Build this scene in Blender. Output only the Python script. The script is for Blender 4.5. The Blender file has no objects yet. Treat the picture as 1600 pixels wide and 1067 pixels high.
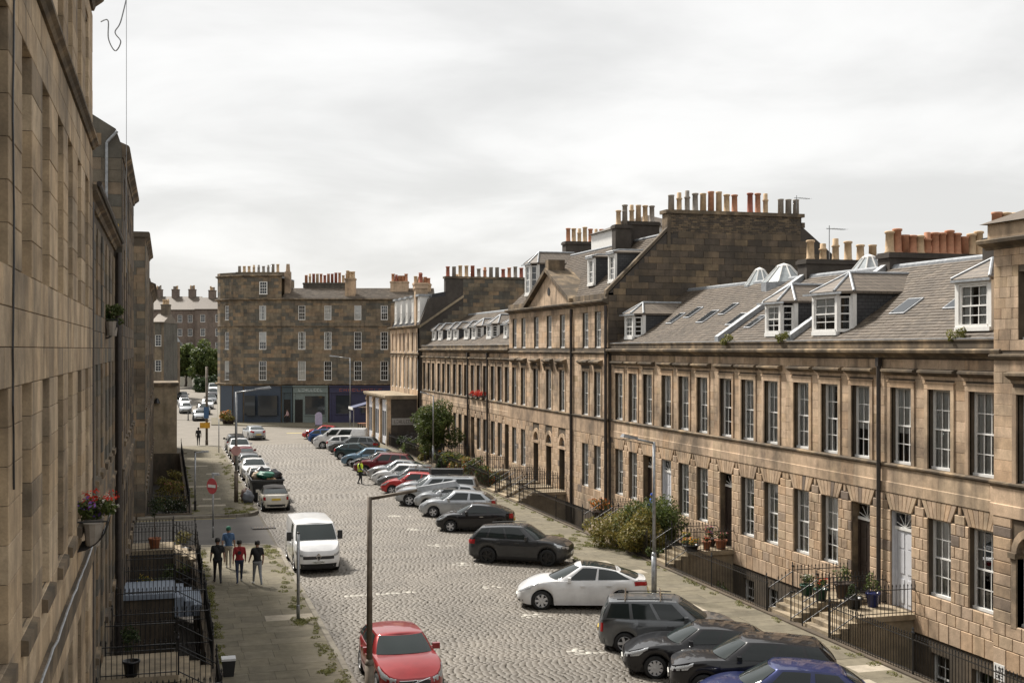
import bpy, bmesh, math, random
import numpy as np
from mathutils import Vector, Matrix
sc = bpy.context.scene
COL = sc.collection
RAD = math.radians
# ---------------------------------------------------------------- camera
# street axis = +Y, across the street = +X, camera 9.3 m above the pavement at the origin
CAM_H, FPX = 9.3, 1900.0
TH = math.atan(540 / FPX)
CT, ST = math.cos(TH), math.sin(TH)
cam_d = bpy.data.cameras.new('camera'); cam = bpy.data.objects.new('camera', cam_d); COL.objects.link(cam)
cam_d.sensor_width = 36.0; cam_d.lens = 36.0 * FPX / 1600; cam_d.shift_y = -(533.5 - 545) / 1600 * -1 * -1
cam_d.shift_y = (545 - 533.5) / 1600
cam_d.clip_start = 0.1; cam_d.clip_end = 6000
cam.location = (0, 0, CAM_H); cam.rotation_euler = (RAD(90), 0, -TH)
sc.camera = cam
# ---------------------------------------------------------------- world, sun, exposure
SUN_EL, SUN_AZ = RAD(50), RAD(-27)      # azimuth measured from +Y (the street ahead), negative = to the left
w = bpy.data.worlds.new('World'); sc.world = w; w.use_nodes = True
nt = w.node_tree; nt.nodes.clear()
def wn(t, **k):
    n = nt.nodes.new(t)
    for a, b in k.items(): setattr(n, a, b)
    return n
out = wn('ShaderNodeOutputWorld'); bg = wn('ShaderNodeBackground'); bg.inputs['Strength'].default_value = 0.1
sky = wn('ShaderNodeTexSky'); sky.sky_type = 'NISHITA'; sky.sun_disc = False
sky.sun_elevation = SUN_EL; sky.sun_rotation = SUN_AZ; sky.air_density = 1.0; sky.dust_density = 2.0
tc = wn('ShaderNodeTexCoord'); sep = wn('ShaderNodeSeparateXYZ'); nt.links.new(tc.outputs['Generated'], sep.inputs[0])
zmax = wn('ShaderNodeMath', operation='MAXIMUM'); zmax.inputs[1].default_value = 0.0; nt.links.new(sep.outputs[2], zmax.inputs[0])
zadd = wn('ShaderNodeMath', operation='ADD'); zadd.inputs[1].default_value = 0.16; nt.links.new(zmax.outputs[0], zadd.inputs[0])
dvx = wn('ShaderNodeMath', operation='DIVIDE'); dvy = wn('ShaderNodeMath', operation='DIVIDE')
for d, i in ((dvx, 0), (dvy, 1)):
    nt.links.new(sep.outputs[i], d.inputs[0]); nt.links.new(zadd.outputs[0], d.inputs[1])
cmb = wn('ShaderNodeCombineXYZ'); nt.links.new(dvx.outputs[0], cmb.inputs[0]); nt.links.new(dvy.outputs[0], cmb.inputs[1])
n1 = wn('ShaderNodeTexNoise'); n1.inputs['Scale'].default_value = 1.15; n1.inputs['Detail'].default_value = 7; n1.inputs['Roughness'].default_value = 0.52
n1.inputs['Distortion'].default_value = 0.35
nt.links.new(cmb.outputs[0], n1.inputs['Vector'])
cr = wn('ShaderNodeValToRGB'); cr.color_ramp.interpolation = 'EASE'
cr.color_ramp.elements[0].position = 0.34; cr.color_ramp.elements[0].color = (5.6, 5.55, 5.42, 1)
cr.color_ramp.elements[1].position = 0.66; cr.color_ramp.elements[1].color = (7.2, 7.13, 6.98, 1)
nt.links.new(n1.outputs['Fac'], cr.inputs[0])
mixs = wn('ShaderNodeMixRGB'); mixs.inputs[0].default_value = 0.93
nt.links.new(sky.outputs[0], mixs.inputs[1]); nt.links.new(cr.outputs[0], mixs.inputs[2])
nt.links.new(mixs.outputs[0], bg.inputs['Color']); nt.links.new(bg.outputs[0], out.inputs[0])
sun_d = bpy.data.lights.new('sun', 'SUN'); sun_d.energy = 5.0; sun_d.angle = RAD(8.0); sun_d.color = (1.0, 0.94, 0.86)
sun = bpy.data.objects.new('sun', sun_d); COL.objects.link(sun)
sdir = Vector((math.sin(SUN_AZ) * math.cos(SUN_EL), math.cos(SUN_AZ) * math.cos(SUN_EL), math.sin(SUN_EL)))
sun.rotation_euler = sdir.to_track_quat('Z', 'Y').to_euler(); sun.location = (-30, 60, 60)
vs = sc.view_settings
vs.view_transform = 'Standard'; vs.look = 'None'; vs.exposure = 0.52; vs.gamma = 1.0; vs.use_curve_mapping = False
sc.cycles.max_bounces = 6; sc.cycles.diffuse_bounces = 3; sc.cycles.glossy_bounces = 3; sc.cycles.transparent_max_bounces = 12
sc.cycles.sample_clamp_indirect = 6.0; sc.cycles.caustics_reflective = False; sc.cycles.caustics_refractive = False

# ---------------------------------------------------------------- pixel helpers (photograph 1600 x 1067)
def ground(px, py, z=0.0):
    u, v = px - 800.0, py - 545.0
    k = (CAM_H - z) / v
    x, y = k * u, k * FPX
    return Vector((x * CT + y * ST, y * CT - x * ST, z))
def zf(px, X):
    "distance along the street at which the plane X is seen at column px"
    return X / math.tan(TH + math.atan((px - 800.0) / FPX))
def camfr(px, D):
    "ground position at depth D along the view, column px"
    x = (px - 800.0) / FPX * D
    return Vector((x * CT + D * ST, D * CT - x * ST, 0))

# ---------------------------------------------------------------- mesh helpers
class MB:
    def __init__(s): s.v = []; s.f = []; s.m = []
    def add(s, vs_, fs, mi=0):
        o = len(s.v); s.v.extend([tuple(p) for p in vs_])
        for f in fs: s.f.append(tuple(i + o for i in f)); s.m.append(mi)
        return s
    def quad(s, a, b, c, d, mi=0): return s.add([a, b, c, d], [(0, 1, 2, 3)], mi)
    def box(s, x0, x1, y0, y1, z0, z1, mi=0):
        return s.add([(x0,y0,z0),(x1,y0,z0),(x1,y1,z0),(x0,y1,z0),(x0,y0,z1),(x1,y0,z1),(x1,y1,z1),(x0,y1,z1)],
                     [(0,3,2,1),(4,5,6,7),(0,1,5,4),(1,2,6,5),(2,3,7,6),(3,0,4,7)], mi)
    def prism(s, prof, x0, x1, mi=0):
        "profile (y,z) swept along x, closed"
        n = len(prof); vs_ = [(x0, y, z) for y, z in prof] + [(x1, y, z) for y, z in prof]
        fs = [(i, (i+1) % n, n + (i+1) % n, n + i) for i in range(n)] + [tuple(range(n))[::-1], tuple(range(n, 2*n))]
        return s.add(vs_, fs, mi)
    def poly(s, pts, z0, z1, mi=0):
        "plan polygon (x,y) extruded in z"
        n = len(pts); vs_ = [(x, y, z0) for x, y in pts] + [(x, y, z1) for x, y in pts]
        fs = [(i, (i+1) % n, n + (i+1) % n, n + i) for i in range(n)] + [tuple(range(n))[::-1], tuple(range(n, 2*n))]
        return s.add(vs_, fs, mi)
    def tube(s, p0, p1, r0, r1=None, n=8, mi=0, cap=True):
        r1 = r0 if r1 is None else r1
        p0, p1 = Vector(p0), Vector(p1); d = (p1 - p0)
        if d.length < 1e-6: return s
        d.normalize(); a = d.orthogonal().normalized(); b = d.cross(a)
        vs_ = []
        for p, r in ((p0, r0), (p1, r1)):
            for i in range(n):
                t = 2 * math.pi * i / n
                vs_.append(p + a * (r * math.cos(t)) + b * (r * math.sin(t)))
        fs = [(i, (i+1) % n, n + (i+1) % n, n + i) for i in range(n)]
        if cap: fs += [tuple(range(n))[::-1], tuple(range(n, 2*n))]
        return s.add(vs_, fs, mi)
    def lathe(s, prof, c=(0,0,0), n=12, mi=0, axis='z', cap=True):
        "profile (r,h) turned about an axis"
        vs_ = []; m = len(prof)
        for r, h in prof:
            for i in range(n):
                t = 2 * math.pi * i / n; a, b = r * math.cos(t), r * math.sin(t)
                vs_.append((c[0]+a, c[1]+b, c[2]+h) if axis == 'z' else (c[0]+a, c[1]+h, c[2]+b))
        fs = []
        for k in range(m - 1):
            for i in range(n):
                q = (k*n+i, k*n+(i+1) % n, (k+1)*n+(i+1) % n, (k+1)*n+i)
                fs.append(q if axis == 'z' else q[::-1])
        e0, e1 = tuple(range(n))[::-1], tuple(range((m-1)*n, m*n))
        if cap: fs += [e0, e1] if axis == 'z' else [e0[::-1], e1[::-1]]
        return s.add(vs_, fs, mi)
    def mesh(s, name, mats=(), smooth=False):
        me = bpy.data.meshes.new(name); me.from_pydata(s.v, [], s.f)
        for m in (mats if isinstance(mats, (list, tuple)) else [mats]): me.materials.append(m)
        if any(s.m): me.polygons.foreach_set('material_index', s.m)
        if smooth: me.polygons.foreach_set('use_smooth', [True] * len(s.f))
        me.update(); return me
    def build(s, name, mats, parent=None, loc=None, rot=None, smooth=False):
        return inst(name, s.mesh(name, mats, smooth), parent, loc, rot)
def inst(name, me, parent=None, loc=None, rot=None, scale=None):
    o = bpy.data.objects.new(name, me); COL.objects.link(o)
    if parent is not None: o.parent = parent
    if loc is not None: o.location = loc
    if rot is not None: o.rotation_euler = rot if isinstance(rot, (tuple, list)) else (0, 0, rot)
    if scale is not None: o.scale = scale
    return o
def tag(o, label, cat, group=None):
    o['label'] = label; o['category'] = cat
    if group: o['group'] = group
    return o
def thing(name, label, cat, loc=(0,0,0), rotz=0.0, group=None):
    o = bpy.data.objects.new(name, None); COL.objects.link(o); o.empty_display_size = 0.3
    o.location = loc; o.rotation_euler = (0, 0, rotz)
    return tag(o, label, cat, group)
def struct(o): o['kind'] = 'structure'; return o
def stuff(o): o['kind'] = 'stuff'; return o
def from_np(name, V, F, mats, smooth=False, mi=None):
    me = bpy.data.meshes.new(name); n, k = F.shape
    me.vertices.add(len(V)); me.vertices.foreach_set('co', np.asarray(V, dtype=np.float32).ravel())
    me.loops.add(n * k); me.loops.foreach_set('vertex_index', F.astype(np.int32).ravel())
    me.polygons.add(n); me.polygons.foreach_set('loop_start', np.arange(n, dtype=np.int32) * k)
    try: me.polygons.foreach_set('loop_total', np.full(n, k, dtype=np.int32))
    except Exception: pass
    for m in (mats if isinstance(mats, (list, tuple)) else [mats]): me.materials.append(m)
    if mi is not None: me.polygons.foreach_set('material_index', np.asarray(mi, dtype=np.int32))
    if smooth: me.polygons.foreach_set('use_smooth', np.ones(n, dtype=bool))
    me.update(calc_edges=True); return me
def text_mesh(s, size, mat, name='lettering'):
    cu = bpy.data.curves.new(name, 'FONT'); cu.body = s; cu.size = size; cu.align_x = 'CENTER'; cu.align_y = 'CENTER'
    cu.extrude = 0.003
    o = bpy.data.objects.new(name, cu); COL.objects.link(o)
    dg = bpy.context.evaluated_depsgraph_get(); me = bpy.data.meshes.new_from_object(o.evaluated_get(dg))
    bpy.data.objects.remove(o); me.materials.clear(); me.materials.append(mat); return me

# ---------------------------------------------------------------- materials
def mat(name):
    m = bpy.data.materials.new(name); m.use_nodes = True; t = m.node_tree
    return m, t, t.nodes['Principled BSDF']
def nd(t, typ, **k):
    n = t.nodes.new(typ)
    for a, b in k.items(): setattr(n, a, b)
    return n
def ramp(t, src, stops):
    r = nd(t, 'ShaderNodeValToRGB')
    while len(r.color_ramp.elements) < len(stops): r.color_ramp.elements.new(0.5)
    for e, (p, c) in zip(r.color_ramp.elements, stops):
        e.position = p; e.color = (c, c, c, 1) if isinstance(c, (int, float)) else (*c, 1)
    t.links.new(src, r.inputs[0]); return r.outputs[0]
def noise(t, scale, detail=4, vec=None, stretch=None, rough=0.55):
    n = nd(t, 'ShaderNodeTexNoise'); n.inputs['Scale'].default_value = scale; n.inputs['Detail'].default_value = detail; n.inputs['Roughness'].default_value = rough
    g = nd(t, 'ShaderNodeNewGeometry')
    v = g.outputs['Position'] if vec is None else vec
    if stretch:
        mp = nd(t, 'ShaderNodeVectorMath', operation='MULTIPLY'); mp.inputs[1].default_value = stretch
        t.links.new(v, mp.inputs[0]); v = mp.outputs[0]
    t.links.new(v, n.inputs['Vector']); return n.outputs['Fac']
def mix(t, fac, a, b, mode='MIX'):
    n = nd(t, 'ShaderNodeMixRGB', blend_type=mode)
    for i, s in enumerate((fac, a, b)):
        if isinstance(s, (int, float)): n.inputs[i].default_value = s if i == 0 else (s, s, s, 1)
        elif isinstance(s, tuple): n.inputs[i].default_value = (*s, 1)
        else: t.links.new(s, n.inputs[i])
    return n.outputs[0]
def rnd(t):
    "random per piece: object random + mesh-island random"
    a = nd(t, 'ShaderNodeObjectInfo').outputs['Random']; b = nd(t, 'ShaderNodeNewGeometry').outputs['Random Per Island']
    s = nd(t, 'ShaderNodeMath', operation='ADD'); t.links.new(a, s.inputs[0]); t.links.new(b, s.inputs[1])
    f = nd(t, 'ShaderNodeMath', operation='FRACT'); t.links.new(s.outputs[0], f.inputs[0]); return f.outputs[0]
def bump(t, p, h, strength=0.3, dist=0.02):
    b = nd(t, 'ShaderNodeBump'); b.inputs['Strength'].default_value = strength; b.inputs['Distance'].default_value = dist
    t.links.new(h, b.inputs['Height']); t.links.new(b.outputs[0], p.inputs['Normal'])
def stone_mat(name, tints, soot=(0.055, 0.048, 0.04), lo=0.46, hi=0.66, soot_amt=0.8, piece=True, sscale=0.45, rough=0.9):
    m, t, p = mat(name)
    if piece:
        n = len(tints); c = ramp(t, rnd(t), [(i / max(1, n - 1), x) for i, x in enumerate(tints)])
    else:
        c = ramp(t, noise(t, 0.8, 4), [(0.35, tints[0]), (0.65, tints[-1])])
    c = mix(t, 0.55, c, ramp(t, noise(t, 3.0, 6), [(0.3, 0.62), (0.7, 1.25)]), 'MULTIPLY')
    c = mix(t, 0.5, c, ramp(t, noise(t, 30, 3), [(0.3, 0.75), (0.7, 1.2)]), 'MULTIPLY')
    s1 = ramp(t, noise(t, sscale, 7, rough=0.62), [(lo, 0.0), (hi, 1.0)])
    s2 = ramp(t, noise(t, 1.0, 5, stretch=(1.6, 1.6, 0.22)), [(lo + 0.02, 0.0), (hi + 0.06, 1.0)])
    s = mix(t, 1.0, s1, s2, 'SCREEN')
    sm = nd(t, 'ShaderNodeMath', operation='MULTIPLY'); sm.inputs[1].default_value = soot_amt; t.links.new(s, sm.inputs[0])
    c = mix(t, sm.outputs[0], c, soot)
    t.links.new(c, p.inputs['Base Color']); p.inputs['Roughness'].default_value = rough; p.inputs['Specular IOR Level'].default_value = 0.25
    bump(t, p, noise(t, 22, 6), 0.35, 0.015); return m
def plain(name, col, rough=0.6, metal=0.0, var=0.15, nscale=6, spec=0.5, bmp=0.0, coat=0.0):
    m, t, p = mat(name)
    c = mix(t, 1.0, (col[0], col[1], col[2]), ramp(t, noise(t, nscale, 5), [(0.3, 1 - var), (0.7, 1 + var)]), 'MULTIPLY')
    t.links.new(c, p.inputs['Base Color']); p.inputs['Roughness'].default_value = rough; p.inputs['Metallic'].default_value = metal
    p.inputs['Specular IOR Level'].default_value = spec; p.inputs['Coat Weight'].default_value = coat; p.inputs['Coat Roughness'].default_value = 0.03
    if bmp: bump(t, p, noise(t, nscale * 5, 4), bmp, 0.01)
    return m
TAN = [(1.25*c_[0], 1.26*c_[1], 1.40*c_[2]) for c_ in [(0.34,0.235,0.135), (0.43,0.30,0.175), (0.37,0.27,0.165), (0.47,0.345,0.215), (0.30,0.215,0.13), (0.42,0.31,0.195), (0.40,0.285,0.165), (0.44,0.325,0.20), (0.38,0.28,0.175), (0.41,0.31,0.19), (0.36,0.265,0.165), (0.46,0.34,0.215), (0.145,0.115,0.085)]]
M = {}
M['rust'] = stone_mat('rusticated sandstone', TAN, lo=0.5, hi=0.74, soot_amt=0.72)
M['ashlar'] = stone_mat('ashlar sandstone', [tuple(x * 1.06 for x in c) for c in TAN[:-1]] + [(0.36,0.265,0.16)], lo=0.47, hi=0.68, soot_amt=0.75)
M['trim'] = stone_mat('weathered sandstone trim', [(0.27,0.20,0.13), (0.36,0.27,0.17)], piece=False, lo=0.38, hi=0.58, soot_amt=0.85, sscale=0.7)
M['joint'] = stone_mat('dark mortar and backing', [(0.10,0.08,0.058), (0.15,0.115,0.08)], piece=False, lo=0.45, hi=0.65)
M['darkstone'] = stone_mat('sooty gable sandstone', [(0.15,0.115,0.085), (0.21,0.155,0.10), (0.085,0.07,0.056), (0.12,0.096,0.074), (0.25,0.185,0.115), (0.07,0.06,0.05), (0.17,0.13,0.095)], lo=0.45, hi=0.66, soot_amt=0.8)
M['midstone'] = stone_mat('grey brown sandstone', [(0.20,0.165,0.12), (0.25,0.195,0.13), (0.14,0.125,0.10), (0.115,0.11,0.095), (0.28,0.20,0.125), (0.18,0.15,0.115)], lo=0.48, hi=0.68, soot_amt=0.7)
M['leftstone'] = stone_mat('broached sandstone', [(0.52,0.40,0.265), (0.45,0.335,0.215), (0.56,0.44,0.305), (0.38,0.285,0.185), (0.50,0.37,0.235), (0.54,0.415,0.28), (0.27,0.21,0.145)], lo=0.46, hi=0.70, soot_amt=0.72)
M['farstone'] = stone_mat('far rubble stone', [(0.17,0.135,0.115), (0.21,0.165,0.135)], piece=False, lo=0.5, hi=0.7, soot_amt=0.5)
M['coping'] = stone_mat('stone coping and step', [(0.30,0.245,0.165), (0.38,0.31,0.22)], piece=False, lo=0.5, hi=0.72, soot_amt=0.6)
M['render'] = stone_mat('dark cement render', [(0.062,0.054,0.048), (0.085,0.074,0.064)], piece=False, lo=0.5, hi=0.7, soot_amt=0.6)
M['slate'] = stone_mat('roof slate', [(0.118,0.094,0.072), (0.15,0.12,0.092), (0.095,0.077,0.06), (0.175,0.142,0.108), (0.13,0.104,0.08)], soot=(0.07,0.058,0.045), lo=0.45, hi=0.7, soot_amt=0.5, rough=0.62)
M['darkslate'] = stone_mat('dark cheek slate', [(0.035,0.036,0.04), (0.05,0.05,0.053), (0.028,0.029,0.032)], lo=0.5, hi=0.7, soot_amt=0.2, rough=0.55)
def banded(name, a, b, rough):
    m, t, p = mat(name); g = nd(t, 'ShaderNodeNewGeometry'); s = nd(t, 'ShaderNodeSeparateXYZ'); t.links.new(g.outputs['Position'], s.inputs[0])
    br = nd(t, 'ShaderNodeTexBrick'); br.inputs['Scale'].default_value = 1.0; br.inputs['Brick Width'].default_value = 0.26; br.inputs['Row Height'].default_value = 0.13; br.inputs['Mortar Size'].default_value = 0.012
    for k, c in (('Color1', a), ('Color2', b), ('Mortar', tuple(0.4*x for x in a))): br.inputs[k].default_value = (*c, 1)
    ad = nd(t, 'ShaderNodeMath', operation='ADD'); t.links.new(s.outputs[0], ad.inputs[0]); t.links.new(s.outputs[1], ad.inputs[1]); cb = nd(t, 'ShaderNodeCombineXYZ'); t.links.new(ad.outputs[0], cb.inputs[0]); t.links.new(s.outputs[2], cb.inputs[1])
    t.links.new(cb.outputs[0], br.inputs['Vector']); c = mix(t, 0.6, br.outputs[0], ramp(t, noise(t, 4, 5), [(0.3, 0.7), (0.7, 1.25)]), 'MULTIPLY'); t.links.new(c, p.inputs['Base Color']); p.inputs['Roughness'].default_value = rough
    bump(t, p, br.outputs['Fac'], -0.5, 0.02); return m
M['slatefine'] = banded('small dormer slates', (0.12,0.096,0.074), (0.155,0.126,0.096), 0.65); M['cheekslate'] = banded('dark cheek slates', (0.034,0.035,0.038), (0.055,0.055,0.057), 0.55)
M['lead'] = plain('lead flashing', (0.30,0.315,0.33), 0.5, 0.3, 0.25)
M['white'] = plain('white paint', (0.74,0.73,0.70), 0.45, 0, 0.06)
M['cream'] = plain('cream paint', (0.60,0.56,0.47), 0.5, 0, 0.1)
M['iron'] = plain('black iron paint', (0.012,0.012,0.013), 0.38, 0.0, 0.3, 20)
M['pipe'] = plain('cast iron downpipe', (0.035,0.028,0.024), 0.5, 0.0, 0.3)
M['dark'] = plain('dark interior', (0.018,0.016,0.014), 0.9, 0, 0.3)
M['greypaint'] = plain('pale grey door paint', (0.58,0.59,0.62), 0.5, 0, 0.06)
M['brownpaint'] = plain('dark brown door', (0.045,0.033,0.027), 0.4, 0, 0.2)
M['reddoor'] = plain('dark red door', (0.16,0.015,0.02), 0.35, 0, 0.1)
M['galv'] = plain('galvanised steel', (0.30,0.31,0.32), 0.42, 0.7, 0.25, 9)
M['rustpole'] = plain('weathered brown pole', (0.13,0.105,0.08), 0.6, 0.3, 0.35, 5)
M['curtain'] = plain('white curtain', (0.86,0.85,0.81), 0.9, 0, 0.05)
M['potA'] = plain('buff clay chimney pot', (0.50,0.36,0.22), 0.85, 0, 0.2)
M['potB'] = plain('terracotta chimney pot', (0.42,0.20,0.115), 0.85, 0, 0.2)
M['potC'] = plain('grey clay chimney pot', (0.28,0.25,0.215), 0.85, 0, 0.2)
M['potD'] = plain('red clay chimney pot', (0.30,0.10,0.065), 0.85, 0, 0.2)
def glass_mat(name, tint=(0.93,0.95,0.95), refl=1.0):
    m = bpy.data.materials.new(name); m.use_nodes = True; t = m.node_tree; t.nodes.clear()
    o = nd(t, 'ShaderNodeOutputMaterial'); tr = nd(t, 'ShaderNodeBsdfTransparent'); tr.inputs[0].default_value = (*tint, 1)
    gl = nd(t, 'ShaderNodeBsdfGlossy'); gl.inputs['Roughness'].default_value = 0.02; gl.inputs[0].default_value = (0.95, 0.97, 1, 1)
    fr = nd(t, 'ShaderNodeFresnel'); fr.inputs[0].default_value = 1.62
    mu = nd(t, 'ShaderNodeMath', operation='MULTIPLY_ADD'); mu.inputs[1].default_value = refl; mu.inputs[2].default_value = 0.03; mu.use_clamp = True
    t.links.new(fr.outputs[0], mu.inputs[0])
    bp = nd(t, 'ShaderNodeBump'); bp.inputs['Strength'].default_value = 0.05; bp.inputs['Distance'].default_value = 0.02
    t.links.new(noise(t, 1.5, 2), bp.inputs['Height']); t.links.new(bp.outputs[0], gl.inputs['Normal'])
    mx = nd(t, 'ShaderNodeMixShader'); t.links.new(mu.outputs[0], mx.inputs[0]); t.links.new(tr.outputs[0], mx.inputs[1]); t.links.new(gl.outputs[0], mx.inputs[2])
    t.links.new(mx.outputs[0], o.inputs[0]); return m
M['glass'] = glass_mat('window glass')
def dark_glass(name, col=(0.012,0.016,0.018)):
    m, t, p = mat(name); p.inputs['Base Color'].default_value = (*col, 1); p.inputs['Roughness'].default_value = 0.04
    p.inputs['Specular IOR Level'].default_value = 0.5; return m
M['farglass'] = dark_glass('far window glass', (0.03,0.035,0.04))
# ground
def sett_mat():
    m, t, p = mat('granite setts')
    c = ramp(t, rnd(t), [(0, (0.13,0.114,0.092)), (0.3, (0.152,0.134,0.109)), (0.6, (0.141,0.124,0.101)), (0.85, (0.166,0.147,0.12)), (1, (0.12,0.105,0.085))])
    c = mix(t, 0.9, c, ramp(t, noise(t, 0.35, 7, rough=0.65), [(0.3, 0.66), (0.7, 1.25)]), 'MULTIPLY')
    c = mix(t, 0.5, c, ramp(t, noise(t, 40, 3), [(0.3, 0.75), (0.7, 1.2)]), 'MULTIPLY')
    t.links.new(c, p.inputs['Base Color']); p.inputs['Roughness'].default_value = 0.62; bump(t, p, noise(t, 30, 5), 0.2, 0.008); return m
M['sett'] = sett_mat()
M['grit'] = plain('sandy joint grit', (0.12,0.106,0.083), 0.95, 0, 0.25, 2)
M['flag'] = stone_mat('paving flag', [(0.16,0.142,0.10), (0.182,0.16,0.114), (0.146,0.13,0.094), (0.19,0.168,0.122), (0.168,0.148,0.104)], soot=(0.09,0.078,0.058), lo=0.5, hi=0.75, soot_amt=0.5)
M['paleflag'] = stone_mat('pale new paving flag', [(0.34,0.30,0.235), (0.38,0.335,0.265), (0.31,0.275,0.215)], lo=0.55, hi=0.8, soot_amt=0.3)
M['kerb'] = stone_mat('whin kerb stone', [(0.21,0.19,0.155), (0.27,0.245,0.20), (0.17,0.152,0.125)], lo=0.55, hi=0.8, soot_amt=0.4)
def asphalt(name, a, b, sc_=0.5):
    m, t, p = mat(name); c = ramp(t, noise(t, sc_, 6), [(0.3, a), (0.7, b)])
    c = mix(t, 0.6, c, ramp(t, noise(t, 60, 2), [(0.3, 0.7), (0.7, 1.3)]), 'MULTIPLY')
    t.links.new(c, p.inputs['Base Color']); p.inputs['Roughness'].default_value = 0.85; bump(t, p, noise(t, 90, 2), 0.3, 0.01); return m
M['asphalt'] = asphalt('asphalt', (0.085,0.078,0.07), (0.12,0.11,0.098))
M['farroad'] = asphalt('far sett road', (0.14,0.124,0.10), (0.185,0.164,0.134))
M['earth'] = asphalt('ground', (0.10,0.092,0.075), (0.15,0.135,0.11), 0.05)
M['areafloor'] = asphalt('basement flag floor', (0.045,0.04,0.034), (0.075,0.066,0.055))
M['linepaint'] = plain('worn white road paint', (0.40,0.38,0.33), 0.8, 0, 0.35, 3)
M['yellowline'] = plain('worn yellow road paint', (0.42,0.34,0.12), 0.8, 0, 0.3, 3)
def leaf_mat(name, a, b, c):
    m, t, p = mat(name); co = ramp(t, rnd(t), [(0, a), (0.5, b), (1, c)])
    co = mix(t, 0.6, co, ramp(t, noise(t, 1.2, 3), [(0.35, 0.6), (0.65, 1.35)]), 'MULTIPLY')
    t.links.new(co, p.inputs['Base Color']); p.inputs['Roughness'].default_value = 0.55; p.inputs['Specular IOR Level'].default_value = 0.3
    tr = nd(t, 'ShaderNodeBsdfTranslucent'); t.links.new(co, tr.inputs[0])
    mx = nd(t, 'ShaderNodeMixShader'); mx.inputs[0].default_value = 0.35
    o = t.nodes['Material Output']; t.links.new(p.outputs[0], mx.inputs[1]); t.links.new(tr.outputs[0], mx.inputs[2]); t.links.new(mx.outputs[0], o.inputs[0])
    return m
M['leaf'] = leaf_mat('green foliage', (0.045,0.07,0.018), (0.085,0.115,0.03), (0.13,0.15,0.045))
M['darkleaf'] = leaf_mat('dark foliage', (0.02,0.035,0.014), (0.035,0.055,0.02), (0.055,0.075,0.026))
M['goldleaf'] = leaf_mat('golden foliage', (0.085,0.09,0.022), (0.18,0.16,0.04), (0.25,0.19,0.055))
M['weed'] = leaf_mat('yellow green weed', (0.10,0.12,0.03), (0.17,0.17,0.045), (0.22,0.20,0.06))
M['bark'] = plain('bark', (0.07,0.055,0.04), 0.9, 0, 0.3, 8, bmp=0.5)
def flower(name, c): return leaf_mat(name, tuple(x * 0.7 for x in c), c, tuple(min(1, x * 1.25) for x in c))
M['fred'] = flower('red petal', (0.55,0.05,0.03)); M['fyel'] = flower('yellow petal', (0.65,0.45,0.04)); M['forg'] = flower('orange petal', (0.65,0.18,0.03))
M['fpink'] = flower('pink petal', (0.5,0.14,0.18)); M['fpur'] = flower('purple petal', (0.22,0.12,0.42)); M['fwhite'] = flower('white petal', (0.6,0.58,0.52))
# ================================================================ facade kit
# house frame: x along the front (left to right seen from the street), y into the house, z up, front at y = 0
R_ = random.Random(7)
_stone = {}
def stone_mesh(w_, h_, d, c, mname, deep=0.0):
    k = (round(w_, 2), round(h_, 3), d, c, mname, deep)
    if k not in _stone:
        a, b = k[0] / 2, h_ / 2
        mb = MB()
        mb.add([(-a,deep,-b),(a,deep,-b),(a,deep,b),(-a,deep,b), (-a,-d+c,-b),(a,-d+c,-b),(a,-d+c,b),(-a,-d+c,b), (-a+c,-d,-b+c),(a-c,-d,-b+c),(a-c,-d,b-c),(-a+c,-d,b-c)],
               [(8,9,10,11),(4,5,9,8),(5,6,10,9),(6,7,11,10),(7,4,8,11),(0,1,5,4),(1,2,6,5),(2,3,7,6),(3,0,4,7)])
        _stone[k] = mb.mesh('stone', M[mname])
    return _stone[k]
def intervals(x0, x1, cuts):
    segs = [(x0, x1)]
    for a, b in cuts:
        ns = []
        for s, e in segs:
            if b <= s or a >= e: ns.append((s, e)); continue
            if a - s > 0.04: ns.append((s, a))
            if e - b > 0.04: ns.append((b, e))
        segs = ns
    return segs
def course_rects(x0, x1, zs, ops, length=0.6, rng=R_, grow=lambda i: 0.0):
    "split courses into stones round the openings (xa,xb,za,zb)"
    res = []
    for i in range(len(zs) - 1):
        z0, z1 = zs[i], zs[i+1]; g = grow(z0)
        cuts = [(o[0] - g, o[1] + g) for o in ops if min(o[3] if g == 0 else 99, z1) - max(o[2], z0) > 0.05]
        for s, e in intervals(x0, x1, cuts):
            L = e - s; n = max(1, int(L / length + 0.5)); st = L / n
            bs = [s + st * k for k in range(n + 1)]
            if n >= 2 and i % 2: bs = [s] + [b + st * 0.5 for b in bs[:-1]] + [e]
            for k in range(1, len(bs) - 1): bs[k] += rng.uniform(-0.12, 0.12) * st
            bs = [s] + [b for b in bs[1:-1] if b - s > 0.12 and e - b > 0.12] + [e]
            for a, b in zip(bs[:-1], bs[1:]): res.append((a, b, z0, z1))
    return res
def lay(parent, rects, mname, d=0.02, c=0.006, gap=0.008, deep=0.0, limit=290, key=None, y=0.0, jit=0.004, name='stone'):
    "stones as single parts up to the limit; the rest joined"
    if key: rects = sorted(rects, key=key)
    rest = MB()
    for i, (a, b, z0, z1) in enumerate(rects):
        w_, h_ = b - a - gap, z1 - z0 - gap
        me = stone_mesh(w_, h_, d, c, mname, deep)
        yy = y + R_.uniform(-jit, jit)
        if i < limit: inst(name, me, parent, ((a+b)/2, yy, (z0+z1)/2))
        else: rest.add([(v.co.x+(a+b)/2, v.co.y+yy, v.co.z+(z0+z1)/2) for v in me.vertices], [tuple(p.vertices) for p in me.polygons])
    if rest.f: stuff(rest.build('further_' + name, M[mname], parent))
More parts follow.
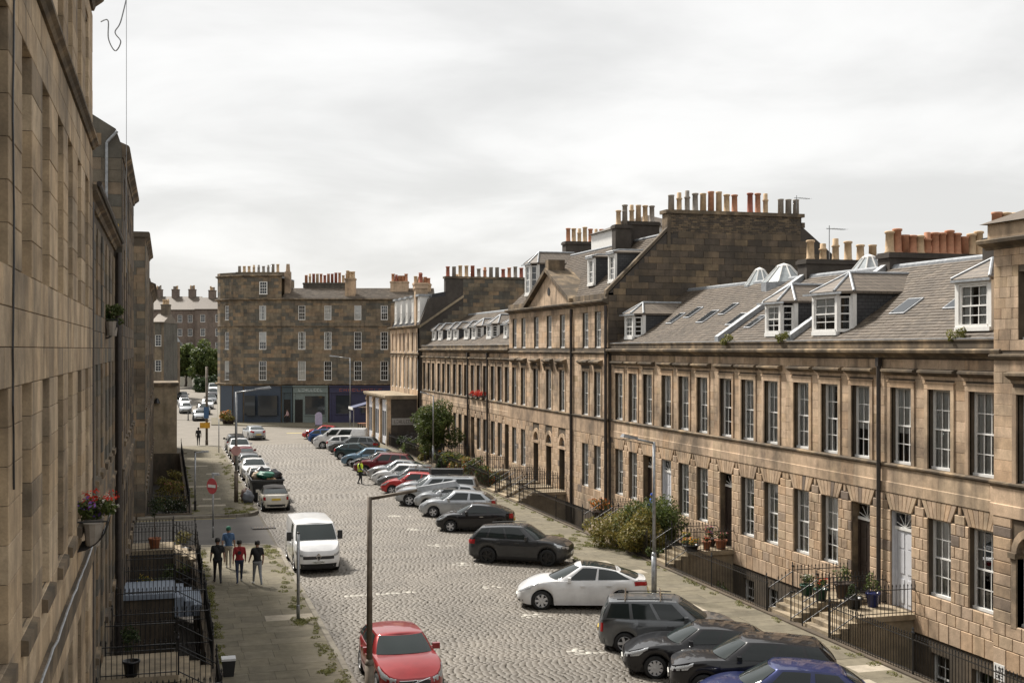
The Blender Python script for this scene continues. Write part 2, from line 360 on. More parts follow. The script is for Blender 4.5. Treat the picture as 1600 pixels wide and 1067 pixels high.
def wedge(parent, q, d, c, mname, y=0.0):
    "voussoir: front quad q = 4 (x,z) corners"
    cx = sum(p[0] for p in q) / 4; cz = sum(p[1] for p in q) / 4
    g = []
    for x, z in q:
        l = math.hypot(cx - x, cz - z); g.append((x + (cx-x)/l*c*1.3, z + (cz-z)/l*c*1.3))
    mb = MB(); mb.add([(x-cx, 0, z-cz) for x, z in q] + [(x-cx, -d+c, z-cz) for x, z in q] + [(x-cx, -d, z-cz) for x, z in g],
        [(8,9,10,11)] + [(4+i, 4+(i+1) % 4, 8+(i+1) % 4, 8+i) for i in range(4)] + [(i, (i+1) % 4, 4+(i+1) % 4, 4+i) for i in range(4)])
    return mb
_vous = {}
def voussoirs(parent, xc, w_, z0, z1, splay=0.34, n=7, d=0.055, c=0.022, mname='rust'):
    for i in range(n):
        k = (w_, z0, z1, i, mname, n)
        def X(t, u): return (t - 0.5) * (w_ + 2 * splay * u)
        ta, tb = i / n, (i + 1) / n
        key = 0.12 if abs(i - (n-1)/2) < 0.1 else 0.0
        if k not in _vous:
            q = [(X(ta,0)+0.006, z0), (X(tb,0)-0.006, z0), (X(tb,1)-0.008, z1-0.01), (X(ta,1)+0.008, z1-0.01)]
            mb = wedge(None, q, d, c, mname); cx = sum(p[0] for p in q)/4; cz = sum(p[1] for p in q)/4
            _vous[k] = (mb.mesh('voussoir', M[mname]), cx, cz)
        me, cx, cz = _vous[k]; inst('voussoir', me, parent, (xc + cx, 0, cz))
def wall_mesh(mb, x0, x1, z0, z1, ops, y=0.0, rev=0.3, mi=0):
    xs = sorted({x0, x1, *[o[0] for o in ops], *[o[1] for o in ops]}); zs = sorted({z0, z1, *[o[2] for o in ops], *[o[3] for o in ops]})
    for a, b in zip(xs[:-1], xs[1:]):
        for c, d in zip(zs[:-1], zs[1:]):
            mx, mz = (a+b)/2, (c+d)/2
            if any(o[0] < mx < o[1] and o[2] < mz < o[3] for o in ops): continue
            mb.quad((a,y,c),(b,y,c),(b,y,d),(a,y,d), mi)
    for a, b, c, d in ops:
        mb.quad((a,y,c),(a,y,d),(a,y+rev,d),(a,y+rev,c), mi); mb.quad((b,y,c),(b,y+rev,c),(b,y+rev,d),(b,y,d), mi)
        mb.quad((a,y,d),(b,y,d),(b,y+rev,d),(a,y+rev,d), mi); mb.quad((a,y,c),(a,y+rev,c),(b,y+rev,c),(b,y,c), mi)
    return mb
_win = {}
def sash(parent, xc, z0, w_, h_, y=0.2, cols=3, rows=2, panes=True, curtain=None, fmat='white', far=False, rot=0.0):
    "sash window: frame part with panes as sub-parts"
    k = (round(w_, 2), round(h_, 2), cols, rows, fmat)
    if k not in _win:
        mb = MB(); s, bar = 0.095, 0.03; hw = w_/2
        mb.box(-hw, -hw+s, 0, 0.09, 0, h_); mb.box(hw-s, hw, 0, 0.09, 0, h_)
        mb.box(-hw+s, hw-s, 0, 0.09, h_-0.07, h_); mb.box(-hw-0.02, hw+0.02, -0.06, 0.09, -0.03, 0.085)
        mb.box(-hw+s, hw-s, 0.012, 0.075, h_/2-0.025, h_/2+0.025)
        ps = []
        iw, x0 = (w_-2*s), -hw+s
        for si, (za, zb) in enumerate(((0.085, h_/2-0.025), (h_/2+0.025, h_-0.07))):
            yb = 0.045 if si else 0.022
            for i in range(1, cols): x = x0 + iw*i/cols; mb.box(x-bar/2, x+bar/2, yb, yb+0.03, za, zb)
            for j in range(1, rows):
                z = za + (zb-za)*j/rows
                for i in range(cols): mb.box(x0+iw*i/cols+bar/2, x0+iw*(i+1)/cols-bar/2, yb+0.002, yb+0.028, z-bar/2, z+bar/2)
            for i in range(cols):
                for j in range(rows):
                    ps.append((x0+iw*(i+0.5)/cols, yb+0.015, za+(zb-za)*(j+0.5)/rows, iw/cols, (zb-za)/rows))
        pm = {}
        for x, yy, z, a, b in ps:
            kk = (round(a,3), round(b,3))
            if kk not in pm:
                pm[kk] = MB().quad((-a/2,0,-b/2),(a/2,0,-b/2),(a/2,0,b/2),(-a/2,0,b/2)).mesh('pane', M['glass'])
        whole = MB()
        for x, yy, z, a, b in ps: whole.quad((x-a/2,yy,z-b/2),(x+a/2,yy,z-b/2),(x+a/2,yy,z+b/2),(x-a/2,yy,z+b/2))
        # curtain meshes: two drapes, or a blind
        dr = MB(); n = 9
        for sx in (-1, 1):
            for i in range(n):
                xa = sx*(hw-s-0.0) - sx*(hw*0.62)*i/n; xb = sx*(hw-s) - sx*(hw*0.62)*(i+1)/n
                ya, yb = 0.11+0.018*math.sin(i*2.1), 0.11+0.018*math.sin((i+1)*2.1)
                dr.quad((xa,ya,0.05),(xb,yb,0.05),(xb,yb,h_-0.05),(xa,ya,h_-0.05))
        sh = MB(); n = 22
        for i in range(n):
            xa = -hw+s+iw*i/n; xb = -hw+s+iw*(i+1)/n
            ya, yb = 0.1+0.012*math.sin(i*1.7), 0.1+0.012*math.sin((i+1)*1.7)
            sh.quad((xa,ya,0.05),(xb,yb,0.05),(xb,yb,h_-0.05),(xa,ya,h_-0.05))
        bl = MB().box(-hw+s, hw-s, 0.092, 0.1, h_*0.4, h_-0.06)
        sk = MB().box(-hw-0.0, -hw+0.24, 0.12, 0.16, 0, h_).box(hw-0.24, hw, 0.12, 0.16, 0, h_)
        _win[k] = (mb.mesh('window', M[fmat]), ps, pm, whole.mesh('pane', M['glass']),
                   {'drape': dr.mesh('curtain', M['curtain']), 'sheer': sh.mesh('curtain', M['curtain']), 'blind': bl.mesh('blind', M['curtain']), 'shutter': sk.mesh('shutter', M['white'])},
                   MB().box(-hw+0.02, hw-0.02, 0.06, 0.07, 0.02, h_-0.02).mesh('pane', M['farglass']))
    me, ps, pm, whole, cur, fp = _win[k]
    o = inst('window', me, parent, (xc, y, z0), rot)
    if far: inst('pane', fp, o)
    elif panes:
        for x, yy, z, a, b in ps: inst('pane', pm[(round(a,3), round(b,3))], o, (x, yy, z))
    else: inst('pane', whole, o)
    if curtain and not far: inst('blind' if curtain == 'blind' else 'shutter' if curtain == 'shutter' else 'curtain', cur[curtain], o)
    return o
def slate_field(parent, x0, x1, p0, p1, mname='slate', ex=0.17, sw=0.27, name='slate', skip=None, lift=0.022):
    "overlapping slates on the slope from eave p0=(y,z) to ridge p1"
    L = math.hypot(p1[0]-p0[0], p1[1]-p0[1]); dy, dz = (p1[0]-p0[0])/L, (p1[1]-p0[1])/L; ny, nz = -dz, dy
    V, F = [], []
    rng = random.Random(int(abs(x0*31 + L*17 + p0[1]*5)))
    for r in range(int(L/ex)):
        s0 = r*ex; s1 = min(L, s0+ex*1.25); off = (r % 2)*sw/2 - sw/2; sww = sw*(1.0 - 0.25*r*ex/L)
        x = x0 + off
        while x < x1:
            wv = sww*rng.uniform(0.85, 1.15); a, b = max(x0, x), min(x1, x+wv-0.008); x += wv
            if b - a < 0.04 or (skip and skip((a+b)/2, s0)): continue
            t = lift*rng.uniform(0.75, 1.35); ds = rng.uniform(-0.012, 0.012)
            def P(xx, s, h): return (xx, p0[0]+dy*s+ny*h, p0[1]+dz*s+nz*h)
            o = len(V)
            V += [P(a,s0+ds,t), P(b,s0+ds,t), P(b,s1,0.004), P(a,s1,0.004), P(a,s0+ds,t-0.018), P(b,s0+ds,t-0.018)]
            F += [(o,o+1,o+2,o+3), (o+4,o+5,o+1,o)]
    me = from_np(name, np.array(V), np.array(F), M[mname])
    return stuff(inst(name, me, parent))
def pot_mesh(kind, h_, r):
    mb = MB()
    if kind == 0: pr = [(r*1.15,0),(r*1.15,0.06),(r*0.95,0.1),(r*0.86,h_-0.12),(r*1.08,h_-0.1),(r*1.08,h_-0.02),(r*0.8,h_),(r*0.7,h_-0.08)]
    elif kind == 1: pr = [(r,0),(r*0.85,0.1),(r*0.8,h_*0.6),(r*1.0,h_*0.62),(r*1.0,h_*0.68),(r*0.72,h_*0.72),(r*0.72,h_-0.02),(r*0.5,h_)]
    else: pr = [(r,0),(r*0.92,h_*0.9),(r*1.02,h_*0.92),(r*1.02,h_),(r*0.78,h_),(r*0.75,h_-0.1)]
    return mb.lathe(pr, n=10)
_pots = {}
def pots(parent, pts, mats_, h_=0.95, r=0.17, rng=R_, kinds=(0,0,2,1)):
    for (x, y, z) in pts:
        k = (rng.choice(kinds), rng.choice(mats_), round(h_*rng.choice((0.85,1.0,1.0,1.12)), 2), r)
        if k not in _pots: _pots[k] = pot_mesh(k[0], k[2], r).mesh('chimney_pot', M[k[1]], True)
        inst('chimney_pot', _pots[k], parent, (x, y, z), rng.uniform(0, 3))
def stack(parent, x0, x1, y0, y1, z0, z1, mname='render', potmats=('potA','potB'), n=8, ph=0.95, r=0.17, along='y', nrow=1):
    "chimney stack with cope and pots"
    mb = MB(); mb.box(x0, x1, y0, y1, z0, z1-0.22); mb.box(x0-0.07, x1+0.07, y0-0.07, y1+0.07, z1-0.218, z1-0.06); mb.box(x0-0.02, x1+0.02, y0-0.02, y1+0.02, z1-0.058, z1)
    o = mb.build('chimney_stack', M[mname], parent)
    pts = []
    for q in range(nrow):
        for i in range(n):
            t = (i+0.5)/n
            if along == 'y': pts.append(((x0+x1)/2 + (q-(nrow-1)/2)*0.4, y0+0.1+(y1-y0-0.2)*t, z1-0.02))
            else: pts.append((x0+0.1+(x1-x0-0.2)*t, (y0+y1)/2 + (q-(nrow-1)/2)*0.4, z1-0.02))
    pots(o, pts, potmats, ph, r); return o
def dormer(parent, xc, w_, yf, zb, zt, roof, hip=0.7, canted=False, cols=2, depth=4.0, double=False, dark='cheekslate'):
    "roof dormer: front at y=yf from z=zb to zt, cheeks run back to the roof slope; roof(y)->z"
    hw = w_/2
    yb = yf
    while roof(yb) < zt and yb < yf+depth: yb += 0.05
    c = 0.45 if canted else 0.0
    ya = yf + c
    pts = [(ya, roof(ya)-0.1), (ya, zt), (yb, zt)]
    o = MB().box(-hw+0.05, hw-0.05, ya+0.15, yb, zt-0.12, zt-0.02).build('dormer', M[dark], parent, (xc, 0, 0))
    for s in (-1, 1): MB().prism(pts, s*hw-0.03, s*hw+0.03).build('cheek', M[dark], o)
    # slated hip roof
    zr = zt + hip; yr = yb
    while roof(yr) < zr and yr < yf+depth+2: yr += 0.05
    e = 0.14
    f0 = [(-hw-e, yf+c-e*0.4), (-(hw-c*0.9)-e*0.2, yf-e), ((hw-c*0.9)+e*0.2, yf-e), (hw+e, yf+c-e*0.4)] if canted else [(-hw-e, yf-e), (hw+e, yf-e)]
    ridge = (0, yf+hw*0.85, zr)
    r2 = MB(); base = [(x, y, zt) for x, y in f0]
    vs_ = base + [(hw+e, yb+0.1, zt), (-hw-e, yb+0.1, zt), ridge, (0, yr+0.1, zr)]
    n = len(base); fs = [(i, i+1, n+2) for i in range(n-1)] + [(n-1, n, n+3, n+2), (n+1, 0, n+2, n+3)]
    r2.add(vs_, fs)
    dz = 0.09
    r2.add([(x, y, z-dz) for x, y, z in vs_[:n+2]], [tuple(range(n+2))[::-1]])
    o2 = n*0
    for i in range(n-1): a, b = base[i], base[i+1]; r2.quad((a[0],a[1],a[2]-dz),(b[0],b[1],b[2]-dz),b,a)
    a, b = base[-1], vs_[n]; r2.quad((a[0],a[1],a[2]-dz),(b[0],b[1],b[2]-dz),b,a)
    a, b = vs_[n+1], base[0]; r2.quad((a[0],a[1],a[2]-dz),(b[0],b[1],b[2]-dz),b,a)
    r2.build('dormer_roof', M['slatefine'], o)
    ld = MB()
    for p in base: ld.tube((p[0],p[1],p[2]+0.01), (ridge[0],ridge[1],ridge[2]+0.02), 0.05, n=6)
    ld.tube((0,ridge[1],zr+0.02), (0,yr,zr+0.02), 0.06, n=6); ld.box(-hw-e-0.02, hw+e+0.02, yf-e-0.02 if not canted else yf-e-0.02, yf-e+0.03 if not canted else yf-e+0.0, zt-0.11, zt-0.03)
    ld.build('ridge_lead', M['lead'], o)
    # white timber front
    fr = MB(); H = zt-zb
    if canted:
        iw = hw-c*0.9
        for x in (-iw, iw): fr.box(x-0.07, x+0.07, yf-0.03, yf+0.1, zb, zt)
        for s in (-1, 1): fr.box(s*hw-0.08, s*hw+0.08, yf+c-0.06, yf+c+0.1, zb, zt)
        fr.box(-iw, iw, yf-0.02, yf+0.08, zt-0.18, zt-0.1); fr.box(-iw-0.05, iw+0.05, yf-0.07, yf+0.08, zb-0.05, zb+0.1)
        fr.build('window_surround', M['white'], o)
        sash(o, 0, zb+0.1, 2*iw-0.1, H-0.28, yf, cols, 2, panes=False, curtain=R_.choice(['sheer','blind','drape']))
        ang = math.atan2(c, hw-iw)
        for s in (-1, 1):
            mx = s*(iw+hw)/2; ln = math.hypot(c, hw-iw)
            sash(o, mx, zb+0.1, max(0.32, ln-0.1), H-0.28, yf+c/2, 1, 2, panes=False, rot=s*ang)
        bk = MB().poly([(-iw,yf+0.3),(iw,yf+0.3),(hw-0.1,yf+c+0.2),(-hw+0.1,yf+c+0.2)], zb, zt-0.1).build('dark_room', M['dark'], o)
    else:
        nwin = 2 if double else 1
        for s in (-1, 1): fr.box(s*hw-0.09 if s < 0 else hw-0.09, -hw+0.09 if s < 0 else hw+0.09, yf-0.04, yf+0.1, zb, zt-0.05)
        fr.box(-hw-0.02, hw+0.02, yf-0.05, yf+0.1, zt-0.2, zt-0.06); fr.box(-hw-0.06, hw+0.06, yf-0.09, yf+0.1, zb-0.04, zb+0.09)
        if double: fr.box(-0.09, 0.09, yf-0.04, yf+0.1, zb+0.09, zt-0.2)
        fr.build('window_surround', M['white'], o)
        iw = (2*hw-0.18)/nwin
        for i in range(nwin): sash(o, -hw+0.09+iw*(i+0.5), zb+0.09, iw-0.01, H-0.29, yf, cols, 2, panes=False, curtain=R_.choice(['sheer','drape',None]))
        MB().quad((-hw+0.05,yf+0.4,zb),(hw-0.05,yf+0.4,zb),(hw-0.05,yf+0.4,zt-0.1),(-hw+0.05,yf+0.4,zt-0.1)).build('dark_room', M['dark'], o)
    return o
def skylight(parent, x, w_, h_, s, p0, p1, glass='farglass'):
    L = math.hypot(p1[0]-p0[0], p1[1]-p0[1]); dy, dz = (p1[0]-p0[0])/L, (p1[1]-p0[1])/L
    ang = math.atan2(dz, dy)
    mb = MB(); mb.box(-w_/2-0.06, w_/2+0.06, -h_/2-0.06, h_/2+0.06, 0.0, 0.07)
    o = mb.build('skylight', M['lead'], parent, (x, p0[0]+dy*s, p0[1]+dz*s), (ang, 0, 0))
    MB().box(-w_/2, w_/2, -h_/2, h_/2, 0.0, 0.082).build('pane', M[glass], o); return o
def cornice(parent, x0, x1, z, prof, mname='trim', name='cornice', y=0.0):
    return MB().prism([(y+a, z+b) for a, b in prof], x0, x1).build(name, M[mname], parent)
CORN = [(0.05,0), (-0.05,0), (-0.08,0.06), (-0.2,0.12), (-0.36,0.17), (-0.38,0.26), (-0.33,0.30), (0.05,0.33)]
STRING = [(0.05,0), (-0.05,0), (-0.09,0.05), (-0.12,0.1), (-0.12,0.15), (0.05,0.19)]
# ---------------------------------------------------------------- railings
_bal = {}
def baluster_mesh(h_, r=0.011, head=True):
    k = (round(h_, 2), r, head)
    if k not in _bal:
        mb = MB(); mb.tube((0,0,0), (0,0,h_-0.1), r, n=5)
        if head: mb.lathe([(r,h_-0.1),(r*2.2,h_-0.085),(r*1.0,h_-0.07),(r*2.3,h_-0.04),(0.001,h_+0.03)], n=5)
        _bal[k] = mb.mesh('baluster', M['iron'])
    return _bal[k]
def railing(p0, p1, label, group, h_=1.15, sp=0.135, z0=0.0, z1=None, post=True, low=0.09, r=0.011):
    p0, p1 = Vector((p0[0], p0[1], 0)), Vector((p1[0], p1[1], 0)); L = (p1-p0).length; a = math.atan2(p1.y-p0.y, p1.x-p0.x)
    z1 = z0 if z1 is None else z1; dz = z1-z0
    t = thing('iron_railing', label, 'railing', (p0.x, p0.y, z0), a, group)
    for hh, rr in ((h_-0.16, 0.016), (low, 0.014)):
        MB().prism([(-rr, hh-0.012), (rr, hh-0.012), (rr, hh+0.012), (-rr, hh+0.012)], 0, L).build('rail', M['iron'], t) if abs(dz) < 1e-6 else MB().tube((0,0,hh), (L,0,hh+dz), 0.018, n=6).build('rail', M['iron'], t)
    n = max(1, int(L/sp))
    for i in range(n+1):
        s = L*i/n
        if post and i in (0, n): continue
        inst('baluster', baluster_mesh(h_, r), t, (s, 0, dz*s/L))
    if post:
        me = MB().tube((0,0,0), (0,0,h_), 0.022, n=6).lathe([(0.022,h_),(0.045,h_+0.03),(0.03,h_+0.07),(0.012,h_+0.1),(0.03,h_+0.14),(0.001,h_+0.2)], n=6).mesh('post', M['iron'])
        for s in (0, L): inst('post', me, t, (s, 0, dz*s/L))
    return t
def glyphs(n, w_, h_, seed):
    "a worn, unreadable row of letters as thin strokes facing -y"
    rng = random.Random(seed); mb = MB(); st = w_/n
    for i in range(n):
        x = -w_/2 + st*(i+0.1); t = st*0.16; b = st*0.72; k = rng.randrange(4)
        if k != 2: mb.box(x, x+t, -0.006, 0, -h_/2, h_/2)
        if k in (0, 2): mb.box(x+(t if k == 0 else 0), x+b, -0.006, 0, h_/2-t, h_/2)
        if k in (0, 1, 2): mb.box(x+(t if k != 2 else 0), x+b, -0.006, 0, -h_/2, -h_/2+t)
        if k == 3: mb.box(x+b-t, x+b, -0.006, 0, -h_/2, h_/2); mb.box(x+t, x+b-t, -0.006, 0, -t/2, t/2)
    return mb
# ================================================================ ground
KL, KR, RL, RR = 5.13, 17.3, 1.46, 20.3      # kerbs and railing lines
FL, FR = -1.6, 23.7                            # house fronts
LANE0, LANE1, JUN0, JUN1 = 60.0, 69.6, 121.0, 166.0
def hillz(y): return 0.0 if y < 165 else min(0.021*(y-165), 6.0)
def rect_sheet(name, x0, x1, y0, y1, z, m, holes=(), extra_y=()):
    xs = sorted({x0, x1, *[h[0] for h in holes], *[h[1] for h in holes]}); ys = sorted({y0, y1, *[h[2] for h in holes], *[h[3] for h in holes], *extra_y})
    mb = MB()
    for a, b in zip(xs[:-1], xs[1:]):
        for c, d in zip(ys[:-1], ys[1:]):
            if any(h[0] <= a and b <= h[1] and h[2] <= c and d <= h[3] for h in holes): continue
            mb.quad((a,c,z+hillz(c)),(b,c,z+hillz(c)),(b,d,z+hillz(d)),(a,d,z+hillz(d)))
    return struct(mb.build(name, m))
AREAS = [(RR+0.12, 40, -6, 115.2), (-20, RL-0.12, -6, 59.6), (-20, RL-0.15, 70.6, 112)]
rect_sheet('ground', -2500, 2500, -300, 4000, -0.19, M['earth'], AREAS, (165, 200, 300, 450, 460))
fl_ = MB()
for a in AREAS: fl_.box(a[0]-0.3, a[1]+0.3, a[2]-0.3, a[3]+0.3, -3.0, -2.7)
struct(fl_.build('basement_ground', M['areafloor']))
road = rect_sheet('road', KL-0.1, KR+0.1, -6, JUN0, -0.15, M['grit'])
def crown(x): return 0.07*(1-((x-11.2)/6.1)**2)
def setts():
    rng = np.random.default_rng(3); P = []; mi = []
    lines = [ground(495, 928), ground(585, 926)]
    ty = (lines[0].y + lines[1].y)/2
    y = 24.0; r = 0
    while y < JUN0:
        p = (0.125 if y < 75 else 0.19)*rng.uniform(0.9,1.1); wv = 0.2 if y < 75 else 0.33
        n = int((KR-KL-0.02)/wv)+2; x0 = KL - rng.random()*wv
        xs = x0 + np.arange(n)*wv + rng.uniform(-0.03, 0.03, n)
        for x in xs:
            a, b = max(KL+0.01, x+0.004+rng.uniform(0,0.012)), min(KR-0.01, x+wv-0.006)
            if b-a < 0.05: continue
            # mouth of the lane and the rest alike
            P.append((a, b, y+0.004+rng.uniform(-0.004,0.004), y+p-0.006+rng.uniform(-0.004,0.004), -0.125+crown(x)+rng.uniform(-0.0025,0.0025)+0.006*math.sin(x*1.3+y*0.35)*math.sin(y*0.8)))
            cy = y+p/2; paint = 0
            if abs(cy-ty) < 0.16 and KL+1.3 < x < KL+4.2 and rng.random() < 0.75: paint = 1
            bay = (cy-30) % 5.3
            if 11.9 < x < 12.5 and bay < 0.7 and cy < 70 and rng.random() < 0.5: paint = 1
            if bay < 0.16 and 12.2 < x < 13.4 and cy < 70 and rng.random() < 0.55: paint = 1
            mi += [paint]*5
        y += p; r += 1
    P = np.array(P); n = len(P); a, b, c, d, z = P.T; e = 0.008
    V = np.zeros((n, 8, 3))
    for k, (X, Y) in enumerate(((a,c),(b,c),(b,d),(a,d))): V[:,k] = np.stack([X, Y, z-0.013], 1)
    for k, (X, Y) in enumerate(((a+e,c+e),(b-e,c+e),(b-e,d-e),(a+e,d-e))): V[:,4+k] = np.stack([X, Y, z+rng.uniform(-0.0015,0.0015,n)], 1)
    F0 = np.array([(4,5,6,7),(0,1,5,4),(1,2,6,5),(2,3,7,6),(3,0,4,7)])
    F = (F0[None] + (np.arange(n)*8)[:,None,None]).reshape(-1, 4)
    return from_np('sett', V.reshape(-1,3), F, [M['sett'], M['linepaint']], mi=mi)
stuff(inst('sett', setts(), road))
lane = rect_sheet('lane', -60, KL-0.1, LANE0-0.6, LANE1+0.3, -0.145, M['asphalt'])
jun = rect_sheet('junction', -60, 110, JUN0, JUN1, -0.13, M['farroad'])
far_road = rect_sheet('far_road', 1.2, 13.5, JUN1, 470, -0.10, M['farroad'], extra_y=(200, 300, 450))
def pavement(name, poly_, x0, x1, y0, y1, obj_to, kerb_side, seed, pale=(), row=0.78):
    rng = random.Random(seed)
    mb = MB(); mb.poly(poly_, -0.2, -0.014); base = struct(mb.build(name, M['grit']))
    rest = MB(); cache = {}; y = y0; cnt = 0
    def inside(x, y):
        c = False; n = len(poly_)
        for i in range(n):
            (xa, ya), (xb, yb) = poly_[i], poly_[(i+1) % n]
            if (ya > y) != (yb > y) and x < (xb-xa)*(y-ya)/(yb-ya)+xa: c = not c
        return c
    while y < y1:
        d = row*rng.uniform(0.85, 1.1); xs = [x0]
        while xs[-1] < x1-0.9: xs.append(xs[-1]+rng.uniform(0.62, 1.15))
        xs[-1:] = [x1]
        for a, b in zip(xs[:-1], xs[1:]):
            if not all(inside(px_, py_) for px_, py_ in ((a+0.05,y+0.05),(b-0.05,y+0.05),(b-0.05,y+d-0.05),(a+0.05,y+d-0.05))): continue
            w_, h_ = round(b-a-0.012, 2), round(d-0.012, 2); c = ((a+b)/2, y+d/2, rng.uniform(-0.002, 0.002))
            isp = any(abs(c[0]-p[0]) < p[2] and abs(c[1]-p[1]) < p[3] for p in pale)
            if y < obj_to and cnt < 290:
                k = (w_, h_, isp)
                if k not in cache: cache[k] = MB().box(-w_/2, w_/2, -h_/2, h_/2, -0.05, 0.0).mesh('flag', M['paleflag' if isp else 'flag'])
                inst('flag', cache[k], base, c); cnt += 1
            else: rest.box(c[0]-w_/2, c[0]+w_/2, c[1]-h_/2, c[1]+h_/2, -0.05, c[2], 1 if isp else 0)
        y += d
    if rest.f: stuff(rest.build('further_flag', [M['flag'], M['paleflag']], base))
    return base
def kerb_run(base, pts, seed=1):
    rng = random.Random(seed); cache = {}
    for p, q in zip(pts[:-1], pts[1:]):
        p, q = Vector(p), Vector(q); L = (q-p).length; n = max(1, round(L/1.0)); a = math.atan2(q.y-p.y, q.x-p.x); l = L/n
        k = round(l, 2)
        if k not in cache:
            e = 0.02
            cache[k] = MB().prism([(-0.09,-0.2),(0.09,-0.2),(0.09,0.0),(0.09-e,0.012),(-0.09+e,0.012),(-0.09,0.0)], -l/2+0.006, l/2-0.006).mesh('kerb_stone', M['kerb'])
        for i in range(n):
            c = p.lerp(q, (i+0.5)/n); inst('kerb_stone', cache[k], base, (c.x, c.y, rng.uniform(-0.006, 0.004)), a + rng.uniform(-0.006, 0.006))
def arc(cx, cy, r, a0, a1, n=6): return [(cx+r*math.cos(RAD(a0+(a1-a0)*i/n)), cy+r*math.sin(RAD(a0+(a1-a0)*i/n))) for i in range(n+1)]
c1 = arc(KL-1.8, LANE0-2.4, 1.8, 0, 90)
polyL1 = [(RL-0.1, -6), (KL, -6)] + c1 + [(RL-3.0, LANE0-0.6), (RL-3.0, LANE0-1.4), (RL-0.1, LANE0-1.4)]
pL = pavement('pavement_left', polyL1, RL-0.05, KL-0.2, 24, LANE0-0.9, 62, 1, 5, pale=[(2.6, 43.2, 0.6, 0.3), (3.9, 42.9, 0.5, 0.25)], row=0.85)
kerb_run(pL, [(KL-0.09, 22), (KL-0.09, LANE0-2.4)] + [(x-0.09*(x-(KL-1.8))/1.8, y-0.06) for x, y in c1[1:]] + [(RL-3.0, LANE0-0.66)])
c2 = arc(KL-1.8, LANE1+2.1, 1.8, 270, 360)
polyL2 = [(RL-3.0, LANE1+0.3)] + c2 + [(KL, 119.2)] + arc(KL-1.8, 119.2, 1.8, 0, 90)[1:] + [(RL-4, JUN0), (RL-4, 112.4), (RL-0.13, 112.4), (RL-0.13, 70.9), (RL-3.0, 70.9)]
pL2 = pavement('pavement_beyond_lane', polyL2, RL-0.1, KL-0.2, LANE1+1.0, JUN0-1, 112, 1, 6, row=0.85,
               pale=[(2.4, 74.6, 1.2, 0.3), (3.2, 77.4, 0.8, 0.3), (2.6, 85, 0.9, 0.5), (3.1, 93.5, 0.6, 0.5), (2.2, 100, 0.6, 0.4)])
kerb_run(pL2, [(RL-3.0, LANE1+0.36)] + [(x-0.09*max(0,(x-(KL-1.8))/1.8), y+0.07) for x, y in c2] + [(KL-0.09, 119.2)])
polyR = [(KR, -6), (RR+0.1, -6), (RR+0.1, 121), (KR, 121)]
pR = pavement('pavement_right', polyR, KR+0.2, RR-0.02, 22, 120.5, 70, -1, 8,
              pale=[(18.0, 40.5, 0.6, 1.1), (18.6, 36.2, 0.55, 0.3), (19.2, 34, 0.5, 0.45), (19.4, 31.5, 0.6, 0.35), (18.3, 50.2, 0.5, 0.3), (18.8, 44, 0.4, 0.35), (19.2, 47.5, 0.4, 0.3), (18.9, 29.6, 0.5, 0.3)])
kerb_run(pR, [(KR+0.09, 22), (KR+0.09, 121)])
pE = MB(); pts = [camfr(px, D) for px, D in ((330,150),(650,141),(660,165),(330,175))]
struct(pE.poly([(p.x, p.y) for p in pts], -0.2, 0.0).build('pavement_corner', M['flag']))
struct(MB().poly([(10.6,166.2),(14.2,166.2),(15.5,300),(10.6,300)], 0, 0.01).build('pavement_far', M['flag'])) if False else None
# area retaining walls (under the railings)
mb = MB(); mb.box(RR, RR+0.32, -6, 115.2, -2.7, 0.04); o = mb.build('area_wall', M['joint']); tag(o, 'low stone retaining wall and cope under the railings of the right-hand terrace', 'wall')
mb = MB(); mb.box(RL-0.32, RL, -6, 59.4, -2.7, 0.04); mb.box(FL-1, RL-0.32, 59.0, 59.4, -2.7, 0.04); o = mb.build('area_wall', M['joint']); tag(o, 'low stone wall under the railings next to the four walking men', 'wall')
mb = MB(); mb.box(RL-0.35, RL-0.05, 70.8, 112, -2.7, 0.05); mb.box(FL-1, RL-0.35, 70.8, 71.1, -2.7, 0.05); mb.box(FL-1, RL+0.3, 111.7, 112.3, -2.7, 0.05); o = mb.build('area_wall', M['joint']); tag(o, 'low stone kerb wall under the railings beyond the side lane', 'wall')
# road markings
m_ = MB(); m_.box(-4, KL-1.0, LANE0-0.35, LANE0-0.25, -0.141, -0.137); m_.box(-4, KL-1.4, LANE1-0.05, LANE1+0.05, -0.141, -0.137)
struct(m_.build('lane_marking', M['yellowline']))
m_ = MB()
for px, py in ((455, 672), (470, 676)): p = ground(px, py, -0.12); m_.box(p.x-1.6, p.x+1.6, p.y-0.5, p.y+0.3, -0.126, -0.122)
struct(m_.build('junction_marking', M['yellowline']))

# ================================================================ right-hand terrace
GZ = [0.0, 0.6, 0.98] + [1.36 + 2.48*i/7 for i in range(8)] + [4.14, 4.44]
FZ = [5.43 + 2.57*i/8 for i in range(9)] + [8.3, 8.62, 8.95]
def glazing(rng): return rng.choice(['sheer', 'sheer', 'sheer', 'sheer', 'blind', 'shutter', 'drape'])
def entry(house, xd, side, pots_=()):
    "landing over the basement area with four steps down to the pavement"
    d = 3.4; hw = 0.85
    mb = MB(); mb.box(xd-hw, xd+hw, -d+1.15, 0.0, 0.42, 0.6); mb.box(xd-hw+0.1, xd+hw-0.1, -d+1.2, -0.05, -2.7, 0.42)
    mb.build('landing', M['coping'], house)
    for i in range(4):
        z1 = 0.6 - 0.15*(i+1) + 0.0
        y1 = -d+1.15-0.3*i
        if z1 <= 0.01: break
        MB().box(xd-hw-0.06, xd+hw+0.06, y1-0.32, y1+0.02, -0.25, z1).build('step', M['coping'], house)
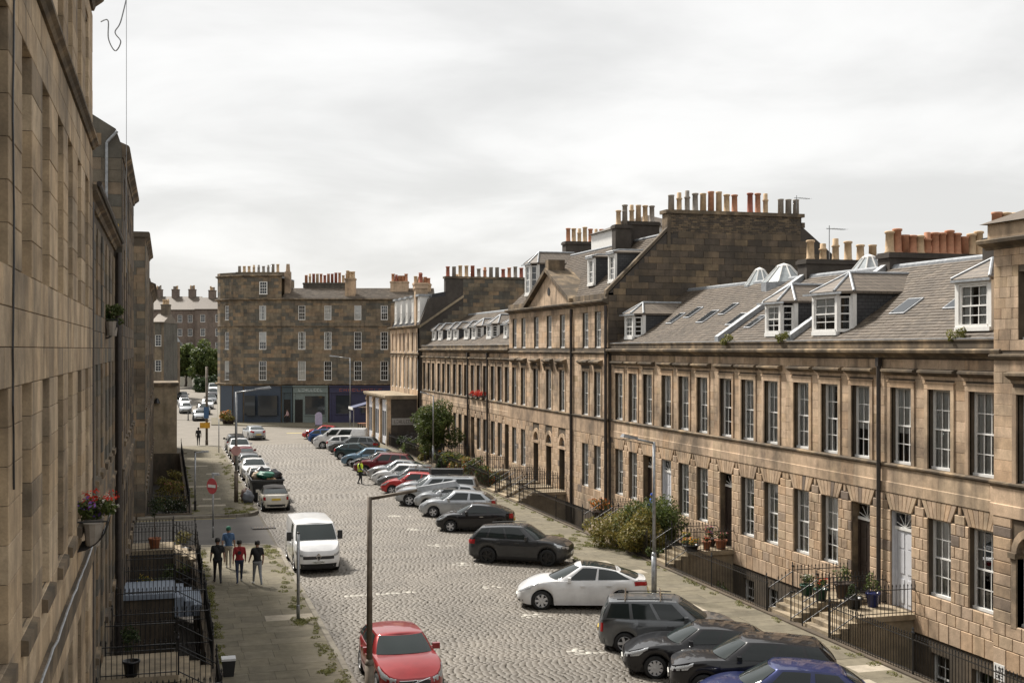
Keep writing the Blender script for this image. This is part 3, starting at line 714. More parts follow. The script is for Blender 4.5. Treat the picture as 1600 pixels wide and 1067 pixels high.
def terrace_house(Yn, Yf, X, pattern, label, group, seed, detail=2, dormers=(), skylights=(), chimney=None, skew=False, facestone=True):
    rng = random.Random(seed); W = Yf-Yn
    h = thing('terraced_house', label, 'house', (X, Yf, 0), RAD(-90), group)
    bays = [W/2-2.08*W/6.6, W/2, W/2+2.08*W/6.6]; ww, hw = 1.2, 0.6
    ops = []
    for b, k in zip(bays, pattern): ops.append((b-hw, b+hw, 0.6 if k == 'D' else 1.36, 3.84))
    f_ops = [(b-hw, b+hw, 5.43, 8.0) for b in bays]
    b_ops = [(b-0.5, b+0.5, -2.0, -0.45) for b, k in zip(bays, pattern) if k == 'W']
    mb = wall_mesh(MB(), 0, W, -2.7, 9.1, ops+f_ops+b_ops, 0.0, 0.34)
    mb.quad((0,0,-2.7),(0,0,9.6),(0,9.3,9.6),(0,9.3,-2.7)); mb.quad((W,0,-2.7),(W,9.3,-2.7),(W,9.3,9.6),(W,0,9.6)); mb.quad((0,9.3,-2.7),(0,9.3,9.6),(W,9.3,9.6),(W,9.3,-2.7))
    mb.quad((0,1.1,-2.7),(W,1.1,-2.7),(W,1.1,9.1),(0,1.1,9.1), 1)
    mb.build('wall', [M['joint'], M['dark']], h)
    lim = 290 if detail else 0
    grow = lambda z: 0.0 if z < 3.8 else 0.19 if z < 4.1 else 0.36
    rs = course_rects(0, W, GZ, ops, 0.56, rng, grow)
    lay(h, rs, 'rust', 0.05, 0.024, 0.002, 0.0, lim)
    for b in bays: voussoirs(h, b, 1.2, 3.84, 4.44)
    # band, sill course
    cornice(h, 0, W, 4.44, [(0.05,0), (-0.07,0), (-0.075,0.34), (-0.05,0.36), (-0.05,0.85), (0.05,0.85)], 'joint', 'band_backing', 0.012)
    for i in range(8):
        q = [0, 0.9+0.0*i][0]; xa, xb_ = W*i/8, W*(i+1)/8
        MB().prism([(0.03,4.44), (-0.075,4.44), (-0.08,4.78), (-0.055,4.8), (-0.055,5.28), (0.03,5.28)], xa+(0.004 if i else 0), xb_-(0.004 if i < 7 else 0)).build('band_stone', M['ashlar'], h)
    cornice(h, 0, W, 5.28, [(0.05,0), (-0.06,0), (-0.11,0.05), (-0.12,0.1), (-0.05,0.15), (0.05,0.15)], 'trim', 'sill_course')
    if facestone:
        fo = [(a-0.17, b+0.17, c, d+0.2) for a, b, c, d in f_ops]
        lay(h, course_rects(0, W, FZ, fo, 0.7, rng), 'ashlar', 0.018, 0.006, 0.007, 0.0, lim, name='stone')
    for b in bays:
        a = MB()
        for s in (-1, 1): a.box(b+s*0.6-(0.17 if s < 0 else -0.0), b+s*0.6+(0.17 if s > 0 else 0.0), -0.06, 0.05, 5.43, 8.0)
        a.box(b-0.77, b+0.77, -0.065, 0.05, 8.0, 8.19); a.box(b-0.81, b+0.81, -0.08, 0.05, 8.19, 8.24)
        a.build('architrave', M['ashlar'], h)
        MB().prism([(0.03,8.42),(-0.06,8.42),(-0.2,8.52),(-0.24,8.53),(-0.24,8.6),(0.03,8.66)], b-0.92, b+0.92).build('hood_mould', M['trim'], h)
    cornice(h, 0, W, 9.0, CORN)
    cornice(h, 0, W, 9.33, [(0.3,0), (-0.16,0), (-0.16,0.2), (-0.2,0.22), (-0.2,0.27), (0.3,0.29)], 'trim', 'blocking_course')
    for b, k, o in zip(bays, pattern, ops):
        if k == 'W': sash(h, b, 1.36, 1.19, 2.47, 0.16, 3, 2, detail == 2, glazing(rng))
        else:
            dm = 'greypaint' if seed in (11, 14) else 'brownpaint'; dq = 0.12 if seed in (11, 14) else 0.22
            d = MB().box(b-0.58, b+0.58, 0.55, 0.6, 0.6, 3.2); d.box(b-0.58, b-0.48, 0.5, 0.549, 0.6, 3.2); d.box(b+0.48, b+0.58, 0.5, 0.549, 0.6, 3.2)
            for zz in (0.75, 1.75, 2.6):
                for s in (-0.26, 0.26): d.box(b+s-0.17, b+s+0.17, 0.53, 0.549, zz, zz+(0.8 if zz < 2 else 0.5))
            dd = d.build('door', M[dm], h, (0, dq-0.5, 0))
            MB().lathe([(0.02,0),(0.045,0.03),(0.03,0.06),(0.001,0.07)], (b+0.38, 0.5, 1.65), 8).build('door_knob', M['lead'], dd)
            fl = MB().box(b-0.6, b+0.6, 0.5, 0.6, 3.2, 3.3).box(b-0.6, b+0.6, 0.5, 0.6, 3.76, 3.85)
            for i in range(5): fl.tube((b, 0.53, 3.3), (b+0.55*math.cos(math.pi*(i+0.5)/5), 0.53, 3.3+0.46*math.sin(math.pi*(i+0.5)/5)), 0.015, n=4)
            ff = fl.build('fanlight', M['white'], h, (0, dq-0.5, 0)); MB().box(b-0.6, b+0.6, 0.56, 0.565, 3.3, 3.76).build('pane', M['glass'], ff)
            MB().box(b-0.602, b-0.585, 0.02, 0.33, 0.6, 3.83).build('door_reveal', M['greypaint' if seed in (11, 14) else 'trim'], h)
            entry(h, b, 1)
    for b in bays: sash(h, b, 5.43, 1.19, 2.56, 0.16, 3, 2, detail == 2, glazing(rng))
    for o in b_ops: sash(h, (o[0]+o[1])/2, o[2], 0.99, 1.54, 0.15, 2, 2, False, None)
    # roof
    e0, rg = (0.1, 9.58), (4.63, 12.6)
    rb = MB().prism([(0.12,9.3), (0.12,9.56), (4.63,12.57), (9.3,9.5), (9.3,9.3)], 0, W).build('roof', M['slate'], h)
    rs_ = lambda y: e0[1] + (rg[1]-e0[1])*(y-e0[0])/(rg[0]-e0[0])
    slate_field(rb, 0, W, e0, rg, sw=0.3, ex=0.19)
    MB().tube((0,4.63,12.62), (W,4.63,12.62), 0.085, n=8).box(0, W, 4.5, 4.76, 12.52, 12.6).build('ridge_lead', M['lead'], rb)
    MB().box(0, W, -0.14, 0.22, 9.56, 9.635).build('gutter', M['lead'], rb)
    if skew:
        sk = MB(); a = math.atan2(rg[1]-e0[1], rg[0]-e0[0])
        sk.prism([(0.1,9.6), (0.1,9.86), (4.5,12.78), (4.5,12.5)], W-0.2, W+0.16); sk.build('skew', M['lead'], h)
    for d in dormers: dormer(h, *d[:2], d[2], rs_(d[2])-0.02 + 0.1, d[3], rs_, **d[4])
    for x, s, a, b in skylights: skylight(rb, x, a, b, s, e0, rg)
    if chimney:
        x, y0, y1, z1, n, pm, mn = chimney
        stack(h, x-0.42, x+0.42, y0, y1, 9.6, z1, mn, pm, n, 0.92, 0.19)
    return h
GA = 'two-storey terraced houses with rusticated ground floors'
YA = [30.2, 36.85, 43.5, 50.1, 56.7, 63.2]
DR = dict(hip=0.55, cols=2)
terrace_house(YA[0], YA[1], FR, 'DWW', 'terraced house whose pale grey panelled door recess stands next to the projecting end pavilion', GA, 11,
    dormers=[(4.4, 1.6, 0.45, 11.5, dict(hip=0.6, cols=3))], chimney=(0.0, 4.4, 9.0, 13.25, 12, ('potB','potB','potA'), 'render'), skylights=[(1.5, 2.4, 0.6, 0.95)])
terrace_house(YA[1], YA[2], FR, 'WWD', 'terraced house with a wide canted bay dormer and downpipe beside two blue-potted steps', GA, 12,
    dormers=[(2.25, 2.5, 0.4, 11.45, dict(hip=0.75, canted=True, cols=2))], chimney=(0.0, 4.4, 9.2, 13.2, 13, ('potB','potB','potB','potA'), 'render'), skylights=[(5.3, 2.2, 0.8, 0.9)], skew=False)
terrace_house(YA[2], YA[3], FR, 'DWW', 'terraced house with a small canted dormer between two lead-covered skews', GA, 13,
    dormers=[(4.75, 2.0, 0.4, 11.25, dict(hip=0.7, canted=True, cols=2))], chimney=(0.0, 4.4, 8.5, 13.4, 6, ('potA',), 'render'), skylights=[(1.2, 1.6, 0.5, 0.9), (2.0, 2.6, 0.45, 0.8)], skew=True)
terrace_house(YA[3], YA[4], FR, 'DWW', 'terraced house with plain slate roof and skylights above the man in blue', GA, 14, detail=2,
    skylights=[(1.6, 2.3, 0.7, 1.0), (2.9, 2.9, 0.5, 0.9), (5.4, 1.9, 0.5, 0.9)], skew=True)
terrace_house(YA[4], YA[5], FR, 'WWD', 'terraced house with a hipped white dormer tucked against the tall sooty gable', GA, 15, detail=2,
    dormers=[(1.6, 1.9, 0.4, 11.2, dict(hip=0.6, canted=True, cols=2))], skylights=[(4.2, 2.3, 0.6, 0.9), (5.5, 2.8, 0.6, 0.9)])
YC = [83.4, 89.7, 96.0, 102.3, 108.6, 115.0]
GC = 'far terraced houses beyond the pediment'
labC = ['terraced house adjoining the far side of the pedimented block, with a wide dormer', 'far terraced house with red window boxes on its first floor', 'far terraced house behind the flowering front gardens',
        'far terraced house with a pair of dark-cheeked dormers, behind the tall shrub', 'far terraced house next to the dark gable with three slim dormers']
patC = ['WWD', 'DWW', 'WWD', 'DWW', 'WWD']
dC = [[(1.8, 1.7, 0.8, 11.2, dict(hip=0.5, canted=True)), (4.6, 1.2, 0.8, 11.1, DR)], [(3.2, 2.2, 0.8, 11.3, dict(hip=0.7, canted=True))], [(2.0, 1.3, 0.8, 11.1, DR), (4.6, 2.0, 0.8, 11.2, dict(hip=0.6, canted=True))],
      [(1.8, 1.3, 0.8, 11.1, DR), (4.3, 1.3, 0.8, 11.1, DR)], [(1.6, 1.2, 0.8, 11.1, DR), (4.4, 1.2, 0.8, 11.1, DR)]]
for i in range(5):
    terrace_house(YC[i], YC[i+1], FR, patC[i], labC[i], GC, 30+i, detail=1, dormers=dC[i], chimney=(0.0, 4.4, 7.5, 13.3, 7, ('potA','potB','potC'), 'darkstone') if i in (0,) else None, facestone=True)
# ================================================================ near pavilion at the right edge
def pavilion():
    X, Yf, W = 23.4, 30.5, 12.0
    h = thing('corner_pavilion', 'taller projecting end pavilion of ashlar with an arched ground-floor window', 'house', (X, Yf, 0), RAD(-90))
    xw = [1.62, 4.2, 6.8]; ops = [(x-0.6, x+0.6, 1.36, 3.84) for x in xw]; f = [(x-0.6, x+0.6, 5.43, 8.0) for x in xw]; s = [(x-0.55, x+0.55, 9.55, 11.5) for x in xw]
    mb = wall_mesh(MB(), 0, W, -2.7, 12.3, ops+f+s, 0.0, 0.34)
    mb.quad((0,0,-2.7),(0,0,12.9),(0,10,12.9),(0,10,-2.7)); mb.quad((0,1.2,-2.7),(W,1.2,-2.7),(W,1.2,12.3),(0,1.2,12.3), 1)
    mb.build('wall', [M['joint'], M['dark']], h); rng = random.Random(4)
    lay(h, course_rects(0, 8, GZ, [(a-0.22, b+0.22, c, d+0.5) for a, b, c, d in ops], 0.6, rng), 'rust', 0.05, 0.024, 0.002)
    for x in xw:
        a = MB(); n = 10
        for i in range(n):
            t0, t1 = math.pi*i/n, math.pi*(i+1)/n
            P = lambda t, r: (x+r*math.cos(t), 3.4+r*math.sin(t))
            q = [P(t0,0.6), P(t0,0.82), P(t1,0.82), P(t1,0.6)]
            a.add([(u,-0.06,v) for u, v in q]+[(u,0.2,v) for u, v in q], [(0,1,2,3),(0,3,7,4),(1,5,6,2)])
        for sgn in (-1, 1): a.box(x+sgn*0.71-0.11, x+sgn*0.71+0.11, -0.06, 0.2, 1.3, 3.3); a.box(x+sgn*0.73-0.16, x+sgn*0.73+0.16, -0.12, 0.2, 3.3, 3.46)
        a.build('arch_surround', M['ashlar'], h)
        sash(h, x, 1.36, 1.19, 2.47, 0.2, 3, 2, True, 'sheer'); sash(h, x, 5.43, 1.19, 2.56, 0.2, 3, 2, True, 'drape'); sash(h, x, 9.55, 1.09, 1.94, 0.2, 3, 2, True, 'blind')
        b = MB()
        for sgn in (-1, 1): b.box(min(x+sgn*0.6, x+sgn*0.77), max(x+sgn*0.6, x+sgn*0.77), -0.06, 0.05, 5.43, 8.0)
        b.box(x-0.77, x+0.77, -0.065, 0.05, 8.0, 8.19); b.build('architrave', M['ashlar'], h)
        MB().prism([(0.03,8.42),(-0.06,8.42),(-0.2,8.52),(-0.24,8.53),(-0.24,8.6),(0.03,8.66)], x-0.92, x+0.92).build('hood_mould', M['trim'], h)
    zz = [5.43 + 2.57*i/8 for i in range(9)] + [8.3, 8.62, 8.98]
    lay(h, course_rects(0, 8, zz, [(a-0.17, b+0.17, c, d+0.2) for a, b, c, d in f], 0.7, rng), 'ashlar', 0.018, 0.006, 0.007, limit=120)
    lay(h, course_rects(0, 8, [9.25+0.305*i for i in range(11)], s, 0.7, rng), 'ashlar', 0.018, 0.006, 0.007, limit=100)
    gr = MB()
    for i in range(36):   # stones of the narrow return, seen past the terrace roof
        gr.box(-0.012-0.003*(i % 3), 0.0, 0.02, 1.2+0.9*(i % 2), 0.36*i+0.004, 0.36*(i+1)-0.004); gr.box(-0.012, 0.0, 1.21+0.9*(i % 2), 4.5, 0.36*i+0.004, 0.36*(i+1)-0.004)
    stuff(gr.build('return_stone', M['ashlar'], h))
    cornice(h, -0.1, W, 4.44, [(0.05,0), (-0.07,0), (-0.075,0.34), (-0.05,0.36), (-0.05,0.85), (0.05,0.85)], 'ashlar', 'band'); cornice(h, -0.1, W, 5.28, STRING, 'trim', 'sill_course')
    cornice(h, -0.12, W, 8.98, STRING, 'trim', 'string_course'); cornice(h, -0.35, W, 12.2, CORN); MB().box(-0.12, W, -0.14, 10, 12.53, 12.95).build('parapet', M['ashlar'], h)
    MB().add([(-0.3,-0.3,12.95),(W,-0.3,12.95),(W,10,12.95),(-0.3,10,12.95),(4,5,15.2),(8,5,15.2)], [(0,1,5,4),(1,2,5),(2,3,4,5),(3,0,4)]).build('roof', M['slate'], h)
pavilion()
# ================================================================ pedimented block
def pediment_block():
    X, Y0, Y1 = 23.5, 63.2, 83.4; W = Y1-Y0
    h = thing('pedimented_tenement', 'three-storey sandstone block with triangular pediment and tall sooty chimney gable', 'house', (X, Y1, 0), RAD(-90))
    bx = [1.4, 3.6, 6.6, 9.4, 12.1, 16.4, 18.5]; cen = (6.6, 9.4, 12.1); rng = random.Random(9)
    g = [(x-0.55, x+0.55, 0.6 if x in cen else 1.3, 3.1 if x in cen else 3.8) for x in bx]; f = [(x-0.55, x+0.55, 5.43, 8.0) for x in bx]; s = [(x-0.5, x+0.5, 9.35, 11.4) for x in bx]
    fan = [(x-0.6, x+0.6, 3.3, 3.95) for x in cen]
    mb = wall_mesh(MB(), 0, W, -2.7, 11.9, g+f+s+fan, 0.0, 0.32)
    mb.quad((0,0,-2.7),(0,0,12.3),(0,14,12.3),(0,14,-2.7)); mb.quad((0,14,-2.7),(0,14,12.3),(W,14,12.3),(W,14,-2.7)); mb.quad((0,1.1,-2.7),(W,1.1,-2.7),(W,1.1,11.9),(0,1.1,11.9), 1)
    mb.build('wall', [M['joint'], M['dark']], h)
    zg = [0, 0.45, 0.87] + [1.3+2.5*i/7 for i in range(8)] + [4.12, 4.44]
    ex = [(a-0.12, b+0.12, 3.2, 4.3) for a, b, _, _ in fan]
    lay(h, course_rects(0, W, zg, g+ex, 0.62, rng), 'rust', 0.04, 0.02, 0.003, limit=290)
    zf_ = [5.43 + 2.57*i/8 for i in range(9)] + [8.35, 8.68, 9.0]
    rr = course_rects(0, W, zf_, [(a-0.15, b+0.15, c, d+0.15) for a, b, c, d in f], 0.8, rng) + course_rects(0, W, [9.35+0.342*i for i in range(8)], s, 0.8, rng)
    for r in [0]: lay(h, rr, 'ashlar', 0.016, 0.006, 0.008, limit=280, name='ashlar_stone')
    for x in bx:
        if x not in cen: voussoirs(h, x, 1.1, 3.8, 4.42, 0.3, 5); sash(h, x, 1.3, 1.09, 2.49, 0.13, 3, 2, False, glazing(rng))
        else:
            d = MB().box(x-0.54, x+0.54, 0.25, 0.3, 0.6, 3.1)
            for zz in (0.75, 1.8): d.box(x-0.4, x-0.06, 0.22, 0.249, zz, zz+0.85); d.box(x+0.06, x+0.4, 0.22, 0.249, zz, zz+0.85)
            d.build('door', M['brownpaint'], h)
            a = MB(); n = 12
            for i in range(n):
                t0, t1 = math.pi*i/n, math.pi*(i+1)/n; P = lambda t, r: (x+r*math.cos(t), 3.3+r*math.sin(t))
                q = [P(t0,0.56), P(t0,0.8), P(t1,0.8), P(t1,0.56)]
                a.add([(u,-0.05,v) for u, v in q]+[(u,0.2,v) for u, v in q], [(0,1,2,3),(0,3,7,4),(1,5,6,2)])
            a.box(x-0.8, x+0.8, -0.06, 0.2, 3.12, 3.28); a.build('fanlight_arch', M['ashlar'], h)
            fl = MB()
            for i in range(7): t = math.pi*i/6; fl.tube((x,0.18,3.3), (x+0.55*math.cos(t),0.18,3.3+0.55*math.sin(t)), 0.018, n=4)
            fo = fl.build('fanlight', M['white'], h); pn = MB(); pn.add([(x+0.57*math.cos(math.pi*i/10),0.2,3.3+0.57*math.sin(math.pi*i/10)) for i in range(11)], [tuple(range(11))[::-1]]); pn.build('pane', M['glass'], fo)
            entry(h, x, 1)
        a = MB()
        for sg in (-1, 1): a.box(min(x+sg*0.55, x+sg*0.7), max(x+sg*0.55, x+sg*0.7), -0.05, 0.05, 5.43, 8.0)
        a.box(x-0.7, x+0.7, -0.055, 0.05, 8.0, 8.16); a.build('architrave', M['ashlar'], h)
        MB().prism([(0.03,8.38),(-0.08,8.38),(-0.26,8.5),(-0.3,8.52),(-0.3,8.6),(0.03,8.7)], x-0.85, x+0.85).build('hood_mould', M['trim'], h)
        if x in cen:
            c = MB()
            for sg in (-1, 1): c.prism([(0.0,7.9),(-0.08,7.9),(-0.22,8.3),(-0.22,8.38),(0.0,8.38)], x+sg*0.78-0.07, x+sg*0.78+0.07)
            c.build('console', M['trim'], h)
        sash(h, x, 5.43, 1.09, 2.56, 0.13, 3, 2, False, glazing(rng)); sash(h, x, 9.35, 0.99, 2.04, 0.12, 3, 2, False, glazing(rng))
    cornice(h, 0, W, 4.44, [(0.05,0), (-0.06,0), (-0.06,0.84), (0.05,0.84)], 'ashlar', 'band'); cornice(h, 0, W, 5.26, STRING, 'trim', 'sill_course'); cornice(h, 0, W, 8.98, STRING, 'trim', 'string_course')
    cornice(h, 0, W, 11.75, CORN)
    MB().box(0, 5.1, -0.1, 0.3, 12.08, 12.4).build('blocking_course', M['trim'], h); MB().box(14.1, W, -0.1, 0.3, 12.08, 12.4).build('blocking_course', M['trim'], h)
    # pediment
    p = MB(); a, b, c = 4.9, 9.5, 14.1
    p.add([(a,-0.05,12.05),(c,-0.05,12.05),(b,-0.05,14.15),(a,1.4,12.05),(c,1.4,12.05),(b,1.4,14.15)], [(0,1,2),(0,2,5,3),(1,4,5,2)]); po = p.build('pediment', M['ashlar'], h)
    k = MB()
    for s0, s1 in ((a-0.25, b), (c+0.25, b)):
        q = [(s0,12.08),(s1,14.2),(s1,14.45),(s0,12.33)]
        k.add([(u,-0.34,v) for u, v in q]+[(u,1.4,v) for u, v in q], [(0,1,2,3),(3,2,6,7),(0,4,5,1),(0,3,7,4)])
    k.build('raking_cornice', M['trim'], po); MB().box(b-0.35, b+0.35, -0.2, 0.9, 14.3, 14.95).build('acroterion', M['trim'], po)
    MB().lathe([(0.28,0),(0.2,0.02)], (b, -0.075, 12.95), 10, axis='y').build('oval_vent', M['dark'], po)
    # roof: front slope, platform, back slope, small roof behind the pediment
    e0, rg = (0.15, 12.35), (3.7, 15.75)
    rb = MB().prism([(0.17,12.1), e0, rg, (11.9,15.9), (14.1,12.3)], 0, W-0.03).build('roof', M['slate'], h)
    slate_field(rb, 0, W, (e0[0], e0[1]+0.015), (rg[0], rg[1]+0.015), sw=0.32, ex=0.2)
    MB().add([(a,1.35,12.3),(c,1.35,12.3),(b,1.35,14.35),(b,3.2,14.35)], [(0,2,3),(1,3,2)]).build('pediment_roof', M['slate'], rb)
    MB().tube((0,3.7,15.8), (W,3.7,15.8), 0.09).build('ridge_lead', M['lead'], rb)
    rs_ = lambda y: e0[1] + (rg[1]-e0[1])*(y-e0[0])/(rg[0]-e0[0])
    dormer(h, 18.9, 0.9, 0.7, 13.05, 14.75, rs_, hip=0.12, cols=2); dormer(h, 15.4, 0.9, 0.7, 13.05, 14.75, rs_, hip=0.12, cols=2)
    dormer(h, 2.6, 1.9, 0.6, 13.0, 15.2, rs_, hip=0.8, canted=True, cols=2)
    MB().box(5.6, 12.5, 4.2, 8.5, 15.6, 17.0).build('roof_lantern', M['white'], rb); MB().add([(5.4,4.0,17.0),(12.7,4.0,17.0),(12.7,8.7,17.0),(5.4,8.7,17.0),(7.5,6.3,17.9),(10.5,6.3,17.9)], [(0,1,5,4),(1,2,5),(2,3,4,5),(3,0,4),(3,2,1,0)]).build('lantern_roof', M['slate'], rb)
    stack(h, -0.1, 0.75, 4.0, 7.6, 12.3, 17.0, 'render', ('potA','potC','potB'), 8, 1.0, 0.17); stack(h, 14.0, 14.8, 2.9, 5.3, 13.5, 17.0, 'render', ('potA','potA','potC'), 5, 1.05, 0.17)
    stack(h, 14.9, 15.5, 2.2, 3.2, 13.5, 16.7, 'render', ('potA','potC'), 2, 0.9, 0.16)
    # gable with single stones
    gb = MB(); out_ = [(0,-2.7),(0,12.35),(3.55,15.85),(3.55,16.9),(11.9,16.9),(11.9,16.4),(14.2,14.6),(14.2,-2.7)]
    gb.add([(x,0,z) for x, z in out_]+[(x,0.6,z) for x, z in out_], [tuple(range(8)), tuple(range(8,16))[::-1]] + [(i,8+i,8+(i+1)%8,(i+1)%8) for i in range(8)])
    gw = gb.build('gable_wall', M['render'], h, (W, 0, 0), RAD(90))
    def top(x): return 12.35+3.5*x/3.55 if x < 3.55 else 16.9 if x < 11.9 else 16.4-1.8*(x-11.9)/2.3
    zs = [9.4+0.36*i for i in range(22)]; rs = []
    for a_, b_, c_, d_ in course_rects(0, 14.2, zs, [], 0.95, rng):
        t = min(top(a_+0.01), top(b_-0.01), top((a_+b_)/2))
        if d_ <= t+0.05: rs.append((a_, b_, c_, min(d_, t)))
        elif b_ < 3.6 and c_ < top(b_-0.02)-0.1:
            aa = max(a_, (d_-12.35)*3.55/3.5)
            if b_-aa > 0.2: rs.append((aa, b_, c_, d_))
    brick = [r for r in rs if r[2] > 15.7 and r[0] > 3.5]; rs = [r for r in rs if not (r[2] > 15.7 and r[0] > 3.5)]
    lay(gw, rs, 'darkstone', 0.022, 0.01, 0.012, limit=290, jit=0.01)
    br = []
    for a_, b_, c_, d_ in course_rects(3.6, 11.85, [15.8+0.1*i for i in range(12)], [], 0.3, rng): br.append((a_, b_, c_, d_))
    lay(gw, br, 'darkstone', 0.02, 0.006, 0.01, limit=0, name='brick')
    ck = MB(); ck.box(3.4, 12.05, -0.12, 0.85, 16.9, 17.1); ck.box(3.5, 3.7, -0.05, 0.7, 15.0, 16.9)
    co = ck.build('chimney_cope', M['trim'], gw)
    pots(co, [(3.9+0.49*i, 0.35, 17.08) for i in range(17) if i not in (9, 13)], ('potA','potC','potB','potC','potA','potD'), 1.05, 0.18)
    sk = MB()
    q = [(-0.15,12.3),(3.5,15.9),(3.5,16.1),(-0.15,12.55)]; sk.add([(x,-0.06,z) for x, z in q]+[(x,0.3,z) for x, z in q], [(0,1,2,3),(3,2,6,7),(0,3,7,4),(7,6,5,4)])
    sk.build('skew_cope', M['trim'], gw)
    MB().box(11.9, 12.1, -0.05, 0.4, 16.3, 16.6).build('skew_stone', M['trim'], gw)
    for x in (14.1, W-0.12): MB().tube((x,-0.12,-2.5), (x,-0.12,11.7), 0.09, n=8).build('downpipe', M['pipe'], h)
    return h
pediment_block()
# ================================================================ end tenement beside the junction (D) with shop extension
def corner_tenement():
    X, Y0, Y1 = 23.4, 115.0, 130.5; W = Y1-Y0
    h = thing('mansard_tenement', 'tall tenement with white mansard dormers and dark rendered gable by the junction', 'building', (X, Y1, 0), RAD(-90))
    n = 7; bx = [W*(i+0.5)/n for i in range(n)]
    f = [(x-0.5, x+0.5, 5.3, 8.4) for x in bx]; s = [(x-0.45, x+0.45, 9.0, 10.9) for x in bx]
    mb = wall_mesh(MB(), 0, W, -2.7, 11.4, f+s, 0.0, 0.25); mb.quad((0,0,-2.7),(0,0,14),(0,14,14),(0,14,-2.7)); mb.quad((0,0.9,-2.7),(W,0.9,-2.7),(W,0.9,11.4),(0,0.9,11.4), 1)
    mb.build('wall', [M['ashlar'], M['dark']], h)
    for x in bx:
        sash(h, x, 5.3, 0.98, 3.08, 0.12, 2, 2, False, 'sheer'); sash(h, x, 9.0, 0.88, 1.88, 0.15, 2, 2, False, 'drape')
        MB().box(x-0.62, x+0.62, -0.1, 0.03, 8.45, 8.62).build('lintel', M['trim'], h)
    cornice(h, 0, W, 8.7, STRING, 'trim', 'string_course'); cornice(h, 0, W, 11.3, CORN)
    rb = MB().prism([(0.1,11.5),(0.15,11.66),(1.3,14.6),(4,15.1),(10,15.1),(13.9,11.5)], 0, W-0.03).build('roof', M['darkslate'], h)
    for i in range(5):
        x = W-1.3-3.1*i
        o = MB().box(x-0.6, x+0.6, 0.25, 1.6, 11.6, 14.4).build('dormer', M['white'], h); sash(o, x, 11.9, 1.0, 2.2, 0.2, 2, 2, far=True)
        MB().box(x-0.75, x+0.75, 0.05, 1.7, 14.4, 14.6).build('dormer_roof', M['lead'], o)
    MB().box(W-3.0, W-2.2, 0.1, 1.3, 11.5, 15.6).build('front_stack', M['ashlar'], h)
    st = stack(h, W-3.1, W-2.1, 0.0, 1.3, 15.2, 15.8, 'ashlar', ('potB','potD'), 3, 0.9, 0.17, along='x')
    gb = MB(); o_ = [(0,-2.7),(0,11.6),(1.0,14.2),(2.6,14.4),(2.6,16.1),(4.3,16.1),(4.3,16.15),(10.6,16.15),(10.6,14.5),(14,11.5),(14,-2.7)]; k = len(o_)
    gb.add([(x,0,z) for x, z in o_]+[(x,0.7,z) for x, z in o_], [tuple(range(k)), tuple(range(k,2*k))[::-1]] + [(i,k+i,k+(i+1)%k,(i+1)%k) for i in range(k)])
    gw = gb.build('gable_wall', M['render'], h, (W, 0, 0), RAD(90))
    rng = random.Random(12)
    rs = course_rects(4.35, 10.6, [9.6+0.38*i for i in range(18)], [], 1.0, rng); rs = [r for r in rs if r[3] < 16.1]
    lo = [r for r in course_rects(0.1, 4.35, [9.4+0.4*i for i in range(13)], [], 1.0, rng) if r[3] < 11.3+0.7*r[0]]
    lay(gw, rs+lo, 'midstone', 0.015, 0.008, 0.012, limit=200)
    q = [(0.0,11.3),(4.4,14.3),(4.4,14.55),(0.0,11.55)]; MB().add([(x,-0.09,z) for x, z in q]+[(x,0.0,z) for x, z in q], [(0,1,2,3),(3,2,6,7),(0,4,5,1)]).build('skew_cope', M['coping'], gw)
    ck = MB().box(2.5, 10.75, -0.1, 0.8, 16.12, 16.32).build('chimney_cope', M['trim'], gw)
    pots(ck, [(2.9+0.62*i, 0.35, 16.3) for i in range(13)], ('potA','potC','potB','potD'), 1.0, 0.2)
    stack(h, 3, 5, 6, 7, 14, 16.4, 'ashlar', ('potA',), 4, 0.9, 0.2, along='x')
    # shop extension
    s = thing('shop_extension', 'single-storey shop extension with pale cornice and dark end wall bearing a white sign band', 'building', (20.5, 129.0, 0), RAD(-90))
    L = 12.9
    MB().box(0, L, 0.35, 3.0, -0.2, 4.45).build('wall', M['render'], s)
    MB().box(-0.25, L+0.12, -0.2, 3.0, 4.45, 4.62).box(-0.3, L+0.14, -0.28, 3.0, 4.62, 4.8).build('cornice', M['coping'], s)
    for x in (0.2, 4.2, 8.4, L-0.35):
        pl = MB(); pl.box(x-0.3, x+0.35, 0.0, 0.36, -0.1, 4.45); pl.box(x-0.36, x+0.41, -0.06, 0.0, 3.9, 4.2); pl.box(x-0.36, x+0.41, -0.06, 0.0, -0.1, 0.5)
        pl.build('pilaster', M['ashlar'], s)
    for x0, x1 in ((0.6, 3.8), (4.7, 8.0), (8.9, L-0.8)):
        fr = MB().box(x0, x1, 0.2, 0.34, 0.0, 0.7).box(x0, x1, 0.2, 0.34, 3.2, 4.3)
        for i in range(4): x = x0+(x1-x0)*i/3; fr.box(x-0.05, x+0.05, 0.2, 0.34, 0.7, 3.2)
        o = fr.build('shop_front', M['greypaint'], s); MB().box(x0, x1, 0.28, 0.3, 0.7, 3.2).build('pane', M['farglass'], o)
    sg = MB().box(L+0.0, L+0.04, 0.42, 2.95, 1.95, 2.6).build('sign_band', plain('dull white sign', (0.33,0.32,0.31), 0.7), s)
    glyphs(9, 2.1, 0.34, 8).build('lettering', M['render'], sg, (L+0.043, 1.68, 2.27), RAD(90))
    MB().tube((L-0.1,-0.05,0), (L-0.1,-0.05,4.4), 0.06).build('downpipe', M['cream'], s)
    # awning
    a = thing('shop_awning', 'small dark blue awning with white edges over the pavement tables', 'awning', camfr(565, 137), RAD(-90)-0.0)
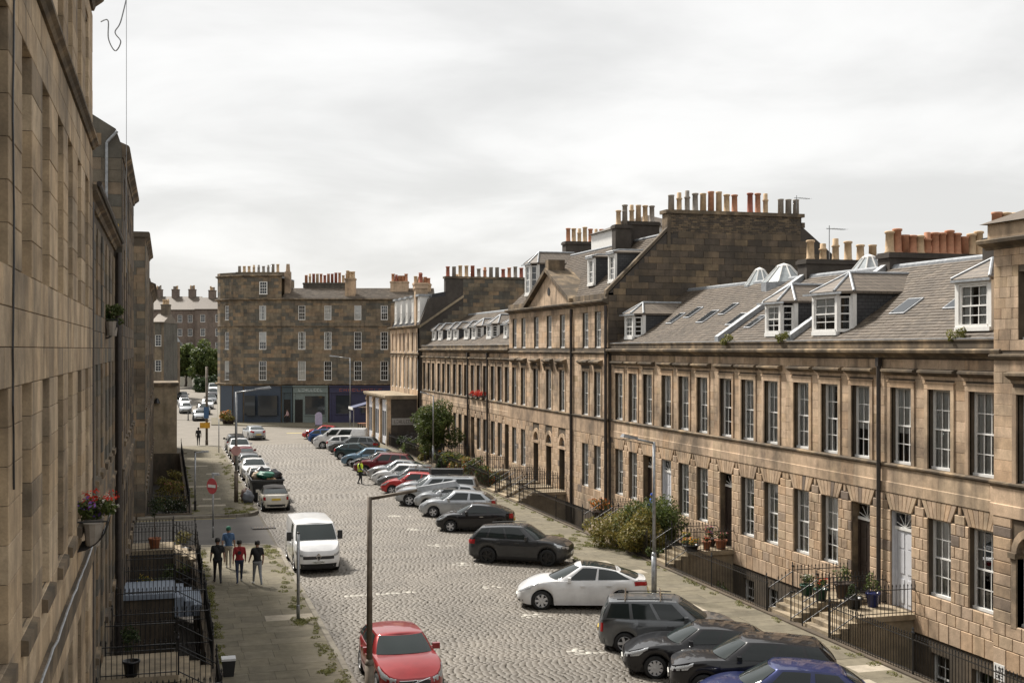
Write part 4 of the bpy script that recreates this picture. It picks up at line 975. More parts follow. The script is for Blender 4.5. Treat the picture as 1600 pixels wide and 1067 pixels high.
    MB().add([(-1.5,-1.2,2.75),(1.5,-1.2,2.75),(1.5,1.2,3.4),(-1.5,1.2,3.4),(-1.5,-1.2,2.62),(1.5,-1.2,2.62),(1.5,1.2,3.3),(-1.5,1.2,3.3)], [(0,1,2,3),(7,6,5,4),(0,4,5,1),(1,5,6,2),(3,7,4,0),(2,6,7,3)]).build('canopy', plain('navy canvas', (0.05,0.06,0.12), 0.8), a)
    MB().box(-1.55, 1.55, -1.26, -1.2, 2.5, 2.78).box(-1.56, -1.5, -1.2, 1.2, 2.62, 2.72).build('valance', M['white'], a)
    MB().tube((-1.4,-1.1,0), (-1.4,-1.1,2.65), 0.04).tube((1.4,-1.1,0), (1.4,-1.1,2.65), 0.04).tube((1.4,1.1,0), (1.4,1.1,3.3), 0.04).build('awning_post', M['galv'], a)
corner_tenement()
# ================================================================ round-cornered tenement across the junction (E)
def round_corner():
    D = 154.0; o = camfr(440, D); rz = -TH
    h = thing('corner_tenement', 'four-storey grey-brown tenement with rounded drum corner above blue shop fronts', 'building', (o.x, o.y, 0), rz)
    W = 19.0; rng = random.Random(21)
    bays = [2.55, 5.85, 9.65, 13.0, 15.6, 17.9]
    lev = [(5.3,7.75,1.0),(9.2,11.45,0.95),(12.95,14.8,0.9)]
    ops = [(x-w_/2, x+w_/2, a, b) for a, b, w_ in lev for x in bays]
    mb = wall_mesh(MB(), 0, W, -0.1, 15.4, ops, 0.0, 0.2); mb.quad((0,0.8,4.5),(W,0.8,4.5),(W,0.8,15.4),(0,0.8,15.4), 1); mb.quad((W,0,0),(W,12,0),(W,12,15.4),(W,0,15.4)); mb.quad((0,12,0),(0,12,15.4),(W,12,15.4),(W,12,0))
    mb.build('wall', [M['joint'], M['dark']], h)
    zs = [5.0+0.42*i for i in range(25)]
    def fit(rs, ops): return rs
    rs = course_rects(0, W, [4.9, 5.3]+[5.3+2.45*i/6 for i in range(1,7)]+[8.2, 8.7, 9.2]+[9.2+2.25*i/5 for i in range(1,6)]+[11.85, 12.2, 12.6, 12.95]+[12.95+1.85*i/4 for i in range(1,5)]+[15.1, 15.4], ops, 1.15, rng)
    lay(h, rs, 'midstone', 0.02, 0.008, 0.012, limit=290, jit=0.006)
    for a, b, w_ in lev:
        for x in bays:
            sash(h, x, a, w_, b-a, 0.08, 3, 2, False, rng.choice(['drape','sheer',None,'blind',None]))
    # drum: facets round the corner
    pts = [(0.0,0.0)]; ang = 0.0; x, y = 0.0, 0.0
    fac = []
    for wv, an in ((4.9, 4), (1.6, 22), (2.6, 40), (1.4, 62), (2.8, 82), (12, 96)):
        nx, ny = x-wv*math.cos(RAD(an)), y+wv*math.sin(RAD(an)); fac.append(((nx,ny),(x,y),an,wv)); x, y = nx, ny
    for (ax, ay), (bx_, by_), an, wv in fac:
        fo = [(wv/2-w_/2, wv/2+w_/2, a, b) for a, b, w_ in lev] if wv > 2 else []
        top_ = 18.6 if wv < 6 else 15.4
        p = wall_mesh(MB(), 0, wv, -0.1, top_, fo, 0.0, 0.2); p.quad((0,0.5,4.5),(wv,0.5,4.5),(wv,0.5,15.4),(0,0.5,15.4), 1)
        w_ = p.build('drum_wall', [M['joint'], M['dark']], h, (ax, ay, 0), -RAD(an))
        lay(w_, course_rects(0, wv, [4.9, 5.3]+[5.3+2.45*i/6 for i in range(1,7)]+[8.2, 8.7, 9.2]+[9.2+2.25*i/5 for i in range(1,6)]+[11.85, 12.2, 12.6, 12.95]+[12.95+1.85*i/4 for i in range(1,5)]+[15.1, 15.4]+([15.8+0.4*i for i in range(8)] if wv < 6 else []), fo, 1.0, rng), 'midstone', 0.02, 0.008, 0.012, limit=60)
        for a, b, c, d in fo: sash(w_, wv/2, c, b-a, d-c, 0.08, 3, 2, False, rng.choice(['drape', None, 'blind']))
        for z, pr in ((15.35, CORN), (12.05, STRING), (4.6, CORN)): MB().prism([(q0, z+q1) for q0, q1 in pr], -0.12, wv+0.12).build('cornice', M['trim'], w_)
        if wv < 6:
            MB().prism([(q0*0.8, 18.35+q1) for q0, q1 in CORN], -0.1, wv+0.1).build('parapet_cornice', M['trim'], w_); MB().box(0, wv, -0.05, 0.5, 18.6, 19.0).build('parapet', M['midstone'], w_)
        sp = MB().box(0.1, wv-0.1, -0.06, 0.0, 0.0, 4.6).build('shop_front', M['navy'] if wv > 2 or an < 30 else M['cream'], w_)
    top = MB(); pl = [(fac[0][1][0], fac[0][1][1])] + [f_[0] for f_ in fac[:5]] + [(-7, 9), (0, 9)]
    top.poly(pl[::-1], 18.3, 18.5).build('drum_roof', M['lead'], h)
    MB().box(-5.5, 0.0, 3.8, 9, 15.4, 18.4).build('drum_back', M['midstone'], h)
    sw = sash(h, -2.3, 16.2, 1.0, 1.6, -0.1, 3, 2, far=True)
    stk = MB().box(-6.5, -0.3, 3.0, 3.9, 18.4, 19.2).build('chimney_stack', M['midstone'], h)
    pots(stk, [(-6.1+0.62*i, 3.45, 19.2) for i in range(9)], ('potA','potC'), 0.95, 0.2); MB().box(0.0, 0.7, 2.0, 3.0, 15.4, 19.2).lathe([(0.3,19.2),(0.22,20.2)], (0.35,2.5,0), 8).build('chimney_shaft', M['ashlar'], h)
    for z, pr in ((15.35, CORN), (12.05, STRING), (4.6, CORN)): cornice(h, 0, W, z, pr)
    e0, rg = (0.1, 15.68), (4.2, 17.2)
    rb = MB().prism([(0.1,15.4), e0, rg, (9,15.4)], 0, W).build('roof', M['slate'], h); slate_field(rb, 0, W, (0.1,15.7), (4.2,17.22), sw=0.5, ex=0.32)
    stack(h, 2.0, 8.0, 4.2, 5.0, 16, 17.9, 'midstone', ('potB','potD','potA'), 12, 1.2, 0.2, along='x'); stack(h, 7.9, 9.2, 0.9, 1.9, 15.6, 18.3, 'ashlar', ('potA',), 3, 0.9, 0.22, along='x')
    stack(h, 13.5, 15.8, 2.6, 3.8, 15.6, 18.0, 'ashlar', ('potB','potD'), 5, 0.9, 0.24, along='x'); stack(h, 16.4, 18.7, 2.6, 3.8, 15.6, 17.7, 'ashlar', ('potA','potA','potB'), 5, 0.9, 0.24, along='x')
    # shop fronts
    def shop(x0, x1, m, words, wcol, wins, door=None, fasc=(3.75, 4.45)):
        s = MB(); s.box(x0, x1, -0.12, 0.0, 0.0, 4.55)
        for a, b, z0, z1 in wins: s.box(a-0.08, a, -0.18, -0.12, z0, z1); s.box(b, b+0.08, -0.18, -0.12, z0, z1); s.box(a, b, -0.18, -0.12, z1-0.06, z1); s.box(a-0.08, b+0.08, -0.22, -0.12, z0-0.12, z0)
        s.box(x0, x1, -0.26, -0.12, fasc[0], fasc[1]); s.box(x0, x0+0.22, -0.2, -0.12, 0, fasc[0]); s.box(x1-0.22, x1, -0.2, -0.12, 0, fasc[0]); s.box(x0-0.05, x1+0.05, -0.4, 0.0, 4.5, 4.66)
        o = s.build('shop_front', M[m], h)
        for a, b, z0, z1 in wins: MB().box(a, b, -0.135, -0.125, z0, z1).build('shop_window', M['farglass'], o)
        if door: MB().box(door-0.5, door+0.5, -0.14, -0.125, 0.0, 2.9).build('shop_door', M['dark'], o)
        if words: glyphs(words, (x1-x0)*0.7, 0.36, words).build('lettering', wcol, o, ((x0+x1)/2, -0.264, (fasc[0]+fasc[1])/2))
        return o
    pale = plain('faded sign letters', (0.42,0.46,0.44), 0.7); dullred = plain('dull red sign letters', (0.22,0.06,0.05), 0.7)
    shop(0.1, 1.4, 'teal', None, pale, [], 0.8); shop(1.5, 5.9, 'sage', 8, pale, [(3.0, 5.5, 1.0, 3.4)], 2.2)
    shop(6.1, 14.0, 'navy2', 10, dullred, [(6.9, 8.7, 1.1, 3.5), (10.0, 11.4, 1.2, 2.6)], 12.6); shop(14.2, 18.9, 'teal', None, pale, [(15, 18, 0.8, 3.2)])
    for a, b, c in ((-4.6,-3.3,'wine'), (-2.9,-0.5,'dark')): MB().box(a, b, -0.36, -0.06, 0.9, 3.4).build('shop_window', M['farglass'], h)
M['navy'] = plain('navy shop paint', (0.03,0.045,0.07), 0.5); M['navy2'] = plain('deep blue shop paint', (0.028,0.028,0.07), 0.45); M['sage'] = plain('sage shop paint', (0.15,0.185,0.175), 0.5); M['teal'] = plain('dark teal shop paint', (0.035,0.055,0.065), 0.5)
round_corner()
# ================================================================ far buildings
def far_block(px0, px1, D, base, eave, ridge, label, wins=(4, 3), mname='farstone', chim=2, depth=12, name='far_tenement', cat='building', roofm='slate'):
    a, b = camfr(px0, D), camfr(px1, D); L = (b-a).length
    h = thing(name, label, cat, (a.x, a.y, 0), -TH)
    cols, rows = wins; ops = []
    sh = (eave-base-0.8)/max(1, rows)
    for r in range(rows):
        for c in range(cols):
            x = L*(c+0.5)/cols; z = base+0.9+sh*r; ops.append((x-0.5, x+0.5, z+0.2, z+min(2.0, sh*0.62)))
    m = wall_mesh(MB(), 0, L, base-8, eave, ops, 0, 0.18); m.quad((0,0,base-8),(0,0,eave),(0,depth,eave),(0,depth,base-8)); m.quad((L,0,base-8),(L,depth,base-8),(L,depth,eave),(L,0,eave)); m.build('wall', M[mname], h)
    for o in ops: sash(h, (o[0]+o[1])/2, o[2], 1.0, o[3]-o[2], 0.06, 2, 2, far=True)
    MB().prism([(-0.25,eave),(-0.25,eave+0.15),(depth*0.45,ridge),(depth,eave)], -0.1, L+0.1).build('roof', M[roofm], h)
    for i in range(chim):
        x = L*(i+0.25)/chim; stack(h, x, x+1.3, depth*0.4, depth*0.55, eave, ridge+1.6, mname, ('potA','potC'), 3, 0.8, 0.2, along='x')
    return h
far_block(225, 305, 262, 5, 17.6, 20.8, 'hazy five-storey tenement far beyond the trees, left of the lighter gable', (5,4), chim=3)
far_block(305, 352, 258, 5, 17.6, 20.4, 'hazy far tenement with two bright skylights in its roof', (2,4), chim=1)
far_block(346, 362, 232, 3, 9.2, 9.6, 'pale rendered far house beside the rounded corner', (1,1), 'cream', 0, 6, 'far_house', 'house')
far_block(238, 256, 196, 0.5, 13.5, 15.0, 'narrow grey house at the far left of the uphill road', (1,3), 'midstone', 1, 8, 'far_house', 'house')
far_block(255, 266, 205, 0.5, 10.5, 12.0, 'small far house with a lead hipped roof by the road', (1,2), 'darkstone', 0, 6, 'far_house', 'house', 'lead')
far_block(262, 300, 245, 2.5, 6.0, 6.8, 'low pale garden building behind the far trees', (3,1), 'cream', 0, 6, 'far_house', 'house')
# ================================================================ left-hand street front (frame: origin at the near end, x runs up the street)
LZ = [0, 0.4, 0.8, 1.2, 1.6] + [1.6+2.6*i/6 for i in range(1,7)] + [4.2+1.82*i/4 for i in range(1,5)] + [6.02+2.87*i/7 for i in range(1,8)] + [8.89+1.28*i/3 for i in range(1,4)] + [10.17+2.69*i/6 for i in range(1,7)]
def left_house(name, label, X, Y0, Y1, cents, tops, top, group=None, see_from=None, rev=0.28, corn=True, mname='leftstone', xlay=None, lim=290, ww=1.05, extra=()):
    W = Y1-Y0; h = thing(name, label, 'building', (X, Y0, 0), RAD(90), group); rng = random.Random(int(Y0)+3)
    cs = [c-Y0 for c in cents]
    lv = [(1.6,4.2),(6.02,8.89)] + list(tops)
    ops = [(c-ww/2, c+ww/2, a, b) for c in cs for a, b in lv if b < top-0.3]
    ops = [o for o in ops if not any(abs((o[0]+o[1])/2+Y0-e) < 0.3 and o[2] < 2 for e in extra)] + [(e-Y0-0.6, e-Y0+0.6, 0.6, 4.2) for e in extra]
    m = wall_mesh(MB(), 0, W, -2.7, top, [(a-0.012, b+0.012, c-0.01, d+0.01) for a, b, c, d in ops], 0.012, 0.5)
    m.quad((0,0.012,-2.7),(0,0.012,top),(0,11,top),(0,11,-2.7)); m.quad((W,0.012,-2.7),(W,11,-2.7),(W,11,top),(W,0.012,top)); m.quad((0,11,-2.7),(0,11,top),(W,11,top),(W,11,-2.7)); m.quad((0,1.3,-2.7),(W,1.3,-2.7),(W,1.3,top),(0,1.3,top), 1)
    m.build('wall', [M['joint'], M['dark']], h)
    zs = [z for z in LZ if z <= top]
    if top > 13.3:
        zs += [13.29, 13.72, 13.95, 14.2]
        z = 14.2
        while z < top-0.35: z += 0.42; zs.append(min(z, top))
    x0 = 0 if xlay is None else xlay-Y0
    rs = course_rects(x0, W, zs, ops, 0.95, rng)
    lay(h, rs, mname, 0.018, 0.007, 0.008, rev, lim, key=lambda r: abs(r[0]+Y0-max(Y0, 15.5))*0.6+abs(r[2]-9.0), jit=0.003)
    for a, b, c, d in ops:
        if c == 0.6: MB().box(a, b, 0.4, 0.45, c, d).build('door', M['brownpaint'], h); continue
        sash(h, (a+b)/2, c, b-a-0.01, d-c-0.01, rev, 3, 2, False, rng.choice(['drape','sheer',None]))
        if c < 9: MB().prism([(0.05,c-0.2),(-0.1,c-0.2),(-0.1,c-0.03),(0.05,c)], a-0.12, b+0.12).build('window_sill', M['trim'], h)
    cornice(h, 0, W, 4.62, [(0.03,0),(-0.05,0),(-0.05,0.42),(-0.09,0.45),(-0.09,0.5),(0.03,0.55)], 'trim', 'band')
    if corn: cornice(h, 0, W+0.02, top-0.03, [(0.1,0), (-0.05,0), (-0.09,0.1), (-0.22,0.2), (-0.26,0.24), (-0.26,0.36), (-0.22,0.42), (0.1,0.44)], 'trim')
    return h
c1_ = [10.8, 13.1, 15.4, 17.75, 20.15, 22.15, 24.4, 26.65]
L1 = left_house('near_tenement', 'tall near tenement of large pale sandstone blocks with deep plain windows', FL, -4.0, 28.6, c1_, [(10.17,12.86),(14.2,16.2)], 16.85, xlay=9.0, lim=300)
cornice(L1, 12, 32.6, 13.72, [(0.03,0),(-0.06,0),(-0.1,0.06),(-0.16,0.1),(-0.16,0.16),(0.03,0.22)], 'trim', 'string_course')
cb = MB(); rng_ = random.Random(2); prev = (8.0, -0.1, 5.2)
for i in range(40):
    nx = (8.0+0.62*(i+1), -0.11-rng_.uniform(0,0.015), 5.2+rng_.uniform(-0.025,0.025)); cb.tube(prev, nx, 0.02, n=6); prev = nx
cb.build('wall_cable', M['lead'], L1)
cb = MB(); prev = (17.9, -0.03, 16.8)
for i in range(30):
    z = 16.8-0.3*(i+1); nx = (17.9+0.05*math.sin(i*0.7)+rng_.uniform(-0.02,0.02), -0.035, z); cb.tube(prev, nx, 0.012, n=5); prev = nx
cb.build('wall_cable', M['iron'], L1)
hp = MB(); pp = [(32.45,-0.2,16.55),(32.5,-0.35,16.6),(32.52,-0.36,16.2),(32.55,-0.5,15.95),(32.5,-0.62,16.15),(32.5,-0.5,16.35),(32.5,-0.62,16.6),(32.5,-0.78,17.3)]
sp = []
for i in range(len(pp)-1):
    p0, p1, p2, p3 = (Vector(pp[max(0, min(len(pp)-1, i+k))]) for k in (-1, 0, 1, 2))
    for j in range(8):
        u = j/8; sp.append(0.5*((2*p1)+(p2-p0)*u+(2*p0-5*p1+4*p2-p3)*u*u+(3*p1-p0-3*p2+p3)*u**3))
for a, b in zip(sp[:-1], sp[1:]): hp.tube(a, b, 0.014, n=6)
hp.tube((32.5,-0.74,17.2), (32.5,-0.74,11.0), 0.008, n=4)
hp.build('hanging_cable', M['lead'], L1)
L2 = left_house('lower_tenement', 'lower sooty tenement with iron gutter beside the tall near one', -1.72, 28.6, 44.2, [30.4, 32.7, 35.0, 37.6, 39.9, 42.3], [(10.17,12.2)], 12.7, mname='midstone', lim=200, rev=0.25, extra=(35.0,), corn=False)
cornice(L2, 0, 15.6, 12.68, [(0.1,0), (-0.05,0), (-0.1,0.1), (-0.22,0.16), (-0.24,0.28), (0.1,0.3)]); MB().prism([(-0.15,12.98),(-0.15,13.0),(5,13.5),(10.5,13.0)], 0, 15.6).build('roof', M['slate'], L2); MB().tube((0,-0.28,12.98), (15.6,-0.28,12.98), 0.06).build('gutter', M['pipe'], L2)
MB().tube((15.3,-0.14,-2.5), (15.3,-0.14,12.6), 0.1).build('downpipe', M['pipe'], L2); MB().tube((0.3,-0.1,-2.5), (0.3,-0.1,12.6), 0.06).build('downpipe', M['pipe'], L2)
L3 = left_house('projecting_tenement', 'slightly projecting tenement with deep eaves cornice at the corner of the side lane', -1.48, 44.2, 59.2, [46.3, 48.7, 51.1, 53.5, 55.9, 58.0], [(10.17,12.86),(14.0,15.4)], 15.95, mname='darkstone', lim=200, rev=0.22, extra=(46.3,))
MB().prism([(-0.2,16.35),(4.5,18.3),(10,16.35)], 0, 15).build('roof', M['slate'], L3)
ga = MB(); q = [(0.0,-2.7),(0.0,16.3),(0.2,16.9),(3.5,18.9),(6.5,18.9),(11,15.6),(11,-2.7)]; ga.add([(-0.02,y,z) for y, z in q]+[(0.5,y,z) for y, z in q], [tuple(range(7))[::-1], tuple(range(7,14))]+[(i,(i+1)%7,7+(i+1)%7,7+i) for i in range(7)]); gg = ga.build('gable_wall', M['midstone'], L3)
for i in range(16): MB().box(-0.035-0.006*(i%2), -0.02, 0.02, 0.65+0.35*(i%2), 9.6+0.42*i, 9.6+0.42*i+0.405).build('stone', M['midstone'], gg)
for i in range(17): MB().box(-0.032, -0.02, 0.68+0.35*(i%2), 1.75+0.3*(i%2), 9.6+0.42*i, 9.6+0.42*i+0.405).build('stone', M['midstone'], gg)
for i in range(17): MB().box(-0.034, -0.02, 1.77+0.3*(i%2), 3.2, 9.6+0.42*i, 9.6+0.42*i+0.405).build('stone', M['midstone'], gg)
MB().tube((-0.12,0.15,16.8), (-0.12,0.5,16.4), 0.05).tube((-0.12,0.5,16.4), (-0.12,0.52,8.0), 0.05).build('downpipe', M['lead'], gg)
L4 = left_house('lane_corner_tenement', 'plain tall tenement end wall on the far corner of the side lane', -1.14, 70.6, 88.0, [72.6, 75.0, 77.4, 79.8, 82.2, 84.6], [(10.17,12.6)], 15.4, mname='midstone', lim=60, rev=0.2)
g4 = MB().box(-0.03, 0.0, 0, 10, -2.7, 15.5).box(-0.12, -0.03, -0.2, 3.0, 15.5, 15.8)
gw4 = g4.build('gable_wall', M['joint'], L4)
for i in range(43):
    for j in range(3): MB().box(-0.05, -0.03, 0.02+0.75*j-(0.3 if i%2 and j else 0), 0.75*(j+1)-(0.3 if i%2 else 0)-0.01, -2.2+0.4*i, -2.2+0.4*i+0.388).build('stone', M['midstone'], gw4)
L5 = left_house('far_left_tenement', 'far sooty tenement run ending at the low flat-roofed extension', -1.1, 88.0, 112.0, [90.5+2.6*i for i in range(8)], [(10.17,12.2)], 13.4, mname='darkstone', lim=0, rev=0.2)
MB().prism([(-0.4,13.8),(4.5,16.0),(9,13.8)], 0, 24).build('roof', M['slate'], L5)
for i in range(3): stack(L5, 3+8*i, 3.8+8*i, 3.0, 6.0, 14, 17.2, 'darkstone', ('potA','potC'), 5)
ex = thing('flat_roofed_extension', 'low flat-roofed stone extension with coping beside the junction', 'building', (-6, 112.2, 0))
MB().box(0, 6.9, 0, 7, -2.7, 6.0).build('wall', M['coping'], ex); MB().box(-0.1, 7.05, -0.12, 7.1, 6.0, 6.3).build('coping', M['trim'], ex); MB().lathe([(0.3,0),(0.18,0.3),(0.1,0.45)], (5.2,-0.18,4.5), 8).build('wall_lamp', M['iron'], ex)
# ---------------------------------------------------------------- entries and railings
def world_R(X, Yf): return lambda x, y: (X+y, Yf-x)
def world_L(X, Y0): return lambda x, y: (X-y, Y0+x)
def fence_front(tw, W, doors, d, who, group, steps=1.15, x0=0.0, hw=0.9, sides=('uphill', 'downhill'), names=()):
    nm = lambda x: (names[doors.index(x)] + ' ') if names else 'the '
    "railings along the pavement with gaps at the steps, and up both sides of each landing"
    cuts = [(x-hw, x+hw) for x in doors]; x = x0
    segs = intervals(x0, W, cuts)
    for i, (a, b) in enumerate(segs):
        wh = '' if len(segs) == 1 else sides[0] + '-end ' if i == 0 else sides[1] + '-end ' if i == len(segs)-1 else ('middle ' if not names else names[i-1] + '-adjoining ')
        if b-a > 0.4: railing(tw(a+0.02, -d+0.16), tw(b-0.02, -d+0.16), wh + 'iron railing along the pavement at ' + who, group, z0=0.04)
    for x in doors:
        for s in (-1, 1):
            xx = x+s*(hw-0.06)
            railing(tw(xx, -0.05), tw(xx, -d+steps+0.05), 'railing, ' + sides[s > 0] + ' side of ' + nm(x) + 'landing at ' + who, group, h_=1.0, z0=0.6, post=False)
            railing(tw(xx, -d+steps), tw(xx, -d+0.16), 'sloping handrail, ' + sides[s > 0] + ' side of ' + nm(x) + 'steps at ' + who, group, h_=0.95, z0=0.6, z1=0.04)
whoA = ['the house beside the projecting pavilion', 'the house with the wide canted dormer', 'the house between the lead skews', 'the house where the man in blue stands', 'the house against the sooty gable']
patA = ['DWW', 'WWD', 'DWW', 'DWW', 'WWD']
def bays_of(W): return [W/2-2.08*W/6.6, W/2, W/2+2.08*W/6.6]
for i in range(5):
    W = YA[i+1]-YA[i]; fence_front(world_R(FR, YA[i+1]), W, [b for b, k in zip(bays_of(W), patA[i]) if k == 'D'], 3.4, whoA[i], 'iron railings of the right-hand terrace', sides=('junction', 'pavilion'))
fence_front(world_R(23.4, 30.2), 8.0, [], 3.1, 'the projecting pavilion', 'iron railings of the right-hand terrace')
fence_front(world_R(23.5, 83.4), 20.2, [6.6, 9.4, 12.1], 3.2, 'the pedimented block', 'iron railings of the right-hand terrace', sides=('junction', 'gable'), names=('left arch', 'middle arch', 'right arch'))
whoC = ['the house adjoining the pedimented block', 'the house with red window boxes', 'the house behind the flowering gardens', 'the house behind the tall shrub', 'the house next to the dark far gable']
for i in range(5):
    W = YC[i+1]-YC[i]; fence_front(world_R(FR, YC[i+1]), W, [b for b, k in zip(bays_of(W), patC[i]) if k == 'D'], 3.4, whoC[i], 'iron railings of the far terrace', sides=('junction', 'pediment'))
def left_entry(parent, x, d, mname, y0=0.0, hw=0.85):
    MB().box(x-hw, x+hw, -d+1.15, y0, 0.42, 0.6).build('landing', M[mname], parent); MB().box(x-hw+0.08, x+hw-0.08, -d+1.2, y0, -2.7, 0.42).build('landing_base', M['joint'], parent)
    for i in range(3): MB().box(x-hw-0.05, x+hw+0.05, -d+1.15-0.3*i-0.32, -d+1.15-0.3*i+0.02, -0.25, 0.6-0.15*(i+1)).build('step', M[mname], parent)
M['bluestep'] = plain('blue grey painted step', (0.22,0.255,0.31), 0.7, 0, 0.1)
left_entry(L2, 35.0-28.6, 3.18, 'coping', hw=1.3); left_entry(L3, 46.3-44.2, 2.94, 'bluestep', hw=1.3); left_entry(L3, 55.9-44.2, 2.94, 'coping', hw=1.1)
fence_front(world_L(-1.6, 14.0), 14.6, [], 3.06, 'the tall near tenement', 'iron railings on the left pavement')
fence_front(world_L(-1.72, 28.6), 15.6, [6.4], 3.18, 'the lower sooty tenement', 'iron railings on the left pavement', hw=1.35, sides=('basket', 'lane'))
fence_front(world_L(-1.48, 44.2), 15.0, [2.1, 11.7], 2.94, 'the projecting corner tenement', 'iron railings on the left pavement', hw=1.3, sides=('basket', 'lane'), names=('blue-grey', 'lane-corner'))
for yy, q in ((30.6, 'at the foot of the near tenement wall'), (39.2, 'below the potted clipped tree landing'), (42.6, 'just before the blue-grey landing'), (50.2, 'beyond the blue-grey landing')): railing((-1.6, yy), (RL-0.16, yy), 'spear-topped railing across the left basement area ' + q, 'iron railings on the left pavement', z0=0.04, h_=1.25, low=0.1)
railing((-1.4, 59.2), (RL-0.16, 59.2), 'black spear-topped iron railing across the end of the basement area beside the lane', 'iron railings on the left pavement', z0=0.04)
railing((-1.0, 71.0), (RL-0.2, 71.0), 'dark iron railing across the basement area on the far side of the lane', 'iron railings beyond the lane', z0=0.05, sp=0.16)
for a, b, q in ((71.0, 84.5, 'next to the lane corner'), (84.5, 98.0, 'in the middle of the run'), (98.0, 111.8, 'next to the flat-roofed extension')):
    railing((RL-0.2, a), (RL-0.2, b), 'dark iron railing beyond the side lane, ' + q, 'iron railings beyond the lane', z0=0.05, sp=0.16)
railing((20.6, 115.6), (23.3, 115.6), 'iron railing in front of the dark end wall of the shop extension', 'iron railings of the far terrace', z0=0.04)
for xx in (15.0, ): MB().tube((YA[2]-xx*0, 0, 0), (YA[2], 0, 0.01), 0.01)
dp = tag(MB().tube((FR-0.16, 36.75, -2.5), (FR-0.16, 36.75, 9.0), 0.075).box(FR-0.24, FR-0.08, 36.66, 36.84, 8.7, 9.0).build('downpipe', M['pipe']), 'black iron downpipe on the terrace wall above the double doorsteps', 'downpipe')
for y, l in ((96.0, 'thin black downpipe on the far terrace by the tall shrub'), (89.75, 'thin black downpipe beside the red window boxes')):
    tag(MB().tube((FR-0.16, y, -2.5), (FR-0.16, y, 9.0), 0.08).box(FR-0.26, FR-0.06, y-0.1, y+0.1, 8.7, 9.0).build('downpipe', M['pipe']), l, 'downpipe')
# glazed cupolas behind the ridge
def cupola(x, y, z, r, label):
    c = thing('glass_cupola', label, 'cupola', (x, y, z), 0.2, 'glazed cupolas behind the terrace ridge'); n = 10
    MB().lathe([(r*1.05,-1.2),(r*1.05,0.12),(r*0.98,0.12)], n=n).build('drum', M['lead'], c)
    gl = MB(); br = MB()
    for i in range(n):
        a, b = 2*math.pi*i/n, 2*math.pi*(i+1)/n; P = lambda t, q, hh: (q*math.cos(t), q*math.sin(t), hh)
        gl.quad(P(a,r,0.12), P(b,r,0.12), P(b,r*0.3,0.9), P(a,r*0.3,0.9)); br.tube(P(a,r,0.14), P(a,r*0.3,0.92), 0.035, n=5)
    br.lathe([(r*0.34,0.88),(r*0.3,0.96),(0.02,1.05)], n=n)
    gl.build('pane', plain('milky cupola glass', (0.34,0.37,0.38), 0.15), c); br.build('glazing_bar', M['white'], c)
for px, Y, r, l in ((1187, 55.5, 0.9, 'smaller glazed cupola against the sooty gable'), (1225, 52.5, 1.25, 'larger glazed cupola against the sooty gable'), (1358, 46.5, 1.1, 'glazed cupola peeping up behind the terracotta pots')):
    X_ = Y*math.tan(TH+math.atan((px-800)/FPX)); cupola(X_, Y, 12.35, r*0.82, l)
# TV aerials
for px, X_, Y, z0, z1, l in ((1312, 29.5, 50.1, 13.0, 15.0, 'thin television aerial on the terrace chimney'), (1242, 35.2, 63.4, 17.0, 18.2, 'thin television aerial on the gable stack')):
    t = thing('aerial', l, 'aerial', (X_, Y, z0), 0.3); h_ = z1-z0
    MB().tube((0,0,0), (0,0,h_), 0.02).build('mast', M['galv'], t)
    b = MB().tube((-0.2,0,h_-0.15), (1.1,0,h_-0.12), 0.014, n=5)
    for i in range(6): b.tube((0.1+0.18*i,-0.25,h_-0.14), (0.1+0.18*i,0.25,h_-0.14), 0.008, n=4)
    b.build('boom', M['galv'], t)
# ================================================================ vehicles
def paint(name, col, metal=0.25, rough=0.32):
    m, t, p = mat(name); p.inputs['Base Color'].default_value = (*col, 1); p.inputs['Metallic'].default_value = metal; p.inputs['Roughness'].default_value = rough
    p.inputs['Specular IOR Level'].default_value = 0.25; p.inputs['Coat Weight'].default_value = 0.85; p.inputs['Coat Roughness'].default_value = 0.04
    c = mix(t, 1.0, col, ramp(t, noise(t, 2.5, 4), [(0.3, 0.88), (0.7, 1.1)]), 'MULTIPLY'); t.links.new(c, p.inputs['Base Color']); return m
PAINT = {k: paint(k + ' car paint', c, mt) for k, c, mt in [('white', (0.74,0.745,0.75), 0), ('silver', (0.42,0.44,0.46), 0.6), ('grey', (0.13,0.138,0.145), 0.5), ('darkgrey', (0.045,0.047,0.05), 0.4), ('black', (0.009,0.009,0.011), 0.2),
    ('red', (0.26,0.018,0.02), 0.3), ('bright red', (0.42,0.03,0.03), 0.1), ('maroon', (0.15,0.012,0.02), 0.3), ('blue', (0.02,0.03,0.115), 0.4), ('navy', (0.015,0.022,0.06), 0.4), ('sky blue', (0.16,0.26,0.36), 0.4), ('cream', (0.56,0.53,0.46), 0), ('teal', (0.03,0.06,0.07), 0.4), ('bluebright', (0.02,0.07,0.22), 0.3)]}
M['carglass'] = dark_glass('car glass', (0.02,0.027,0.027)); M['tyre'] = plain('tyre rubber', (0.013,0.013,0.013), 0.8, 0, 0.2); M['alloy'] = plain('alloy wheel', (0.55,0.55,0.56), 0.35, 0.25, 0.1); M['darkalloy'] = plain('dark alloy wheel', (0.03,0.03,0.03), 0.35, 0.5, 0.1)
M['plastic'] = plain('black plastic trim', (0.014,0.014,0.015), 0.5, 0, 0.1); M['lamp'] = plain('clear lamp lens', (0.5,0.52,0.54), 0.08, 0.5, 0.3, 30); M['taillamp'] = plain('red lamp lens', (0.32,0.012,0.014), 0.12, 0.0, 0.2)
